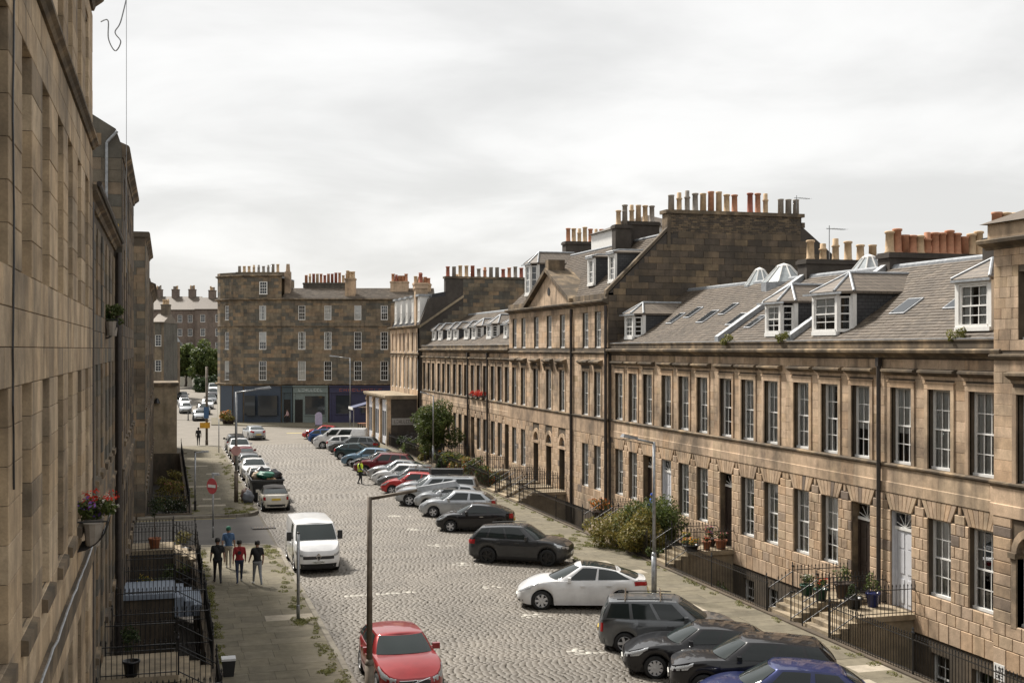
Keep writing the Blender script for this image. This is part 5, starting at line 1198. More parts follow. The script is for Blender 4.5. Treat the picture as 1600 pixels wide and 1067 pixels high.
M['platew'] = plain('white number plate', (0.62,0.62,0.58), 0.5); M['platey'] = plain('yellow number plate', (0.60,0.42,0.05), 0.5); M['chrome'] = plain('chrome', (0.6,0.6,0.6), 0.12, 1.0, 0.05)
M['ink'] = plain('black print', (0.01,0.01,0.01), 0.6); M['softtop'] = plain('black fabric soft top', (0.013,0.012,0.012), 0.9, 0, 0.2)
def sm(x, a, b):
    t = min(1, max(0, (x-a)/(b-a))); return t*t*(3-2*t)
_wheel = {}
def wheel_meshes(r, w_, dark, ns):
    k = (r, w_, dark, ns)
    if k not in _wheel:
        ty = MB().lathe([(r*0.66,-w_/2+0.01),(r*0.9,-w_/2),(r*0.985,-w_/2+0.03),(r,0),(r*0.985,w_/2-0.03),(r*0.9,w_/2),(r*0.66,w_/2-0.01)], n=24, axis='y', cap=False)
        ri = MB().lathe([(r*0.67,w_/2-0.015),(r*0.64,w_/2-0.005),(r*0.60,w_/2-0.05),(r*0.58,w_/2-0.07)], n=20, axis='y', mi=0, cap=False)
        ri.lathe([(r*0.6,w_/2-0.075),(0.02,w_/2-0.07)], n=16, axis='y', mi=1)
        for i in range(ns):
            a = 2*math.pi*i/ns; c, s = math.cos(a), math.sin(a); q = 0.13*r
            P = lambda rr, t, y: (rr*c-t*s, y, rr*s+t*c)
            ri.add([P(r*0.1,-q,w_/2-0.02),P(r*0.1,q,w_/2-0.02),P(r*0.62,q*0.85,w_/2-0.015),P(r*0.62,-q*0.85,w_/2-0.015),P(r*0.1,-q,w_/2-0.06),P(r*0.1,q,w_/2-0.06),P(r*0.62,q*0.85,w_/2-0.06),P(r*0.62,-q*0.85,w_/2-0.06)], [(0,1,2,3),(0,3,7,4),(1,5,6,2)])
        ri.lathe([(r*0.16,w_/2-0.02),(r*0.14,w_/2-0.005),(0.01,w_/2-0.004)], n=10, axis='y')
        _wheel[k] = (ty.mesh('wheel', M['tyre'], True), ri.mesh('rim', [M['darkalloy' if dark else 'alloy'], M['plastic']]))
    return _wheel[k]
def car(label, S, paint_, loc, ang, group, plate=None, dark_wheels=False, rails=False, bars=False, box=False, nspoke=5, softtop=False, glassroof=False, cat='car', emblem=None, lite=False):
    """S: L W H wheelbase, foh front overhang, r wheel radius, zn nose height, zc cowl height, zr rear shoulder height, xc cowl, xf roof front, xr roof rear, xb rear base, n superellipse; all x measured back from the nose"""
    L, W, H, wb, foh, r, zn, zc, zr, xc, xf, xr, xb, nn = S['L'], S['W'], S['H'], S['wb'], S['foh'], S['r'], S['zn'], S['zc'], S['zr'], S['xc'], S['xf'], S['xr'], S['xb'], S.get('n', 4.6)
    root = thing('parked_car' if cat == 'car' else 'van', label, cat, loc, ang, group)
    a, b = L/2, W/2; X = lambda back: a-back
    wf, wr_ = X(foh), X(foh+wb); Ra = r+0.055; sill = 0.21 if not S.get('high') else 0.27
    body, trim = PAINT[paint_] if isinstance(paint_, str) else paint_, M['plastic']
    def zt(x):   # shoulder / bonnet-edge height
        t = a-x
        if t < xc: return zn + (zc-zn)*(1-(1-t/xc)**1.9)
        u = (t-xc)/(L-xc); z = zc+(zr-zc)*u
        return z - S.get('tail', 0.06)*sm(t, L-0.35, L)
    def zb(x, side):
        z = sill + 0.05*sm(abs(x), a-0.5, a)
        if side:
            for wx in (wf, wr_):
                if abs(x-wx) < Ra: z = max(z, r+math.sqrt(max(0, Ra*Ra-(x-wx)**2)))
        return z
    ys, xs = b*0.5**(1/nn), a*0.5**(1/nn)
    half = [(a*(1-(y/b)**nn)**(1/nn), y) for y in np.linspace(0, ys, 8)]
    st = list(np.linspace(xs, -xs, 34)[1:-1])
    for wx in (wf, wr_): st += [wx+Ra*c for c in (-1.0,-0.97,-0.88,-0.7,-0.45,0,0.45,0.7,0.88,0.97,1.0)]
    half += [(x, b*(1-(abs(x)/a)**nn)**(1/nn)) for x in sorted(set(round(float(x),3) for x in st), reverse=True)]
    half += [(-a*(1-(y/b)**nn)**(1/nn), y) for y in np.linspace(ys, 0, 8)]
    half = [(float(x), float(y)) for x, y in half]; N = len(half)
    T = [0, 0.14, 0.32, 0.5, 0.66, 0.8, 0.92, 1.0]
    def osc(t): return 0.955+0.045*sm(t,0,0.32) if t < 0.45 else 1.0-0.012*sm(t,0.45,0.8)-0.055*sm(t,0.8,1.0)**1.4
    def Sf(p, t):
        sg = 1 if p >= 0 else -1; p = abs(p); i = min(int(p), N-2); f = p-i
        x = half[i][0]*(1-f)+half[i+1][0]*f; y = half[i][1]*(1-f)+half[i+1][1]*f
        side = y > b*0.8
        z0 = zb(x, side); z1 = zt(x); k = osc(t); kx = 1-(1-k)*0.55*(b/a)*2
        return Vector((x*kx, sg*y*k, z0+(z1-z0)*t))
    def p_at_y(y): return next(i+(y-half[i][1])/(half[i+1][1]-half[i][1]) for i in range(N) if half[i+1][1] >= y)
    def p_at_x(x): return next(i+(half[i][0]-x)/(half[i][0]-half[i+1][0]) for i in range(1, N-1) if half[i+1][0] <= x)
    def rear_p(y): return N-1-p_at_y(y)
    tub = MB()
    for sg in (1, -1):
        vs_ = [tuple(Sf(sg*i if i else (0.0 if sg > 0 else -1e-9), t)) for i in range(N) for t in T]
        vs_ = [(x, abs(y)*sg, z) for x, y, z in vs_]; m = len(T)
        fs = [(i*m+k, (i+1)*m+k, (i+1)*m+k+1, i*m+k+1) for i in range(N-1) for k in range(m-1)]
        tub.add(vs_, fs if sg < 0 else [f[::-1] for f in fs])
    # bonnet / deck cap
    def capz(x, yy, ye): return zt(x)+S.get('crown', 0.05)*(1-(yy/max(0.05, ye))**2)*sm(a-x, 0.0, 0.35)*sm(a+x, 0.0, 0.2)
    K = [-1,-0.82,-0.5,0,0.5,0.82,1]; cv = []
    for x, y in half:
        e = Sf(0, 1).x/half[0][0]; kx = 1-(1-osc(1))*0.55*(b/a)*2
        for k in K: yy = y*osc(1)*k; cv.append((x*kx, yy, capz(x, yy, y*osc(1))))
    m = len(K); tub.add(cv, [(i*m+k, (i+1)*m+k, (i+1)*m+k+1, i*m+k+1)[::1] for i in range(N-1) for k in range(m-1)])
    bo = tub.build('body', body, root, smooth=True)
    MB().box(-a+0.3, a-0.3, -b+0.24, b-0.24, 0.17, 0.5).box(X(xb)+0.2, X(xc)-0.1, -b+0.24, b-0.24, 0.502, min(zc, zr)-0.14).build('underbody', M['plastic'], root)
    # greenhouse
    wbse, wrf = b*S.get('gb', 0.915), b*S.get('gr', 0.70); nf, ns, nr = 7, 16, 7
    kf, kr = S.get('kf', 0.34), S.get('kr', 0.18)
    def gpt(i, t):
        # base and roof outlines
        if i < nf: f = i/(nf-1); B = (X(xc)-kf*f**2.2, wbse*f*0.985); R = (X(xf)-kf*0.45*f**2.4, wrf*f*0.985)
        elif i < nf+ns: f = (i-nf+1)/(ns+1); B = (X(xc)-kf+(X(xb)+kr-X(xc)+kf)*f, wbse*(1-0.05*sm(f,0.55,1.0))); R = (X(xf)-kf*0.45+(X(xr)+kr*0.5-X(xf)+kf*0.45)*f, wrf*(1+0.015*math.sin(math.pi*f)))
        else: f = 1-(i-nf-ns)/(nr-1); B = (X(xb)+kr*f**2.2, wbse*0.95*f*0.985); R = (X(xr)+kr*0.5*f**2.4, wrf*f*0.985)
        zB = capz(B[0], B[1], wbse)-0.03; fr_ = (X(xf)-R[0])/(xr-xf)
        zR = H-0.055-S.get('drop', 0.10)*max(0, fr_)**2.2-0.02*(1-min(1, fr_*3))
        bl = 0.022*math.sin(math.pi*t); x = B[0]+(R[0]-B[0])*t; y = B[1]+(R[1]-B[1])*t+(bl if i >= 3 and i < nf+ns+3 else 0)
        if i < nf-1: x += bl*1.3
        if i > nf+ns: x -= bl*1.3
        return Vector((x, y, zB+(zR-zB)*t))
    NG = nf+ns+nr; GT = [0, 0.2, 0.45, 0.7, 0.88, 1.0]
    gh = MB()
    for sg in (1, -1):
        m = len(GT); vs_ = [(v.x, v.y*sg, v.z) for v in (gpt(i, t) for i in range(NG) for t in GT)]
        fs = [(i*m+k, (i+1)*m+k, (i+1)*m+k+1, i*m+k+1) for i in range(NG-1) for k in range(m-1)]; gh.add(vs_, fs if sg < 0 else [f[::-1] for f in fs])
    K2 = [-1,-0.86,-0.55,0,0.55,0.86,1]; cv = []
    for i in range(NG):
        v = gpt(i, 1.0)
        for k in K2: cv.append((v.x, v.y*k, v.z+0.055*(1-k**2)*min(1, 0.25+abs(v.y)/wrf)))
    m = len(K2); gh.add(cv, [(i*m+k, (i+1)*m+k, (i+1)*m+k+1, i*m+k+1) for i in range(NG-1) for k in range(m-1)])
    gh.build('roof', M['softtop'] if softtop else body, root, smooth=True)
    def patch(fn, us, ts, name, m_, parent, off=0.006, both=False):
        V = [[fn(u, t) for t in ts] for u in us]; mb = MB(); nu, nt_ = len(us), len(ts); o = []
        for i in range(nu):
            for j in range(nt_):
                du = V[min(i+1,nu-1)][j]-V[max(i-1,0)][j]; dt = V[i][min(j+1,nt_-1)]-V[i][max(j-1,0)]; n = du.cross(dt)
                if n.length < 1e-9: n = Vector((0,0,1))
                n.normalize(); c = V[i][j]
                ref = Vector((c.x*0.25, c.y, max(0, c.z-0.55)*0.9)) if off else n
                if n.dot(ref) < 0: n = -n
                o.append(c+n*off)
        fs = [(i*nt_+j, (i+1)*nt_+j, (i+1)*nt_+j+1, i*nt_+j+1) for i in range(nu-1) for j in range(nt_-1)]
        return mb.add(o, fs).build(name, m_, parent, smooth=True)
    def G(u, t):   # u signed index
        s_ = 1 if u >= 0 else -1; u = abs(u); i = min(int(u), NG-2); f = u-i; v = gpt(i, t)*(1-f)+gpt(i+1, t)*f; return Vector((v.x, v.y*s_, v.z))
    lin = lambda p, q, n: [p+(q-p)*i/(n-1) for i in range(n)]
    GLS = M['carglass']
    e = nf-1.45; patch(G, lin(-e, e, 11), lin(0.07, 0.95, 7), 'windscreen', GLS, root, 0.014)
    e = NG-1-(nf+ns+0.35); 
    if not S.get('panel'): patch(lambda u, t: (lambda v: v)(G(math.copysign(NG-1-abs(u), u if u else 1), t)), lin(-e, e, 11), lin(0.16, 0.9, 5), 'rear_window', GLS, root, 0.013)
    for sg in (-1, 1):
        for q0, q1 in S['wins']:
            i0, i1 = nf-0.2+(ns+0.6)*q0, nf-0.2+(ns+0.6)*q1
            patch(G, [sg*u for u in lin(i0, i1, 6)], lin(0.1, 0.9, 4), 'side_window', GLS, root, 0.009)
    if glassroof:
        mb = MB(); vs_ = []
        for i in range(nf-1, nf+ns+1):
            v = gpt(i, 1.0)
            for k in (-0.9,-0.5,0,0.5,0.9): vs_.append((v.x, v.y*k, v.z+0.055*(1-k**2)+0.006))
        mb.add(vs_, [(i*5+k,(i+1)*5+k,(i+1)*5+k+1,i*5+k+1) for i in range(ns+1) for k in range(4)]).build('glass_roof', GLS, root, smooth=True)
    # lamps, grille, bumper trim, doors
    py0, py1 = p_at_y(b*S.get('hl', 0.56)), p_at_x(a-S.get('hlx', 0.62)); rl0, rl1 = p_at_x(-a+S.get('tlx', 0.30)), rear_p(b*S.get('tl', 0.62))
    for sg in (-1, 1):
        patch(Sf, [sg*u for u in lin(py0, py1, 9)], lin(S.get('ht0', 0.70), S.get('ht1', 0.9), 4), 'headlight', M['lamp'], root, 0.008)
        patch(Sf, [sg*u for u in lin(rl0, rl1, 8)], lin(S.get('tt0', 0.62), S.get('tt1', 0.92), 4), 'tail_light', M['taillamp'], root, 0.008)
    if not S.get('nogrille'):
        e = p_at_y(b*S.get('gw', 0.5)); g = patch(Sf, lin(-e, e, 11), lin(S.get('g0', 0.56), S.get('g1', 0.84), 4), 'grille', trim, root, 0.007)
        patch(Sf, lin(-e*0.98, e*0.98, 11), lin(S.get('g1', 0.84), S.get('g1', 0.84)+0.02, 2), 'grille_strip', M['chrome'], g, 0.012)
        if emblem:
            c = Sf(0, (S.get('g0', 0.56)+S.get('g1', 0.84))/2)
            if emblem == 'ring':
                em = MB()
                for i in range(14): t0, t1 = 2*math.pi*i/14, 2*math.pi*(i+1)/14; em.tube((c.x+0.02, 0.075*math.cos(t0), c.z+0.075*math.sin(t0)), (c.x+0.02, 0.075*math.cos(t1), c.z+0.075*math.sin(t1)), 0.014, n=5)
                em.tube((c.x+0.015,-0.4,c.z-0.12), (c.x+0.015,0.4,c.z+0.12), 0.012, n=5)
            else:
                em = MB(); d0 = [(0,0.14),(0.09,0),(0,-0.14),(-0.09,0)]
                for i in range(4): p, q = d0[i], d0[(i+1) % 4]; em.tube((c.x+0.02,p[0],c.z+p[1]+0.03), (c.x+0.02,q[0],c.z+q[1]+0.03), 0.022, n=5)
            em.build('emblem', M['chrome'], g)
    e = p_at_y(b*0.78); patch(Sf, lin(-e, e, 11), lin(S.get('b0', 0.1), S.get('b1', 0.34), 3), 'lower_intake', trim, root, 0.006)
    e0 = rear_p(b*0.8); patch(lambda u, t: Sf(math.copysign(N-1-abs(u), u if u else 1), t), lin(-(N-1-e0), N-1-e0, 9), [0.06, 0.26], 'rear_valance', trim, root, 0.006)
    if S.get('clad'):
        for sg in (-1, 1): patch(Sf, [sg*u for u in lin(1.0, N-2.0, 70)], [0.0, 0.12], 'cladding', trim, root, 0.007)
    if not lite:
        for sg in (-1, 1):
            for d0, d1 in S['doors']:
                q0, q1 = p_at_x(X(d0)), p_at_x(X(d1))
                dn = patch(Sf, [sg*u for u in lin(q0, q1, 12)], [0.1, 0.3, 0.5, 0.66, 0.8, 0.93, 0.985], 'door', body, root, 0.005)
                v = Sf(sg*p_at_x(X(d1-0.17)), 0.8); MB().box(v.x-0.08, v.x+0.1, min(v.y, v.y+sg*0.04), max(v.y, v.y+sg*0.04), v.z-0.015, v.z+0.018).build('door_handle', M['chrome'] if S.get('chromeh') else body, dn)
    # number plates
    for f_, m_, mat_ in ((1, 'front', 'platew'), (-1, 'rear', 'platey')):
        v = Sf(0, S.get('pf', 0.42)) if f_ > 0 else Sf(N-1, S.get('pr', 0.5))
        o = MB().box(v.x-0.02 if f_ > 0 else v.x-0.03, v.x+0.03 if f_ > 0 else v.x+0.02, -0.26, 0.26, v.z-0.055, v.z+0.055).build('number_plate', M[mat_], root)
        if plate: inst('lettering', text_mesh(plate, 0.1, M['ink']), o, (v.x+f_*0.031, 0, v.z), (RAD(90), 0, RAD(90)*f_))
    # mirrors
    for sg in (-1, 1):
        v = gpt(nf+1, 0.12); q = MB()
        mw = S.get('mir', 0.1)
        q.add([(v.x+0.10-dx, sg*(v.y+0.05+dy), v.z+dz) for dx in (0, 0.12) for dy in (0.0, 0.2) for dz in (-0.01-mw*0.3, mw+0.02)], [(0,1,3,2),(4,6,7,5),(0,4,5,1),(2,3,7,6),(1,5,7,3),(0,2,6,4)])
        q.tube((v.x+0.04, sg*(v.y-0.06), v.z), (v.x+0.04, sg*(v.y+0.08), v.z+0.02), 0.025, n=5)
        q.build('wing_mirror', trim if S.get('blackmir') else body, root)
    # wheels
    ty, ri = wheel_meshes(round(r,3), 0.21, dark_wheels, nspoke)
    for wx in (wf, wr_):
        for sg in (-1, 1):
            o = inst('wheel', ty, root, (wx, sg*(b-0.125), r), 0 if sg > 0 else math.pi); inst('rim', ri, o)
    if rails or bars:
        for sg in (-1, 1):
            mb = MB(); pr = None
            for i in range(nf, nf+ns, 2):
                v = gpt(i, 1.0); c = (v.x, sg*(v.y-0.04), v.z+0.07)
                if pr: mb.tube(pr, c, 0.018, n=6)
                pr = c
            mb.build('roof_rail', M['plastic'] if rails != 'chrome' else M['chrome'], root)
    if bars:
        for i in (nf+3, nf+ns-4): v = gpt(i, 1.0); MB().tube((v.x,-v.y-0.05,v.z+0.12), (v.x,v.y+0.05,v.z+0.12), 0.028, n=8).tube((v.x,-v.y+0.04,v.z+0.02), (v.x,-v.y+0.04,v.z+0.12), 0.03, n=6).tube((v.x,v.y-0.04,v.z+0.02), (v.x,v.y-0.04,v.z+0.12), 0.03, n=6).build('roof_bar', M['chrome'], root)
    if box: 
        v = gpt(nf+ns//2, 1.0); MB().poly([(v.x-1.1,-0.38),(v.x+0.9,-0.38),(v.x+1.1,0),(v.x+0.9,0.38),(v.x-1.1,0.38)], v.z+0.12, v.z+0.42).build('roof_box', M['plastic'], root)
    return root
B_ = dict(zn=0.66, crown=0.05)
HATCH = dict(B_, L=4.1, W=1.76, H=1.46, wb=2.55, foh=0.82, r=0.31, zc=0.96, zr=1.0, xc=1.0, xf=1.78, xr=3.55, xb=4.02, drop=0.12, kr=0.12, wins=[(0.05,0.46),(0.52,0.86)], doors=[(1.22,2.3),(2.3,3.15)], tt0=0.66, tt1=0.99, tl=0.5, tlx=0.22)
COUPE = dict(HATCH, L=4.06, H=1.44, zc=0.93, zr=1.03, xr=3.35, xb=3.98, drop=0.14, wins=[(0.05,0.5),(0.56,0.88)], doors=[(1.22,2.6)], gb=0.9)
ASTRA = dict(HATCH, L=4.37, W=1.81, H=1.48, wb=2.66, foh=0.88, xc=1.08, xf=1.9, xr=3.7, xb=4.27, doors=[(1.3,2.4),(2.4,3.3)])
SALOON = dict(B_, L=4.7, W=1.83, H=1.43, wb=2.8, foh=0.87, r=0.325, zc=0.95, zr=1.02, xc=1.2, xf=2.05, xr=3.35, xb=4.15, drop=0.09, wins=[(0.05,0.44),(0.5,0.84)], doors=[(1.35,2.45),(2.45,3.35)], kr=0.2, pr=0.45, tt0=0.72, tt1=0.96, tlx=0.35, tl=0.48)
ESTATE = dict(B_, L=4.64, W=1.86, H=1.48, wb=2.78, foh=0.92, r=0.335, zn=0.7, zc=0.99, zr=1.06, xc=1.25, xf=2.05, xr=4.15, xb=4.56, drop=0.13, wins=[(0.04,0.36),(0.40,0.68),(0.72,0.92)], doors=[(1.4,2.5),(2.5,3.4)], kr=0.12, tt0=0.6, tt1=1.0, tlx=0.2, tl=0.66, gw=0.46, g0=0.62, g1=0.86, ht0=0.7, ht1=0.94, hl=0.55, hlx=0.7)
SUV = dict(B_, L=4.55, W=1.86, H=1.66, wb=2.69, foh=0.92, r=0.36, zn=0.86, zc=1.1, zr=1.14, xc=1.15, xf=1.95, xr=4.05, xb=4.47, drop=0.11, wins=[(0.04,0.38),(0.42,0.70),(0.74,0.92)], doors=[(1.35,2.45),(2.45,3.3)], high=True, clad=True, kr=0.1, tt0=0.68, tt1=0.9, tlx=0.4, tl=0.5, g0=0.55, g1=0.84, ht0=0.74, ht1=0.92, n=5)
MPV = dict(B_, L=4.41, W=1.79, H=1.66, wb=2.68, foh=0.9, r=0.325, zn=0.76, zc=1.03, zr=1.07, xc=0.98, xf=1.85, xr=4.1, xb=4.36, drop=0.05, wins=[(0.05,0.34),(0.38,0.64),(0.68,0.94)], doors=[(1.25,2.35),(2.35,3.3)], kr=0.09, gr=0.76, tt0=0.5, tt1=0.86, tlx=0.16, tl=0.68, n=5)
TESLA = dict(B_, L=4.75, W=1.92, H=1.62, wb=2.89, foh=0.89, r=0.36, zn=0.68, zc=1.05, zr=1.12, xc=1.1, xf=2.15, xr=3.7, xb=4.55, drop=0.2, wins=[(0.04,0.42),(0.46,0.9)], doors=[(1.4,2.55),(2.55,3.5)], nogrille=True, kr=0.2, kf=0.42, tt0=0.76, tt1=0.92, tlx=0.5, tl=0.5, ht0=0.82, ht1=0.95, hlx=0.75, gr=0.68, b1=0.24)
MINI = dict(HATCH, L=3.75, W=1.68, H=1.41, wb=2.47, foh=0.68, zn=0.72, zc=0.93, zr=0.98, xc=1.05, xf=1.65, xr=2.75, xb=3.45, drop=0.12, wins=[(0.06,0.55),(0.62,0.84)], doors=[(1.1,2.3)], n=5, tl=0.7, tt0=0.6, tt1=0.86, pr=0.68, tail=0.03)
VAN = dict(B_, L=5.1, W=1.96, H=1.97, wb=3.1, foh=0.95, r=0.34, zn=0.95, zc=1.25, zr=1.32, xc=0.72, xf=1.55, xr=4.98, xb=5.06, drop=0.02, wins=[(0.03,0.23)], doors=[(1.0,2.1),(2.2,3.5)], kr=0.06, kf=0.22, gb=0.96, gr=0.84, n=7, panel=True, blackmir=True, mir=0.26, g0=0.52, g1=0.7, gw=0.66, ht0=0.66, ht1=0.78, hl=0.66, hlx=0.5, b0=0.0, b1=0.26, pf=0.34, tl=0.86, tt0=0.4, tt1=1.0, tlx=0.1, clad=False)
VAN2 = dict(VAN, L=4.9, H=1.94, wins=[(0.03,0.25),(0.3,0.6)])
PICK = dict(SUV, L=5.1, H=1.76, wb=3.0, xr=4.8, xb=5.02, drop=0.03, wins=[(0.04,0.28),(0.31,0.5),(0.58,0.94)], doors=[(1.35,2.35),(2.35,3.1)], n=5.5)
GR, GL_, GF_ = 'cars parked end-on along the right kerb', 'cars parked along the left kerb', 'cars parked on the uphill road'
def park(label, S, col, px, py, nose, a=20.0, zc=0.0, **k):
    "echelon-parked car: pixel (px,py) = ground under the middle of its road-side end; nose 'L' towards the road, 'R' towards the houses"
    p = ground(px, py, -0.1); d = Vector((math.cos(RAD(a)), -math.sin(RAD(a)), 0)); c = p+d*(S['L']/2)
    ang = math.atan2(d.y, d.x) + (math.pi if nose == 'L' else 0)
    return car(label, S, col, (c.x, c.y, -0.1+zc), ang, GR, **k)
def at_wheel(label, S, col, px, py, nose, a, which='left', **k):
    "as park(), but the pixel is the contact point of the near-side wheel next to the road"
    p = ground(px, py, -0.09); d = Vector((math.cos(RAD(a)), -math.sin(RAD(a)), 0)); near = Vector((-d.y*-1, 0, 0))
    side = Vector((d.y, -d.x, 0)); side = side if side.y < 0 else -side
    back = S['foh'] if nose == 'L' else S['L']-S['foh']-S['wb']
    c = p - side*(S['W']/2-0.12) + d*(S['L']/2-back)
    return car(label, S, col, (c.x, c.y, -0.1), math.atan2(d.y, d.x)+(math.pi if nose == 'L' else 0), GR, **k)
park('dark blue estate car with pale windscreen, furthest of the row from the junction', dict(ESTATE, H=1.5), 'navy', 1190, 1180, 'L', 22)
park('blue car parked between the black crossover and the dark blue estate', ASTRA, 'blue', 1085, 1118, 'L', 22)
at_wheel('black crossover with silver grille strip parked nose out beside the black hatchback', dict(SUV, L=4.5, H=1.62), 'black', 1100, 1094, 'L', 22, plate='SK19 VOB')
at_wheel('black hatchback nose out between the grey people carrier and the black crossover', dict(ESTATE, L=4.4, xr=3.8, xb=4.3), 'black', 1024, 1060, 'L', 20, plate='SA16 ZPL', nspoke=9)
at_wheel('grey people carrier with silver roof bars parked tail to the road', MPV, 'grey', 976, 1020, 'R', 22, rails=True, bars=True)
at_wheel('white electric crossover with black glass roof parked nose out', TESLA, 'white', 846, 953, 'L', 17, glassroof=True, nspoke=7)
at_wheel('matt dark grey off-roader with black wheels parked tail to the road', dict(SUV, L=4.6, H=1.69, r=0.37), 'darkgrey', 762, 880, 'R', 30, dark_wheels=True, rails=True)
at_wheel('small dark brown-black three-door hatchback with silver mirrors', dict(COUPE, chromeh=True), 'black', 704, 831, 'L', 20)
at_wheel('bright silver hatchback beside the small black three-door', ASTRA, 'silver', 677, 808, 'L', 20)
park('pale silver hatchback half hidden behind the bright silver one', HATCH, 'silver', 648, 793, 'L', 20)
at_wheel('silver pickup with a hard canopy and black wheels', PICK, 'silver', 640, 791, 'L', 18, rails=True)
park('silver saloon with a black roof box behind the pickup', ESTATE, 'silver', 619, 776, 'L', 20, box=True)
park('small bright red hatchback tucked between silver cars', HATCH, 'bright red', 596, 771, 'L', 20)
park('grey estate with roof bars and a white bonnet neighbour', ESTATE, 'grey', 590, 763, 'L', 20, bars=True)
park('white hatchback in the row beside the grey estate with roof bars', HATCH, 'white', 581, 756, 'L', 20)
park('silver car with dark windows next to the maroon off-roader', SALOON, 'silver', 574, 748, 'L', 20)
park('maroon off-roader behind the traffic warden', SUV, 'maroon', 554, 741, 'L', 20, lite=True)
park('black estate car behind the maroon off-roader', ESTATE, 'black', 548, 734, 'L', 20, lite=True)
park('light blue hatchback in the far part of the row', ASTRA, 'sky blue', 534, 727, 'L', 20, lite=True)
park('dark teal coupe beside the light blue hatchback', COUPE, 'teal', 523, 717, 'R', 20, lite=True)
park('dark grey off-roader near the white panel van', SUV, 'grey', 514, 709, 'L', 20, lite=True)
park('small white car directly in front of the white panel van', HATCH, 'white', 511, 704, 'R', 20, lite=True)
park('white panel van with a dark side window in the far row', VAN2, 'white', 491, 700, 'L', 17, cat='van', lite=True)
park('bright blue hatchback beside the white panel van', HATCH, 'bluebright', 482, 692, 'R', 20, lite=True)
park('red saloon at the junction end of the row', SALOON, 'bright red', 473, 685, 'L', 20, lite=True)
# left kerb
def kerb_car(label, S, col, X_, Y_, up, **k): return car(label, S, col, (X_, Y_, -0.11), RAD(90) if up else RAD(-90), GL_, **k)
c_ = ground(622, 1085); car('red estate car facing down the street beside the tall lamp post', ESTATE, 'red', (6.32, 33.9, -0.1), RAD(-90), None, plate='SN14 YRO', emblem='ring')
car('white panel van facing down the street with its black bumper and grille', VAN, 'white', (6.12, 53.6, -0.1), RAD(-90), None, plate='YE24 DPN', emblem='diamond', cat='van')
g_ = ground(427, 797); kerb_car('cream convertible with black soft top parked by the overflowing skip', MINI, 'cream', 6.1, g_.y+1.9, True, softtop=True)
for i, (Y_, S, col, up, l) in enumerate([(83.8, dict(ASTRA), 'white', False, 'white car parked right behind the overflowing skip'), (90.4, ESTATE, 'white', False, 'white estate car second behind the skip'), (96.3, HATCH, 'grey', True, 'grey hatchback with open view of its rear window along the left kerb'),
        (102.4, SALOON, 'maroon', True, 'dark maroon saloon parked along the left kerb'), (108.4, SUV, 'white', False, 'white off-roader near the telegraph pole'), (114.4, SUV, 'black', True, 'black off-roader parked last before the junction')]):
    kerb_car(l, S, col, 6.1, Y_, up, lite=i > 2)
g_ = ground(399, 686); car('silver saloon driving away towards the junction', SALOON, 'silver', (g_.x, g_.y+2.2, -0.1), RAD(98), None)
# uphill road
for i, (px, D, col, S, l) in enumerate([(311, 160, 'silver', HATCH, 'silver hatchback first in the uphill row facing the junction'), (318, 171, 'black', ASTRA, 'black hatchback second in the uphill row'), (324, 182, 'white', HATCH, 'white hatchback third in the uphill row'),
        (329, 194, 'grey', SALOON, 'grey saloon fourth in the uphill row'), (332, 207, 'black', SUV, 'black off-roader in front of the far white van')]):
    p = camfr(px, D); car(l, S, col, (p.x, p.y, -0.09+hillz(p.y)), RAD(-90), GF_, lite=True)
p = camfr(334, 220); car('white van at the top of the uphill row', VAN2, 'white', (p.x, p.y, -0.09+hillz(p.y)), RAD(-90), None, cat='van', lite=True)
for i, (px, D, col, l) in enumerate([(246, 172, 'silver', 'silver car above the flat-roofed extension on the far left kerb'), (256, 184, 'white', 'white car behind the silver one on the far left kerb'), (266, 200, 'black', 'black car furthest up the left kerb')]):
    p = camfr(px, D); car(l, HATCH, col, (max(p.x, 2.6), p.y, -0.09+hillz(p.y)), RAD(-90), GF_, lite=True)
# ================================================================ plants
def leaves(clumps, n, size, mname, seed, name='foliage', mats_=None, flat=0.0):
    "leaf-sized faces scattered through clumps (centre, radii)"
    rng = np.random.default_rng(seed); k = len(clumps)
    C = np.array([c for c, r in clumps]); Rr = np.array([r if hasattr(r, '__len__') else (r,r,r) for c, r in clumps])
    vol = Rr.prod(1)**0.75; idx = rng.choice(k, n, p=vol/vol.sum())
    d = rng.normal(size=(n,3)); d /= np.linalg.norm(d, axis=1)[:,None]
    rad = rng.uniform(0.35, 1.0, n)**0.5
    P = C[idx] + d*Rr[idx]*rad[:,None]
    nrm = d*0.6 + rng.normal(size=(n,3))*0.6 + np.array([0,0,0.35+flat]); nrm /= np.linalg.norm(nrm, axis=1)[:,None]
    a = np.cross(nrm, rng.normal(size=(n,3))); a /= np.linalg.norm(a, axis=1)[:,None]; b = np.cross(nrm, a)
    s = size*rng.uniform(0.6, 1.3, n)[:,None]
    V = np.stack([P-a*s*0.9, P+b*s*0.42, P+a*s*0.9-nrm*s*0.25, P-b*s*0.42], 1).reshape(-1,3)
    F = np.arange(n*4).reshape(-1,4)
    return from_np(name, V, F, M[mname])
def clump_ball(c, r, n, seed, cr=0.4, sq=1.0):
    rng = random.Random(seed); out = []
    for i in range(n):
        v = Vector((rng.gauss(0,1), rng.gauss(0,1), rng.gauss(0,1))).normalized()*rng.uniform(0.35, 0.95)
        q = r*cr*rng.uniform(0.6, 1.25); out.append(((c[0]+v.x*r, c[1]+v.y*r, c[2]+v.z*r*sq), (q, q, q*0.85)))
    return out
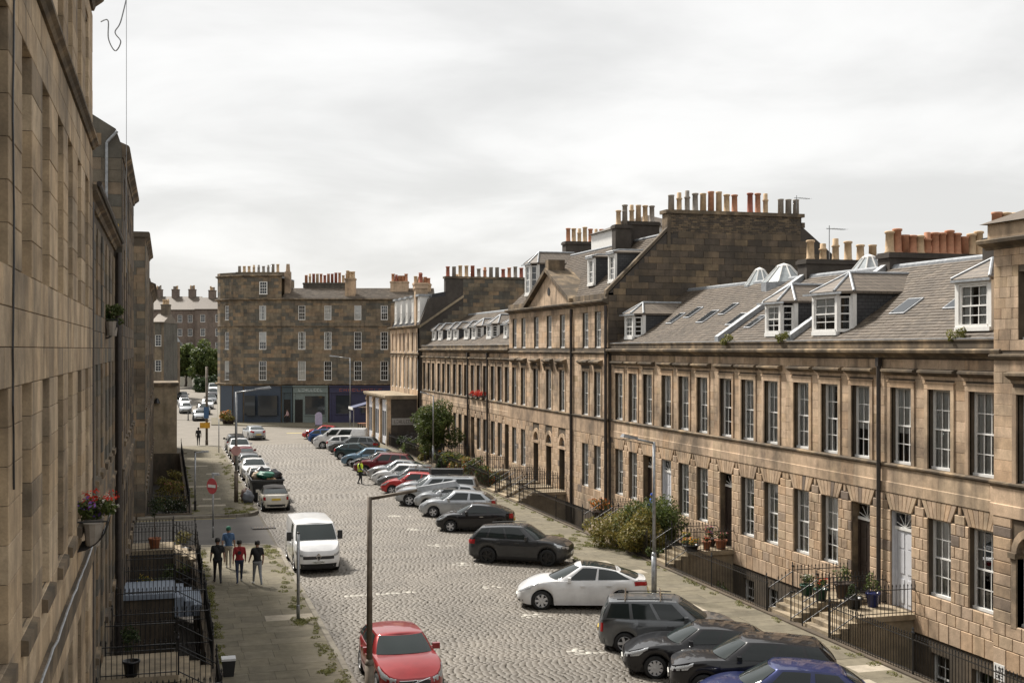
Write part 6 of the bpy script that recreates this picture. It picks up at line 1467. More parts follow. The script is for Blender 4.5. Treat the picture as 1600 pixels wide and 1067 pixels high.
def tree(name, label, loc, h_, r, trunk_h, n, mname, seed, size=0.12, nc=26, cat='tree', group=None, sq=1.0, multi=1):
    t = thing(name, label, cat, loc, 0, group); rng = random.Random(seed)
    mb = MB(); top = h_-r*sq
    for q in range(multi):
        bx, by = (rng.uniform(-0.3,0.3), rng.uniform(-0.3,0.3)) if multi > 1 else (0, 0)
        p = Vector((bx,by,-0.1)); R0 = 0.035*h_/max(1, multi*0.6); segs = 5
        for i in range(segs):
            nx = Vector((bx+rng.uniform(-0.06,0.06)*h_*0.3, by+rng.uniform(-0.06,0.06)*h_*0.3, trunk_h*(i+1)/segs)); mb.tube(p, nx, R0*(1-0.12*i), R0*(1-0.12*(i+1)), 7, cap=False); p = nx
        for i in range(7):
            a = rng.uniform(0, 6.28); e = Vector((r*0.75*math.cos(a), r*0.75*math.sin(a), top+rng.uniform(-0.4,0.7)*r*sq)); m_ = p.lerp(e, 0.5)+Vector((0,0,0.08*h_)); mb.tube(p, m_, R0*0.4, R0*0.25, 5, cap=False); mb.tube(m_, e, R0*0.25, R0*0.06, 5, cap=False)
    mb.build('trunk', M['bark'], t)
    inst('crown', leaves(clump_ball((0,0,top), r, nc, seed, 0.38, sq), n, size, mname, seed), t); return t
def potted(label, loc, pot, potm, leafm, h_, r, n=350, flowers=None, seed=1, size=0.05, ball=None, group='potted plants by the doorsteps'):
    t = thing('potted_plant', label, 'plant pot', loc, 0, group); ph, pr = pot
    MB().lathe([(pr*0.7,0),(pr*0.95,ph*0.85),(pr*1.08,ph*0.86),(pr*1.08,ph),(pr*0.92,ph),(pr*0.88,ph*0.85)], n=14).build('pot', M[potm] if isinstance(potm, str) else potm, t, smooth=True)
    if ball:
        MB().tube((0,0,ph*0.8), (0.01,0,ball), 0.02, n=6).build('stem', M['bark'], t); cl = clump_ball((0,0,ball+r*0.7), r, 14, seed, 0.4)
    else: cl = clump_ball((0,0,ph+h_*0.5), r, 12, seed, 0.42, h_/(2*r))
    inst('foliage', leaves(cl, n, size, leafm, seed), t)
    if flowers:
        for q, f in enumerate(flowers): inst('flower', leaves([((c[0]*1.1, c[1]*1.1, c[2]+0.06), r_) for c, r_ in cl], max(30, n//5), size*0.9, f, seed+q+7, 'flower', flat=0.6), t)
    return t
BLUEP = plain('blue glazed pot', (0.02,0.03,0.14), 0.25); GREENP = plain('green glazed pot', (0.015,0.06,0.04), 0.3); TERR = plain('terracotta plant pot', (0.33,0.13,0.07), 0.8); BLACKP = plain('black plant pot', (0.012,0.012,0.014), 0.4); WOODP = plain('dark wooden tub', (0.06,0.04,0.03), 0.8)
M['BLUEP'], M['GREENP'], M['TERR'], M['BLACKP'], M['WOODP'] = BLUEP, GREENP, TERR, BLACKP, WOODP
def wr(i, x, y): return world_R(FR, YA[i+1])(x, y)
dx0 = bays_of(YA[1]-YA[0])[0]; dx1 = bays_of(YA[2]-YA[1])[2]; dx2 = bays_of(YA[3]-YA[2])[0]
for (i, x, y, pot, pm, lm, h_, r, fl, l) in [
    (0, dx0-0.55, -0.75, (0.5,0.24), 'BLUEP', 'leaf', 0.6, 0.3, None, 'deep blue glazed pot with tall green plant on the doorstep landing by the pale door'),
    (0, dx0-0.5, -1.5, (0.36,0.28), 'BLACKP', 'darkleaf', 0.4, 0.26, None, 'low black planter beside the blue glazed pot'),
    (1, dx1+0.5, -1.9, (0.42,0.24), 'GREENP', 'leaf', 0.35, 0.25, ['fred'], 'green glazed pot with red flowers beside the double doorsteps'),
    (1, dx1+0.35, -0.9, (0.55,0.34), 'WOODP', 'leaf', 0.5, 0.36, None, 'dark wooden tub with spiky foliage beside the dark door'),
    (1, dx1-0.45, -1.9, (0.38,0.25), 'GREENP', 'leaf', 0.4, 0.26, ['fwhite'], 'green pot with white flowers at the head of the steps'),
    (2, dx2+0.5, -0.5, (0.42,0.26), 'TERR', 'leaf', 0.35, 0.3, ['fpink'], 'terracotta pot of pink flowers against the house wall'),
    (2, dx2+0.55, -1.2, (0.4,0.18), 'TERR', 'leaf', 0.12, 0.14, ['fred'], 'plain small terracotta pot on the landing'),
    (2, dx2+0.45, -1.9, (0.25,0.36), 'BLACKP', 'leaf', 0.25, 0.34, ['fyel', 'forg'], 'low black trough of yellow and orange flowers on the landing'),
    (2, dx2-0.4, -0.6, (0.35,0.28), 'WOODP', 'leaf', 0.6, 0.34, ['fred', 'fpur'], 'tub of mixed red and purple flowers beside the brown door'),
    (2, dx2-0.5, -1.7, (0.35,0.24), 'BLACKP', 'leaf', 0.3, 0.24, ['fyel'], 'black pot of yellow flowers near the landing railing')]:
    p = wr(i, x, y); potted(l, (p[0], p[1], 0.6), pot, pm, lm, h_, r, 320, fl, seed=int(p[1]*10) % 97, size=0.05)
# hedge mass spilling through the railings
def shrub(label, c, r, mname, n, seed, size=0.09, nc=30, sq=0.7, name='shrub', flowers=None, group=None, cat='shrub'):
    t = thing(name, label, cat, (c[0], c[1], c[2]), 0, group); cl = clump_ball((0,0,r*sq*0.8), r, nc, seed, 0.42, sq)
    mb = MB(); rng = random.Random(seed)
    for i in range(9):
        a = rng.uniform(0,6.28); mb.tube((0,0,0), (r*0.7*math.cos(a), r*0.7*math.sin(a), r*sq*rng.uniform(0.5,1.2)), 0.035, 0.01, 5)
    mb.build('stem', M['bark'], t); inst('foliage', leaves(cl, n, size, mname, seed), t)
    for f in flowers or (): inst('flower', leaves(cl, n//9, size*0.8, f, seed+5, 'flower', flat=0.5), t)
    return t
shrub('broad golden-green hedge spilling over the railings behind the lamp post', (20.7, 53.6, 0.0), 1.5, 'goldleaf', 9000, 5, 0.085, 36, 0.7)
shrub('dark green hedge mass below the man in blue', (21.9, 52.6, 0.2), 1.6, 'leaf', 8000, 6, 0.085, 36, 0.75)
shrub('olive hedge bulging onto the pavement by the doorsteps', (20.6, 51.4, -0.1), 1.2, 'goldleaf', 5500, 8, 0.08, 26, 0.9)
shrub('small round bush at the foot of the steps by the hedge', (20.8, 49.9, -0.1), 0.5, 'leaf', 900, 9, 0.06, 12, 0.9)
potted('orange flower mound in a planter by the dark door near the sooty gable', (21.9, 60.2, 0.4), (0.4,0.45), 'WOODP', 'leaf', 0.5, 0.6, 500, ['forg','forg','forg'], 21, 0.07)
tree('tall_shrub_tree', 'tall pale green shrubby tree in front of the far terrace', (21.3, 97.8, -0.2), 5.4, 1.9, 1.6, 9000, 'leaf', 31, 0.13, 40, sq=1.25, multi=3)
gi = 0
for (x, y, r, m_, fl, l) in [(20.9, 99.2, 0.85, 'goldleaf', None, 'golden bush left of the white front gate'), (20.9, 107.2, 0.8, 'leaf', None, 'green bush beneath the tall shrubby tree'), (21.2, 94.6, 0.8, 'leaf', ['forg'], 'bush with orange flowers beside the white gate'),
        (20.9, 90.3, 0.9, 'leaf', ['fyel'], 'garden bush with yellow flowers in front of the far terrace'), (21.0, 87.4, 0.9, 'goldleaf', ['fred'], 'reddish garden bush by the stone gate steps'), (21.4, 84.2, 1.0, 'leaf', ['fpink', 'fred'], 'flowering bush with pink blooms at the arched doors'),
        (21.3, 80.8, 0.9, 'leaf', ['fred'], 'planter bush of red flowers before the three arched doors'), (20.8, 92.5, 0.6, 'darkleaf', None, 'dark low bush against the far garden railing'), (21.0, 110.5, 0.8, 'darkleaf', None, 'dark bush beside the iron railing of the dark end wall')]:
    gi += 1; shrub(l, (x, y, 0.0), r, m_, 1300, 40+gi, 0.1, 16, 0.9, flowers=fl, group='garden bushes along the far terrace')
tree('far_tree', 'rounded green tree beyond the uphill road, lighter of the pair', camfr(325, 236) + Vector((0,0,2)), 8.6, 3.6, 3.2, 9000, 'leaf', 51, 0.34, 44, group='far trees at the top of the road')
tree('far_tree', 'dark green tree at the left of the far pair', camfr(290, 240) + Vector((0,0,2)), 8.2, 3.2, 3.0, 8000, 'leaf', 52, 0.34, 40, group='far trees at the top of the road')
shrub('low dark hedge below the far trees', camfr(326, 226) + Vector((0,0,1.2)), 2.6, 'darkleaf', 3500, 53, 0.3, 26, 0.7)
# window basket on the near tenement, and one on the next
def basket(label, loc, seed, fl, w_=1.2, d=0.55):
    t = thing('window_basket', label, 'planter', loc, 0, None); mb = MB()
    for i in range(9):
        y = -w_/2+w_*i/8; pr = None
        for k in range(6): q = (d*math.sin(math.pi/2*k/5), y, -0.5+0.55*(k/5)**1.6); mb.tube(pr, q, 0.014, n=5) if pr else None; pr = q
    for z, dd in ((0.05, d), (-0.2, d*0.85)): mb.tube((dd,-w_/2,z), (dd,w_/2,z), 0.016, n=5)
    for s in (-1, 1): mb.tube((0,s*w_/2,0.05), (d,s*w_/2,0.05), 0.016, n=5)
    mb.build('iron_cage', M['iron'], t)
    for y in (-0.38, 0.0, 0.38): MB().lathe([(0.12,-0.42),(0.17,-0.05),(0.18,0.0),(0.12,0.0)], (d*0.5, y, 0), 10).build('pot', M['potC'], t)
    cl = clump_ball((d*0.55,0,0.2), 0.36, 16, seed, 0.42, 0.8); inst('foliage', leaves(cl, 900, 0.055, 'leaf', seed), t)
    for q, f in enumerate(fl): inst('flower', leaves([((c[0]+0.05, c[1], c[2]+0.08+0.12*(q == 0)), r) for c, r in cl[q::3]], 95, 0.05, f, seed+q+3, 'flower', flat=0.6), t)
basket('iron window basket with red and purple flowers on the near tenement', (FL, 24.4, 6.05), 61, ['fred','fpur','fwhite'])
basket('small iron window basket on the lower sooty tenement', (-1.72, 37.6, 10.1), 62, [], 0.9, 0.35)
t = thing('yellow_plant', 'yellow flowering plant growing from the tenement gutter', 'plant', (-1.62, 41.0, 12.95)); inst('foliage', leaves(clump_ball((0,0,0.15), 0.22, 8, 71, 0.45), 120, 0.05, 'fyel', 71), t)
for y, z, l in ((43.6, 9.63, 'weed tuft growing on the terrace parapet by the lead skew'), (32.6, 9.63, 'yellow weed tuft on the parapet below the white dormer'), (48.5, 9.63, 'green weed tuft on the terrace parapet')):
    t = thing('parapet_weed', l, 'weed', (FR-0.1, y, z)); inst('foliage', leaves(clump_ball((0,0,0.12), 0.3, 8, int(y), 0.5), 320, 0.06, 'weed', int(y)), t)
tb = MB()
for i, (y, l) in enumerate(((91.7, 0), (93.3, 0), (94.9, 0))):
    t = thing('window_box', 'red geranium window box ' + ('nearest the pediment', 'in the middle of three', 'furthest from the pediment')[i] + ' on the far terrace', 'window box', (FR-0.18, y-0.3, 5.5), 0, 'red window boxes on the far terrace')
    MB().box(-0.12, 0.12, -0.5, 0.5, 0, 0.2).build('trough', M['WOODP'], t); inst('flower', leaves(clump_ball((0,0,0.28), 0.4, 9, 80+i, 0.45, 0.4), 300, 0.07, 'fred', 80+i, 'flower'), t)
# left-hand pots
for (x, y, z, pot, pm, lm, h_, r, fl, ball, l) in [(-0.9, 33.9, 0.6, (0.42,0.22), 'BLACKP', 'darkleaf', 0.3, 0.3, None, 0.85, 'small clipped tree in a black pot on the lower tenement landing'), (-0.5, 55.4, 0.6, (0.45,0.26), 'TERR', 'darkleaf', 0.3, 0.42, None, 1.5, 'clipped ball tree with dark crown beside the lane corner steps'),
        (-0.8, 48.6, -0.3, (0.5,0.3), 'TERR', 'leaf', 0.5, 0.35, ['fyel'], None, 'terracotta pot with yellow flowers below the blue-grey landing'), (0.7, 57.6, -0.1, (0.3,0.3), 'BLACKP', 'goldleaf', 0.8, 0.4, None, None, 'golden plant behind the end railing beside the lane')]:
    potted(l, (x, y, z), pot, pm, lm, h_, r, 600, fl, int(y*3) % 89, 0.05, ball)
for (x, y, z, m_, fl, l) in [(-0.2, 51.0, -2.7, 'darkleaf', ['fwhite'], 'dark basement shrub behind the left railings near the lane'), (0.2, 53.6, -1.6, 'leaf', None, 'green basement shrub near the lane corner'), (0.3, 40.4, -2.7, 'darkleaf', None, 'dark basement shrub below the left landing'),
        (0.3, 76, -0.6, 'goldleaf', ['fpink'], 'golden flowering bush inside the railings beyond the lane'), (0.2, 81, -0.3, 'goldleaf', None, 'tall yellow-green bush inside the railings beyond the lane'), (0.3, 73.2, -0.9, 'darkleaf', ['fwhite'], 'dark bush behind the railing at the far lane corner')]:
    shrub(l, (x, y, z), 0.9, m_, 1500, int(y*2), 0.08, 16, 1.2, flowers=fl)
for (x, y, l) in [(22.3, 31.8, 'leafy basement shrub below the pavilion railing'), (22.2, 34.0, 'green basement climber beside the landing of the pale door'), (22.5, 47.4, 'dark basement climber beside the landing with terracotta pots')]:
    shrub(l, (x, y, -2.7), 1.0, 'leaf', 2200, int(y*3), 0.075, 20, 1.1)
# weeds along kerbs and wall feet
def weeds():
    rng = random.Random(77); cl = []
    def strip(x0, x1, y0, y1, n, r=0.12):
        for i in range(n): cl.append(((rng.uniform(x0,x1), rng.uniform(y0,y1), 0.02), (r*rng.uniform(0.5,1.5), r*rng.uniform(0.8,2.4), 0.05)))
    strip(4.3, 4.95, 33, 57, 75, 0.14); strip(RL+0.02, RL+0.22, 37, 58, 70, 0.13); strip(4.2, 4.95, 71, 110, 70, 0.16); strip(RL-0.1, RL+0.25, 71, 100, 40, 0.14); strip(3.9, 4.8, 56.5, 59, 8, 0.2); strip(3.2, 5.0, 70.2, 72.5, 18, 0.2)
    strip(KR+0.02, KR+0.35, 26, 110, 60, 0.13); strip(RR-0.35, RR-0.02, 30, 100, 90, 0.12); strip(18.4, 20.2, 53.5, 58.5, 24, 0.2); strip(4.2, 4.6, 41.3, 42.2, 8, 0.2)
    return leaves(cl, 40000, 0.032, 'weed', 3, 'weed', flat=0.3)
stuff(inst('pavement_weed', weeds()))['label'] = 'yellow-green weeds growing in the pavement joints and along the kerbs'
bpy.data.objects['pavement_weed']['category'] = 'weeds'
# ================================================================ street furniture
def lamp_post(label, x, y, h_, arm, ang, base_h=1.6, m1='galv', m2='galv', r=0.075, group='street lamps', lean=0.0):
    t = thing('street_lamp', label, 'street lamp', (x, y, -0.02), ang, group)
    MB().tube((0,0,0), (0,0,base_h), r*1.5, n=12).lathe([(r*1.5,base_h),(r*1.5,base_h+0.03),(r,base_h+0.14)], n=12).build('base', M[m2], t, smooth=True)
    MB().tube((0,0,base_h+0.1), (lean,0,h_), r, r*0.8, 12).build('pole', M[m1], t, smooth=True)
    MB().tube((lean-0.02,0,h_-0.05), (lean+arm*0.6,0,h_+0.14), r*0.6, r*0.5, 8).build('arm', M[m1], t, smooth=True)
    z = h_+0.14; x0 = lean+arm*0.55; L = arm*0.5
    hd = MB(); hd.add([(x0,-0.07,z-0.03),(x0,0.07,z-0.03),(x0+L,0.15,z+0.08),(x0+L,-0.15,z+0.08),(x0,-0.05,z+0.07),(x0,0.05,z+0.07),(x0+L*0.9,0.1,z+0.2),(x0+L*0.9,-0.1,z+0.2)], [(0,3,2,1),(4,5,6,7),(0,1,5,4),(1,2,6,5),(2,3,7,6),(3,0,4,7)])
    hd.build('lamp_head', M['galv'], t); MB().box(x0+L*0.25, x0+L*0.9, -0.08, 0.08, z-0.035+0.03, z+0.02).build('lamp_glass', M['lamp'], t); return t
lamp_post('tall brown-weathered street lamp post beside the red estate car', 4.72, 29.2, 5.75, 2.1, 0.0-0.05, 1.7, 'rustpole', 'rustpole', 0.075)
l2 = ground(369, 784); lamp_post('dark street lamp post on the pavement next to the overflowing skip', l2.x, l2.y, 6.7, 2.0, -0.1, 1.8, 'galv', 'rustpole', 0.085)
MB().lathe([(0.3,-0.02),(0.3,0.02)], (0, -0.14, 3.15), 16, axis='y').build('round_sign', M['fwhite'] if False else plain('small sign face', (0.5,0.28,0.26), 0.6), bpy.data.objects['street_lamp.001'])
l3 = ground(547, 664); lamp_post('grey street lamp post in front of the blue corner bar', l3.x, l3.y, 8.2, 2.4, math.pi-0.2)
l4 = ground(1022, 929); lamp_post('grey street lamp post rising beside the golden hedge', l4.x, l4.y, 5.8, 1.3, math.pi+0.1, 1.5, 'galv', 'galv', 0.07)
l5 = ground(677, 726); lamp_post('thin grey lamp post in front of the tall shrubby tree', l5.x, l5.y, 5.6, 1.0, math.pi, 1.4, 'galv', 'galv', 0.06)
def post(name, label, p, h_, r, m_, cat='post', cap=True):
    t = thing(name, label, cat, (p.x, p.y, -0.02)); mb = MB().tube((0,0,0), (0,0,h_), r, n=12)
    mb.build('pole', M[m_], t, smooth=True); MB().lathe([(r*1.15,0),(r*1.15,0.5),(r,0.55)], n=12).build('base', M[m_], t, smooth=True)
    if cap: MB().lathe([(r*1.1,h_-0.02),(r*1.05,h_+0.02),(0.01,h_+0.04)], n=12).build('cap', M['plastic'], t)
    return t
post('steel_post', 'plain grey steel post on the pavement edge near the white van', ground(466, 968), 3.0, 0.055, 'galv')
p = ground(333, 839); t = post('no_entry_sign', 'round red no-entry sign on a grey pole at the side lane', p, 3.1, 0.045, 'galv', 'road sign')
rd = plain('sign red', (0.42,0.018,0.025), 0.4); t.rotation_euler = (0,0,-0.95)
sg = MB().lathe([(0.39,-0.005),(0.39,0.02)], (0,-0.08,2.55), 28, axis='y').build('sign_plate', rd, t); MB().box(-0.3, 0.3, -0.095, -0.086, 2.48, 2.62).build('white_bar', M['white'], sg); MB().box(0.0, 0.55, -0.1, 0.0, 3.1, 3.2).build('sign_lamp', M['galv'], t)
p = ground(305, 798); t = post('sign_post', 'grey sign-light post standing on the corner beyond the side lane', p, 3.4, 0.05, 'galv'); MB().tube((0,0,3.35), (0.5,0,3.4), 0.03).box(0.35, 0.75, -0.08, 0.08, 3.36, 3.46).build('lamp_arm', M['galv'], t); MB().tube((0,0,0), (0,0,0.6), 0.07).build('base_sleeve', M['iron'], t)
p = ground(323, 695); t = post('telegraph_pole', 'dark telegraph pole carrying yellow and blue signs', p, 7.6, 0.12, 'rustpole', 'pole', False)
yl = plain('yellow sign', (0.62,0.33,0.03), 0.6); bl = plain('blue sign', (0.05,0.12,0.25), 0.6)
MB().box(-0.65, 0.3, -0.16, -0.13, 1.65, 2.2).build('yellow_sign', yl, t); MB().box(-0.28, 0.2, -0.16, -0.13, 2.6, 3.7).build('blue_sign', bl, t)
p = ground(342, 707); post('sign_post', 'thin grey post beside the telegraph pole', p, 3.0, 0.04, 'galv')
for px, py, l in ((294, 642, 'short bollard left of the first uphill car'), (302, 643, 'short bollard in front of the first uphill car'), (493, 660, 'white bollard outside the corner shops')):
    p = ground(px, py) if py > 650 else camfr(px, 158)
    t = thing('bollard', l, 'bollard', (p.x, p.y, 0.0)); MB().lathe([(0.11,0),(0.1,0.1),(0.07,0.15),(0.065,0.9),(0.085,0.93),(0.08,1.02),(0.01,1.06)], n=10).build('shaft', M['white'] if py > 650 else M['plastic'], t); MB().lathe([(0.16,0),(0.16,0.05),(0.1,0.06)], n=10).build('foot', M['plastic'], t)
# bin by the left railings
p = ground(357, 1055); t = thing('waste_bin', 'small black bin with pale lid on the left pavement', 'bin', (p.x, p.y, 0)); 
MB().add([(-0.14,-0.14,0),(0.14,-0.14,0),(0.14,0.14,0),(-0.14,0.14,0),(-0.19,-0.19,0.46),(0.19,-0.19,0.46),(0.19,0.19,0.46),(-0.19,0.19,0.46)], [(0,3,2,1),(4,5,6,7),(0,1,5,4),(1,2,6,5),(2,3,7,6),(3,0,4,7)]).build('tub', M['plastic'], t)
MB().box(-0.2, 0.2, -0.2, 0.2, 0.46, 0.52).build('lid', plain('pale bin lid', (0.5,0.5,0.5), 0.4), t)
p = ground(412, 824, -0.1); t = thing('drain_cover', 'rusty iron drain cover in the setts at the mouth of the lane', 'drain cover', (p.x, p.y, -0.085+crown(p.x)*1.0)); MB().box(-0.6,0.6,-0.35,0.35,-0.05,0.0).build('frame', M['pipe'], t)
for i in range(7): MB().box(-0.5+0.15*i,-0.42+0.15*i,-0.28,0.28,0.0,0.012).build('bar', M['rustpole'], t)
# overflowing skip
t = thing('builders_skip', 'dark metal skip heaped with rubbish bags and a green sheet', 'skip', (6.0, 77.6, -0.12)); dk = plain('dark skip steel', (0.03,0.031,0.033), 0.6, 0.3)
q = [(-0.85,-1.2,0.05),(0.85,-1.2,0.05),(0.85,1.2,0.05),(-0.85,1.2,0.05),(-0.95,-1.7,1.35),(0.95,-1.7,1.35),(0.95,1.7,1.35),(-0.95,1.7,1.35)]
MB().add(q, [(0,3,2,1),(0,1,5,4),(1,2,6,5),(2,3,7,6),(3,0,4,7)]).box(-1.0, 1.0, -1.76, -1.68, 1.28, 1.4).box(-1.0, 1.0, 1.68, 1.76, 1.28, 1.4).box(-1.01, -0.93, -1.68, 1.68, 1.28, 1.4).box(0.93, 1.01, -1.68, 1.68, 1.28, 1.4).build('container', dk, t)
rng_ = random.Random(5)
def blob(name, c, r, m_, parent, seed, sq=(1,1,1)):
    bm = bmesh.new(); bmesh.ops.create_icosphere(bm, subdivisions=3, radius=1.0); rg = random.Random(seed); ph = [rg.uniform(0,6) for _ in range(6)]
    for v in bm.verts:
        k = 1+0.13*math.sin(5*v.co.x+ph[0])*math.sin(4*v.co.y+ph[1])+0.09*math.sin(9*v.co.z+ph[2]+3*v.co.x)+0.05*math.sin(14*v.co.y+ph[3])
        v.co = Vector((v.co.x*sq[0], v.co.y*sq[1], v.co.z*sq[2]))*k*r
    me = bpy.data.meshes.new(name); bm.to_mesh(me); bm.free(); me.materials.append(m_); me.polygons.foreach_set('use_smooth', [True]*len(me.polygons)); return inst(name, me, parent, c)
gs = plain('green tarpaulin', (0.02,0.13,0.085), 0.5); kb = plain('black rubbish bag', (0.012,0.012,0.014), 0.3); cb_ = plain('brown cardboard', (0.30,0.19,0.10), 0.8)
blob('green_sheet', (-0.1,-1.0,1.62), 0.55, gs, t, 3, (1.0,1.1,0.42)); blob('rubbish_bag', (0.5,0.0,1.4), 0.5, kb, t, 4); blob('rubbish_bag', (-0.35,0.4,1.4), 0.55, kb, t, 5); MB().box(-0.7,0.0,-1.4,-0.6,1.3,1.5).build('cardboard_sheet', cb_, t, rot=(0.1,0.25,0.2)); blob('rubbish_bag', (-0.6,-0.6,1.5), 0.3, plain('pale bag', (0.45,0.35,0.25), 0.7), t, 6)
for i, (x, y, r, c, l) in enumerate([(4.75, 75.2, 0.34, (0.14,0.15,0.17), 'grey rubbish sack slumped on the kerb beside the skip'), (4.7, 76.0, 0.36, (0.12,0.075,0.06), 'brown rubbish sack leaning behind the grey one')]):
    tt = thing('rubbish_sack', l, 'rubbish sack', (x, y, 0.0), 0, 'rubbish sacks by the skip'); blob('sack', (0,0,r*0.9), r, plain('sack cloth', c, 0.8), tt, 20+i, (1,1,1.25)); MB().lathe([(0.05,r*1.95),(0.09,r*2.2),(0.02,r*2.25)], n=8).build('knot', plain('sack tie', c, 0.8), tt)
# planters and tables outside the corner
for px, D, l in ((353, 151, 'potted shrub at the rounded shop corner'), (360, 150.5, 'low dark planter box below the rounded shop corner')):
    p = camfr(px, D); potted(l, (p.x, p.y, 0), (0.5,0.5), 'WOODP', 'goldleaf', 1.2 if px < 355 else 0.5, 0.8, 500, ['forg'] if px < 355 else None, px, 0.14, group='planters outside the corner shops')
for px, D, ql in ((569, 140, 'against the blue bar front'), (576, 137, 'next to the shop pilasters')):
    p = camfr(px, D); t = thing('pavement_table', 'brown wooden pavement table under the blue awning ' + ql, 'table', (p.x, p.y, 0), 0.3, 'tables by the awning'); wd = M['WOODP']
    MB().box(-0.7, 0.7, -0.35, 0.35, 0.72, 0.77).build('table_top', M['TERR'], t)
    for x, y in ((-0.6,-0.3),(0.6,-0.3),(0.6,0.3),(-0.6,0.3)): MB().box(x-0.04, x+0.04, y-0.04, y+0.04, 0, 0.72).build('leg', wd, t)
p = camfr(588, 131); t = thing('wooden_screen', 'brown wooden pavement screen beside the shop pilaster', 'screen', (p.x, p.y, 0), 0.2); MB().box(-0.5, 0.5, -0.03, 0.03, 0.15, 1.3).build('panel', M['TERR'], t); MB().box(-0.5,-0.44,-0.2,0.2,0,0.15).build('foot', M['WOODP'], t); MB().box(0.44,0.5,-0.2,0.2,0,0.15).build('foot', M['WOODP'], t)
p = camfr(498, 147); t = thing('pavement_board', 'rounded lilac pavement board behind the red saloon', 'sign board', (p.x, p.y, 0), -TH); MB().add([(0.42*math.cos(math.pi*i/12), -0.03, 1.25+0.42*math.sin(math.pi*i/12)) for i in range(13)]+[(-0.42,-0.03,0.1),(0.42,-0.03,0.1)]+[(0.42*math.cos(math.pi*i/12), 0.03, 1.25+0.42*math.sin(math.pi*i/12)) for i in range(13)]+[(-0.42,0.03,0.1),(0.42,0.03,0.1)], [tuple(range(15))[::-1], tuple(range(15,30))]+[(i,(i+1)%15,15+(i+1)%15,15+i) for i in range(15)]).build('panel', plain('lilac board', (0.42,0.38,0.52), 0.6), t); MB().box(-0.4,0.4,-0.25,0.25,0,0.1).build('foot', M['plastic'], t)
# small white sign on a post among the basement shrubs
P_ = (22.6, 28.9); t = thing('notice_post', 'small white notice on a post by the pavilion railing', 'sign', (P_[0]-0.2, P_[1], -0.68)); MB().box(-0.05,0.05,-0.05,0.05,-2.02,1.0).build('post', M['white'], t)
nb = MB().box(-0.07,-0.05,-0.22,0.22,0.75,1.2).build('notice', M['white'], t); glyphs(3, 0.3, 0.12, 4).build('lettering', M['ink'], nb, (-0.072, 0, 1.05), RAD(-90)); glyphs(3, 0.3, 0.1, 6).build('lettering', M['ink'], nb, (-0.072, 0, 0.86), RAD(-90))
for o_ in list(COL.objects):
    if o_.name.split('.')[0] == 'flower': o_['kind'] = 'stuff'
# ================================================================ people
SKIN = plain('skin', (0.30,0.17,0.115), 0.6, 0, 0.05); HAIR = plain('dark hair', (0.012,0.01,0.009), 0.6)
def capsule(bm_v, bm_f, p0, p1, r0, r1, n=10):
    p0, p1 = Vector(p0), Vector(p1); d = p1-p0; L = d.length; d = d.normalized() if L > 1e-6 else Vector((0,0,1)); a = d.orthogonal().normalized(); b = d.cross(a); o = len(bm_v); rings = []
    for k in range(1, 4): t = -math.pi/2+math.pi/2*k/3; rings.append((p0+d*(r0*math.sin(t)), r0*math.cos(t)))
    for k in range(0, 3): t = math.pi/2*k/3; rings.append((p1+d*(r1*math.sin(t)), r1*math.cos(t)))
    bm_v.append(tuple(p0-d*r0))
    for c, r in rings:
        for i in range(n): t = 2*math.pi*i/n; bm_v.append(tuple(c+a*(r*math.cos(t))+b*(r*math.sin(t))))
    bm_v.append(tuple(p1+d*r1)); e = len(bm_v)-1
    for i in range(n): bm_f.append((o, o+1+(i+1) % n, o+1+i)); bm_f.append((e, e-n+i, e-n+(i+1) % n))
    for k in range(5):
        for i in range(n): q = o+1+k*n; bm_f.append((q+i, q+(i+1) % n, q+n+(i+1) % n, q+n+i))
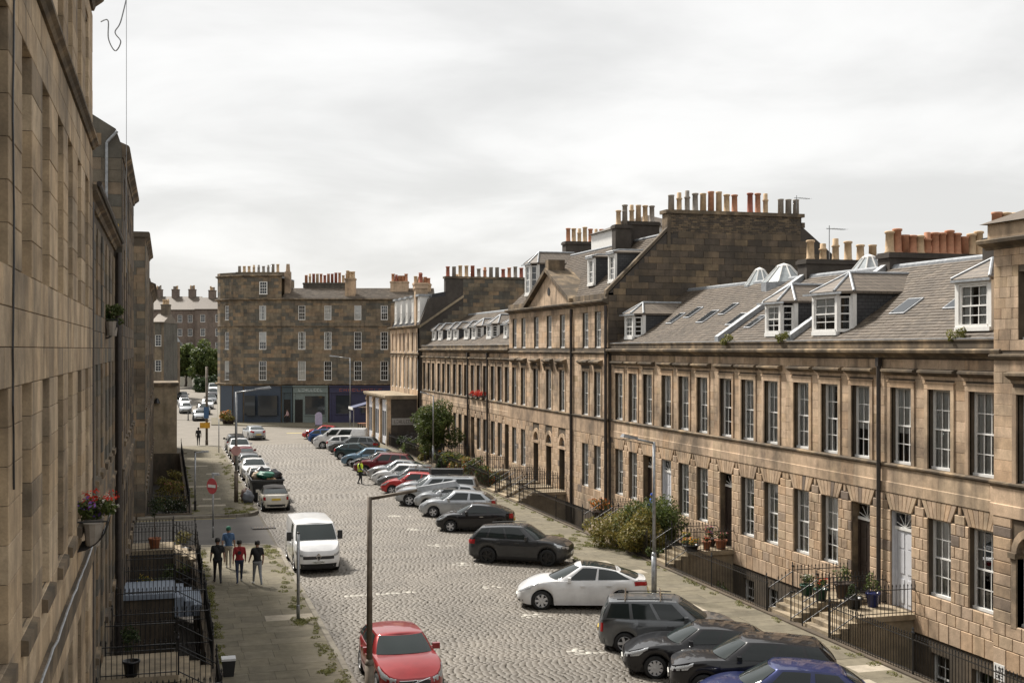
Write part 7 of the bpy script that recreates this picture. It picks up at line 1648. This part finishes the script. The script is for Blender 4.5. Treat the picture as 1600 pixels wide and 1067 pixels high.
def person(label, loc, face, H=1.75, step=0.25, shirt=(0.01,0.01,0.012), legs=(0.02,0.025,0.04), shoes=(0.02,0.02,0.02), sleeve='short', cap=None, arms=(0.15,-0.15), logo=None, vest=None, group=None, seat=False):
    "walking figure; local +x is forward, z up"
    t = thing('person', label, 'person', loc, face, group); s = H/1.75; V, F = [], []
    def P(*v): return Vector(v)*s
    hipz = 0.92; sh = 1.43
    C = lambda a, b, r0, r1: capsule(V, F, a, b, r0*s, r1*s)
    C(P(0,-0.07,hipz), P(0,0.07,hipz), 0.125, 0.125); C(P(0,0,hipz+0.05), P(0.0,0,1.2), 0.14, 0.15); C(P(0,-0.04,1.2), P(0,-0.1,1.34), 0.13, 0.11); C(P(0,0.04,1.2), P(0,0.1,1.34), 0.13, 0.11)
    C(P(0,-0.165,sh-0.015), P(0,0.165,sh-0.015), 0.068, 0.068); C(P(0,0,sh), P(0.01,0,1.54), 0.062, 0.055)
    C(P(0.015,0,1.60), P(0.005,0,1.665), 0.085, 0.09); C(P(0.055,0,1.57), P(0.06,0,1.60), 0.055, 0.06); C(P(0.10,0,1.615), P(0.112,0,1.60), 0.012, 0.015)
    for sg in (-1, 1): C(P(0.0,sg*0.093,1.625), P(-0.005,sg*0.094,1.605), 0.018, 0.014)
    hands = []
    for sg, st_, ar in ((1, step, arms[0]), (-1, -step, arms[1])):
        hx = 0.0; kn = P(st_*0.62+0.04*(st_ < 0), sg*0.09, 0.5); an = P(st_*1.25-(0.06 if st_ < 0 else 0), sg*0.085, 0.085+(0.07 if st_ < 0 else 0))
        C(P(hx,sg*0.09,hipz-0.02), kn, 0.092, 0.062); C(kn, an, 0.06, 0.042)
        tip = an+P(0.15,sg*0.02,-0.045 if st_ >= 0 else -0.07); C(an+P(-0.035,0,-0.035), tip, 0.045, 0.036)
        el = P(-0.03+ar*0.5,sg*0.235,1.15); wr_ = P(0.05+ar*1.25,sg*0.245,0.92); C(P(0,sg*0.19,sh-0.03), el, 0.058, 0.045); C(el, wr_, 0.043, 0.03)
        pm_ = wr_+(wr_-el).normalized()*0.075*s; C(wr_, pm_, 0.03, 0.034); hands.append((wr_, pm_, sg))
    me = bpy.data.meshes.new('person'); me.from_pydata(V, [], F); tmp = bpy.data.objects.new('tmp', me); COL.objects.link(tmp)
    md = tmp.modifiers.new('r', 'REMESH'); md.mode = 'VOXEL'; md.voxel_size = 0.017; md.use_smooth_shade = True
    m2 = tmp.modifiers.new('s', 'SMOOTH'); m2.iterations = 3; m2.factor = 0.5
    dg = bpy.context.evaluated_depsgraph_get(); body = bpy.data.meshes.new_from_object(tmp.evaluated_get(dg)); bpy.data.objects.remove(tmp)
    col = lambda n_, c, r=0.85: plain(n_, c, r, 0, 0.18, 12)
    body.materials.clear()
    for m_ in [SKIN, col('shirt cloth', shirt), col('trouser cloth', legs), col('shoe', shoes, 0.6)]: body.materials.append(m_)
    bm = bmesh.new(); bm.from_mesh(body)
    for wr_, pm_, sg in hands:      # five fingers per hand, unequal and curled
        d = (pm_-wr_).normalized(); fw = Vector((1,0,0)); fw = (fw-d*fw.dot(d)).normalized(); inn = Vector((0,-sg,0))
        for k, ln in enumerate((0.07,0.08,0.075,0.058,0.05)):
            b0 = pm_+d*0.02*s+fw*((k-1.5)*0.019*s) if k < 4 else wr_+d*0.03*s+fw*0.03*s; dd = d if k < 4 else (d+fw*0.9).normalized()
            mid = b0+dd*ln*0.55*s+inn*0.008; end = mid+(dd+inn*0.55).normalized()*ln*0.5*s; vv, ff = [], []
            capsule(vv, ff, b0, mid, 0.0095*s, 0.009*s, 5); capsule(vv, ff, mid, end, 0.009*s, 0.007*s, 5)
            bv = [bm.verts.new(x) for x in vv]
            for f in ff:
                try: bm.faces.new([bv[i] for i in f])
                except ValueError: pass
    slz = 1.2 if sleeve == 'short' else 0.95
    for f in bm.faces:
        c = f.calc_center_median()/s; f.smooth = True
        arm = abs(c.y) > 0.185 and c.z < 1.4
        if c.z > 1.5: k = 0
        elif arm: k = 1 if c.z > slz else 0
        elif c.z > 0.96: k = 1
        elif c.z > 0.115 and not (abs(c.y) > 0.19): k = 2
        else: k = 3 if c.z < 0.3 else 0
        f.material_index = k
    bm.to_mesh(body); bm.free()
    bo = inst('body', body, t)
    hr = MB().lathe([(0.094,-0.06),(0.102,-0.02),(0.1,0.03),(0.08,0.075),(0.045,0.1),(0.005,0.108)], (-0.012,0,1.665), 14)
    ho = inst('hair', hr.mesh('hair', HAIR if cap is None else col('cap cloth', cap), True), t); ho.scale = (s,s,s)
    for sg in (-1, 1): e = MB().lathe([(0.009,-0.004),(0.009,0.004)], (0.105,sg*0.032,1.625), 6, axis='y').build('eye', M['ink'], t); e.scale = (s,s,s)
    if logo:
        lg = MB().lathe([(0.075,-0.002),(0.075,0.002)], (0,0,0), 12, axis='y'); o = lg.build('jacket_print', plain('print', logo, 0.8), t, (-0.157*s, 0, 1.26*s), RAD(90))
    if vest:
        vm = plain('hi-vis vest', vest, 0.6); v = MB().lathe([(0.19,0.92),(0.195,1.05),(0.2,1.2),(0.205,1.36),(0.15,1.47)], n=16).mesh('vest', vm, True)
        for q in v.vertices: q.co.x *= 0.92; q.co.y *= 1.04
        o = inst('vest', v, t); o.scale = (s,s,s); b = MB().lathe([(0.199,1.04),(0.2,1.1)], n=16).mesh('reflective_band', M['lamp'])
        for q in b.vertices: q.co.x *= 0.94; q.co.y *= 1.06
        inst('reflective_band', b, o)
    return t
GP = 'group of four walking up the left pavement'
def at(px, py, z=0.0): p = ground(px, py, z); return (p.x, p.y, z)
person('person in black with dark trousers walking beside the railings', at(340, 911), RAD(92), 1.80, 0.3, (0.009,0.009,0.01), (0.012,0.012,0.014), (0.03,0.02,0.02), 'short', arms=(0.1,-0.1), group=GP)
person('person in a blue shirt and pale trousers with green cap walking ahead', at(357, 888), RAD(84), 1.78, 0.16, (0.05,0.10,0.19), (0.30,0.27,0.23), (0.5,0.5,0.48), 'short', cap=(0.02,0.11,0.07), arms=(-0.1,0.12), group=GP)
person('person in a red jacket with dark print on the back and jeans', at(374, 911), RAD(88), 1.72, -0.33, (0.24,0.018,0.02), (0.02,0.028,0.055), (0.25,0.25,0.25), 'long', arms=(-0.14,0.14), logo=(0.02,0.02,0.022), group=GP)
person('person in a black t-shirt with grey trousers and white shoes', at(402, 914), RAD(97), 1.76, 0.27, (0.008,0.008,0.009), (0.19,0.20,0.215), (0.6,0.6,0.58), 'short', arms=(0.25,0.05), group=GP)
person('person in dark clothes walking by the telegraph pole', at(310, 696), RAD(88), 1.75, 0.15, (0.01,0.01,0.012), (0.015,0.016,0.02), (0.02,0.02,0.02), 'long')
person('traffic warden in a yellow high-visibility vest standing by the maroon off-roader', at(563, 757, -0.1), RAD(-30), 1.74, 0.06, (0.015,0.016,0.02), (0.01,0.011,0.016), (0.01,0.01,0.01), 'long', vest=(0.55,0.72,0.03), arms=(0.3,0.25))
p = wr(3, bays_of(YA[4]-YA[3])[0], -0.8); person('person in a bright blue jacket on the doorstep behind the hedge', (p[0], p[1], 0.6), RAD(180), 1.62, 0.05, (0.02,0.07,0.36), (0.02,0.02,0.03), (0.02,0.02,0.02), 'long', cap=(0.02,0.07,0.36), arms=(0.3,0.3))
a_ = camfr(449, 152.5); person('person in a pale pink top walking past the sage shop door', (a_.x, a_.y, 0.0), RAD(160), 1.72, 0.2, (0.50,0.33,0.33), (0.02,0.02,0.025), (0.1,0.1,0.1), 'long')
a_ = camfr(597, 128.5); person('person in dark clothes standing by the shop pilaster', (a_.x, a_.y, 0.0), RAD(120), 1.74, 0.05, (0.02,0.022,0.04), (0.10,0.10,0.13), (0.02,0.02,0.02), 'long')
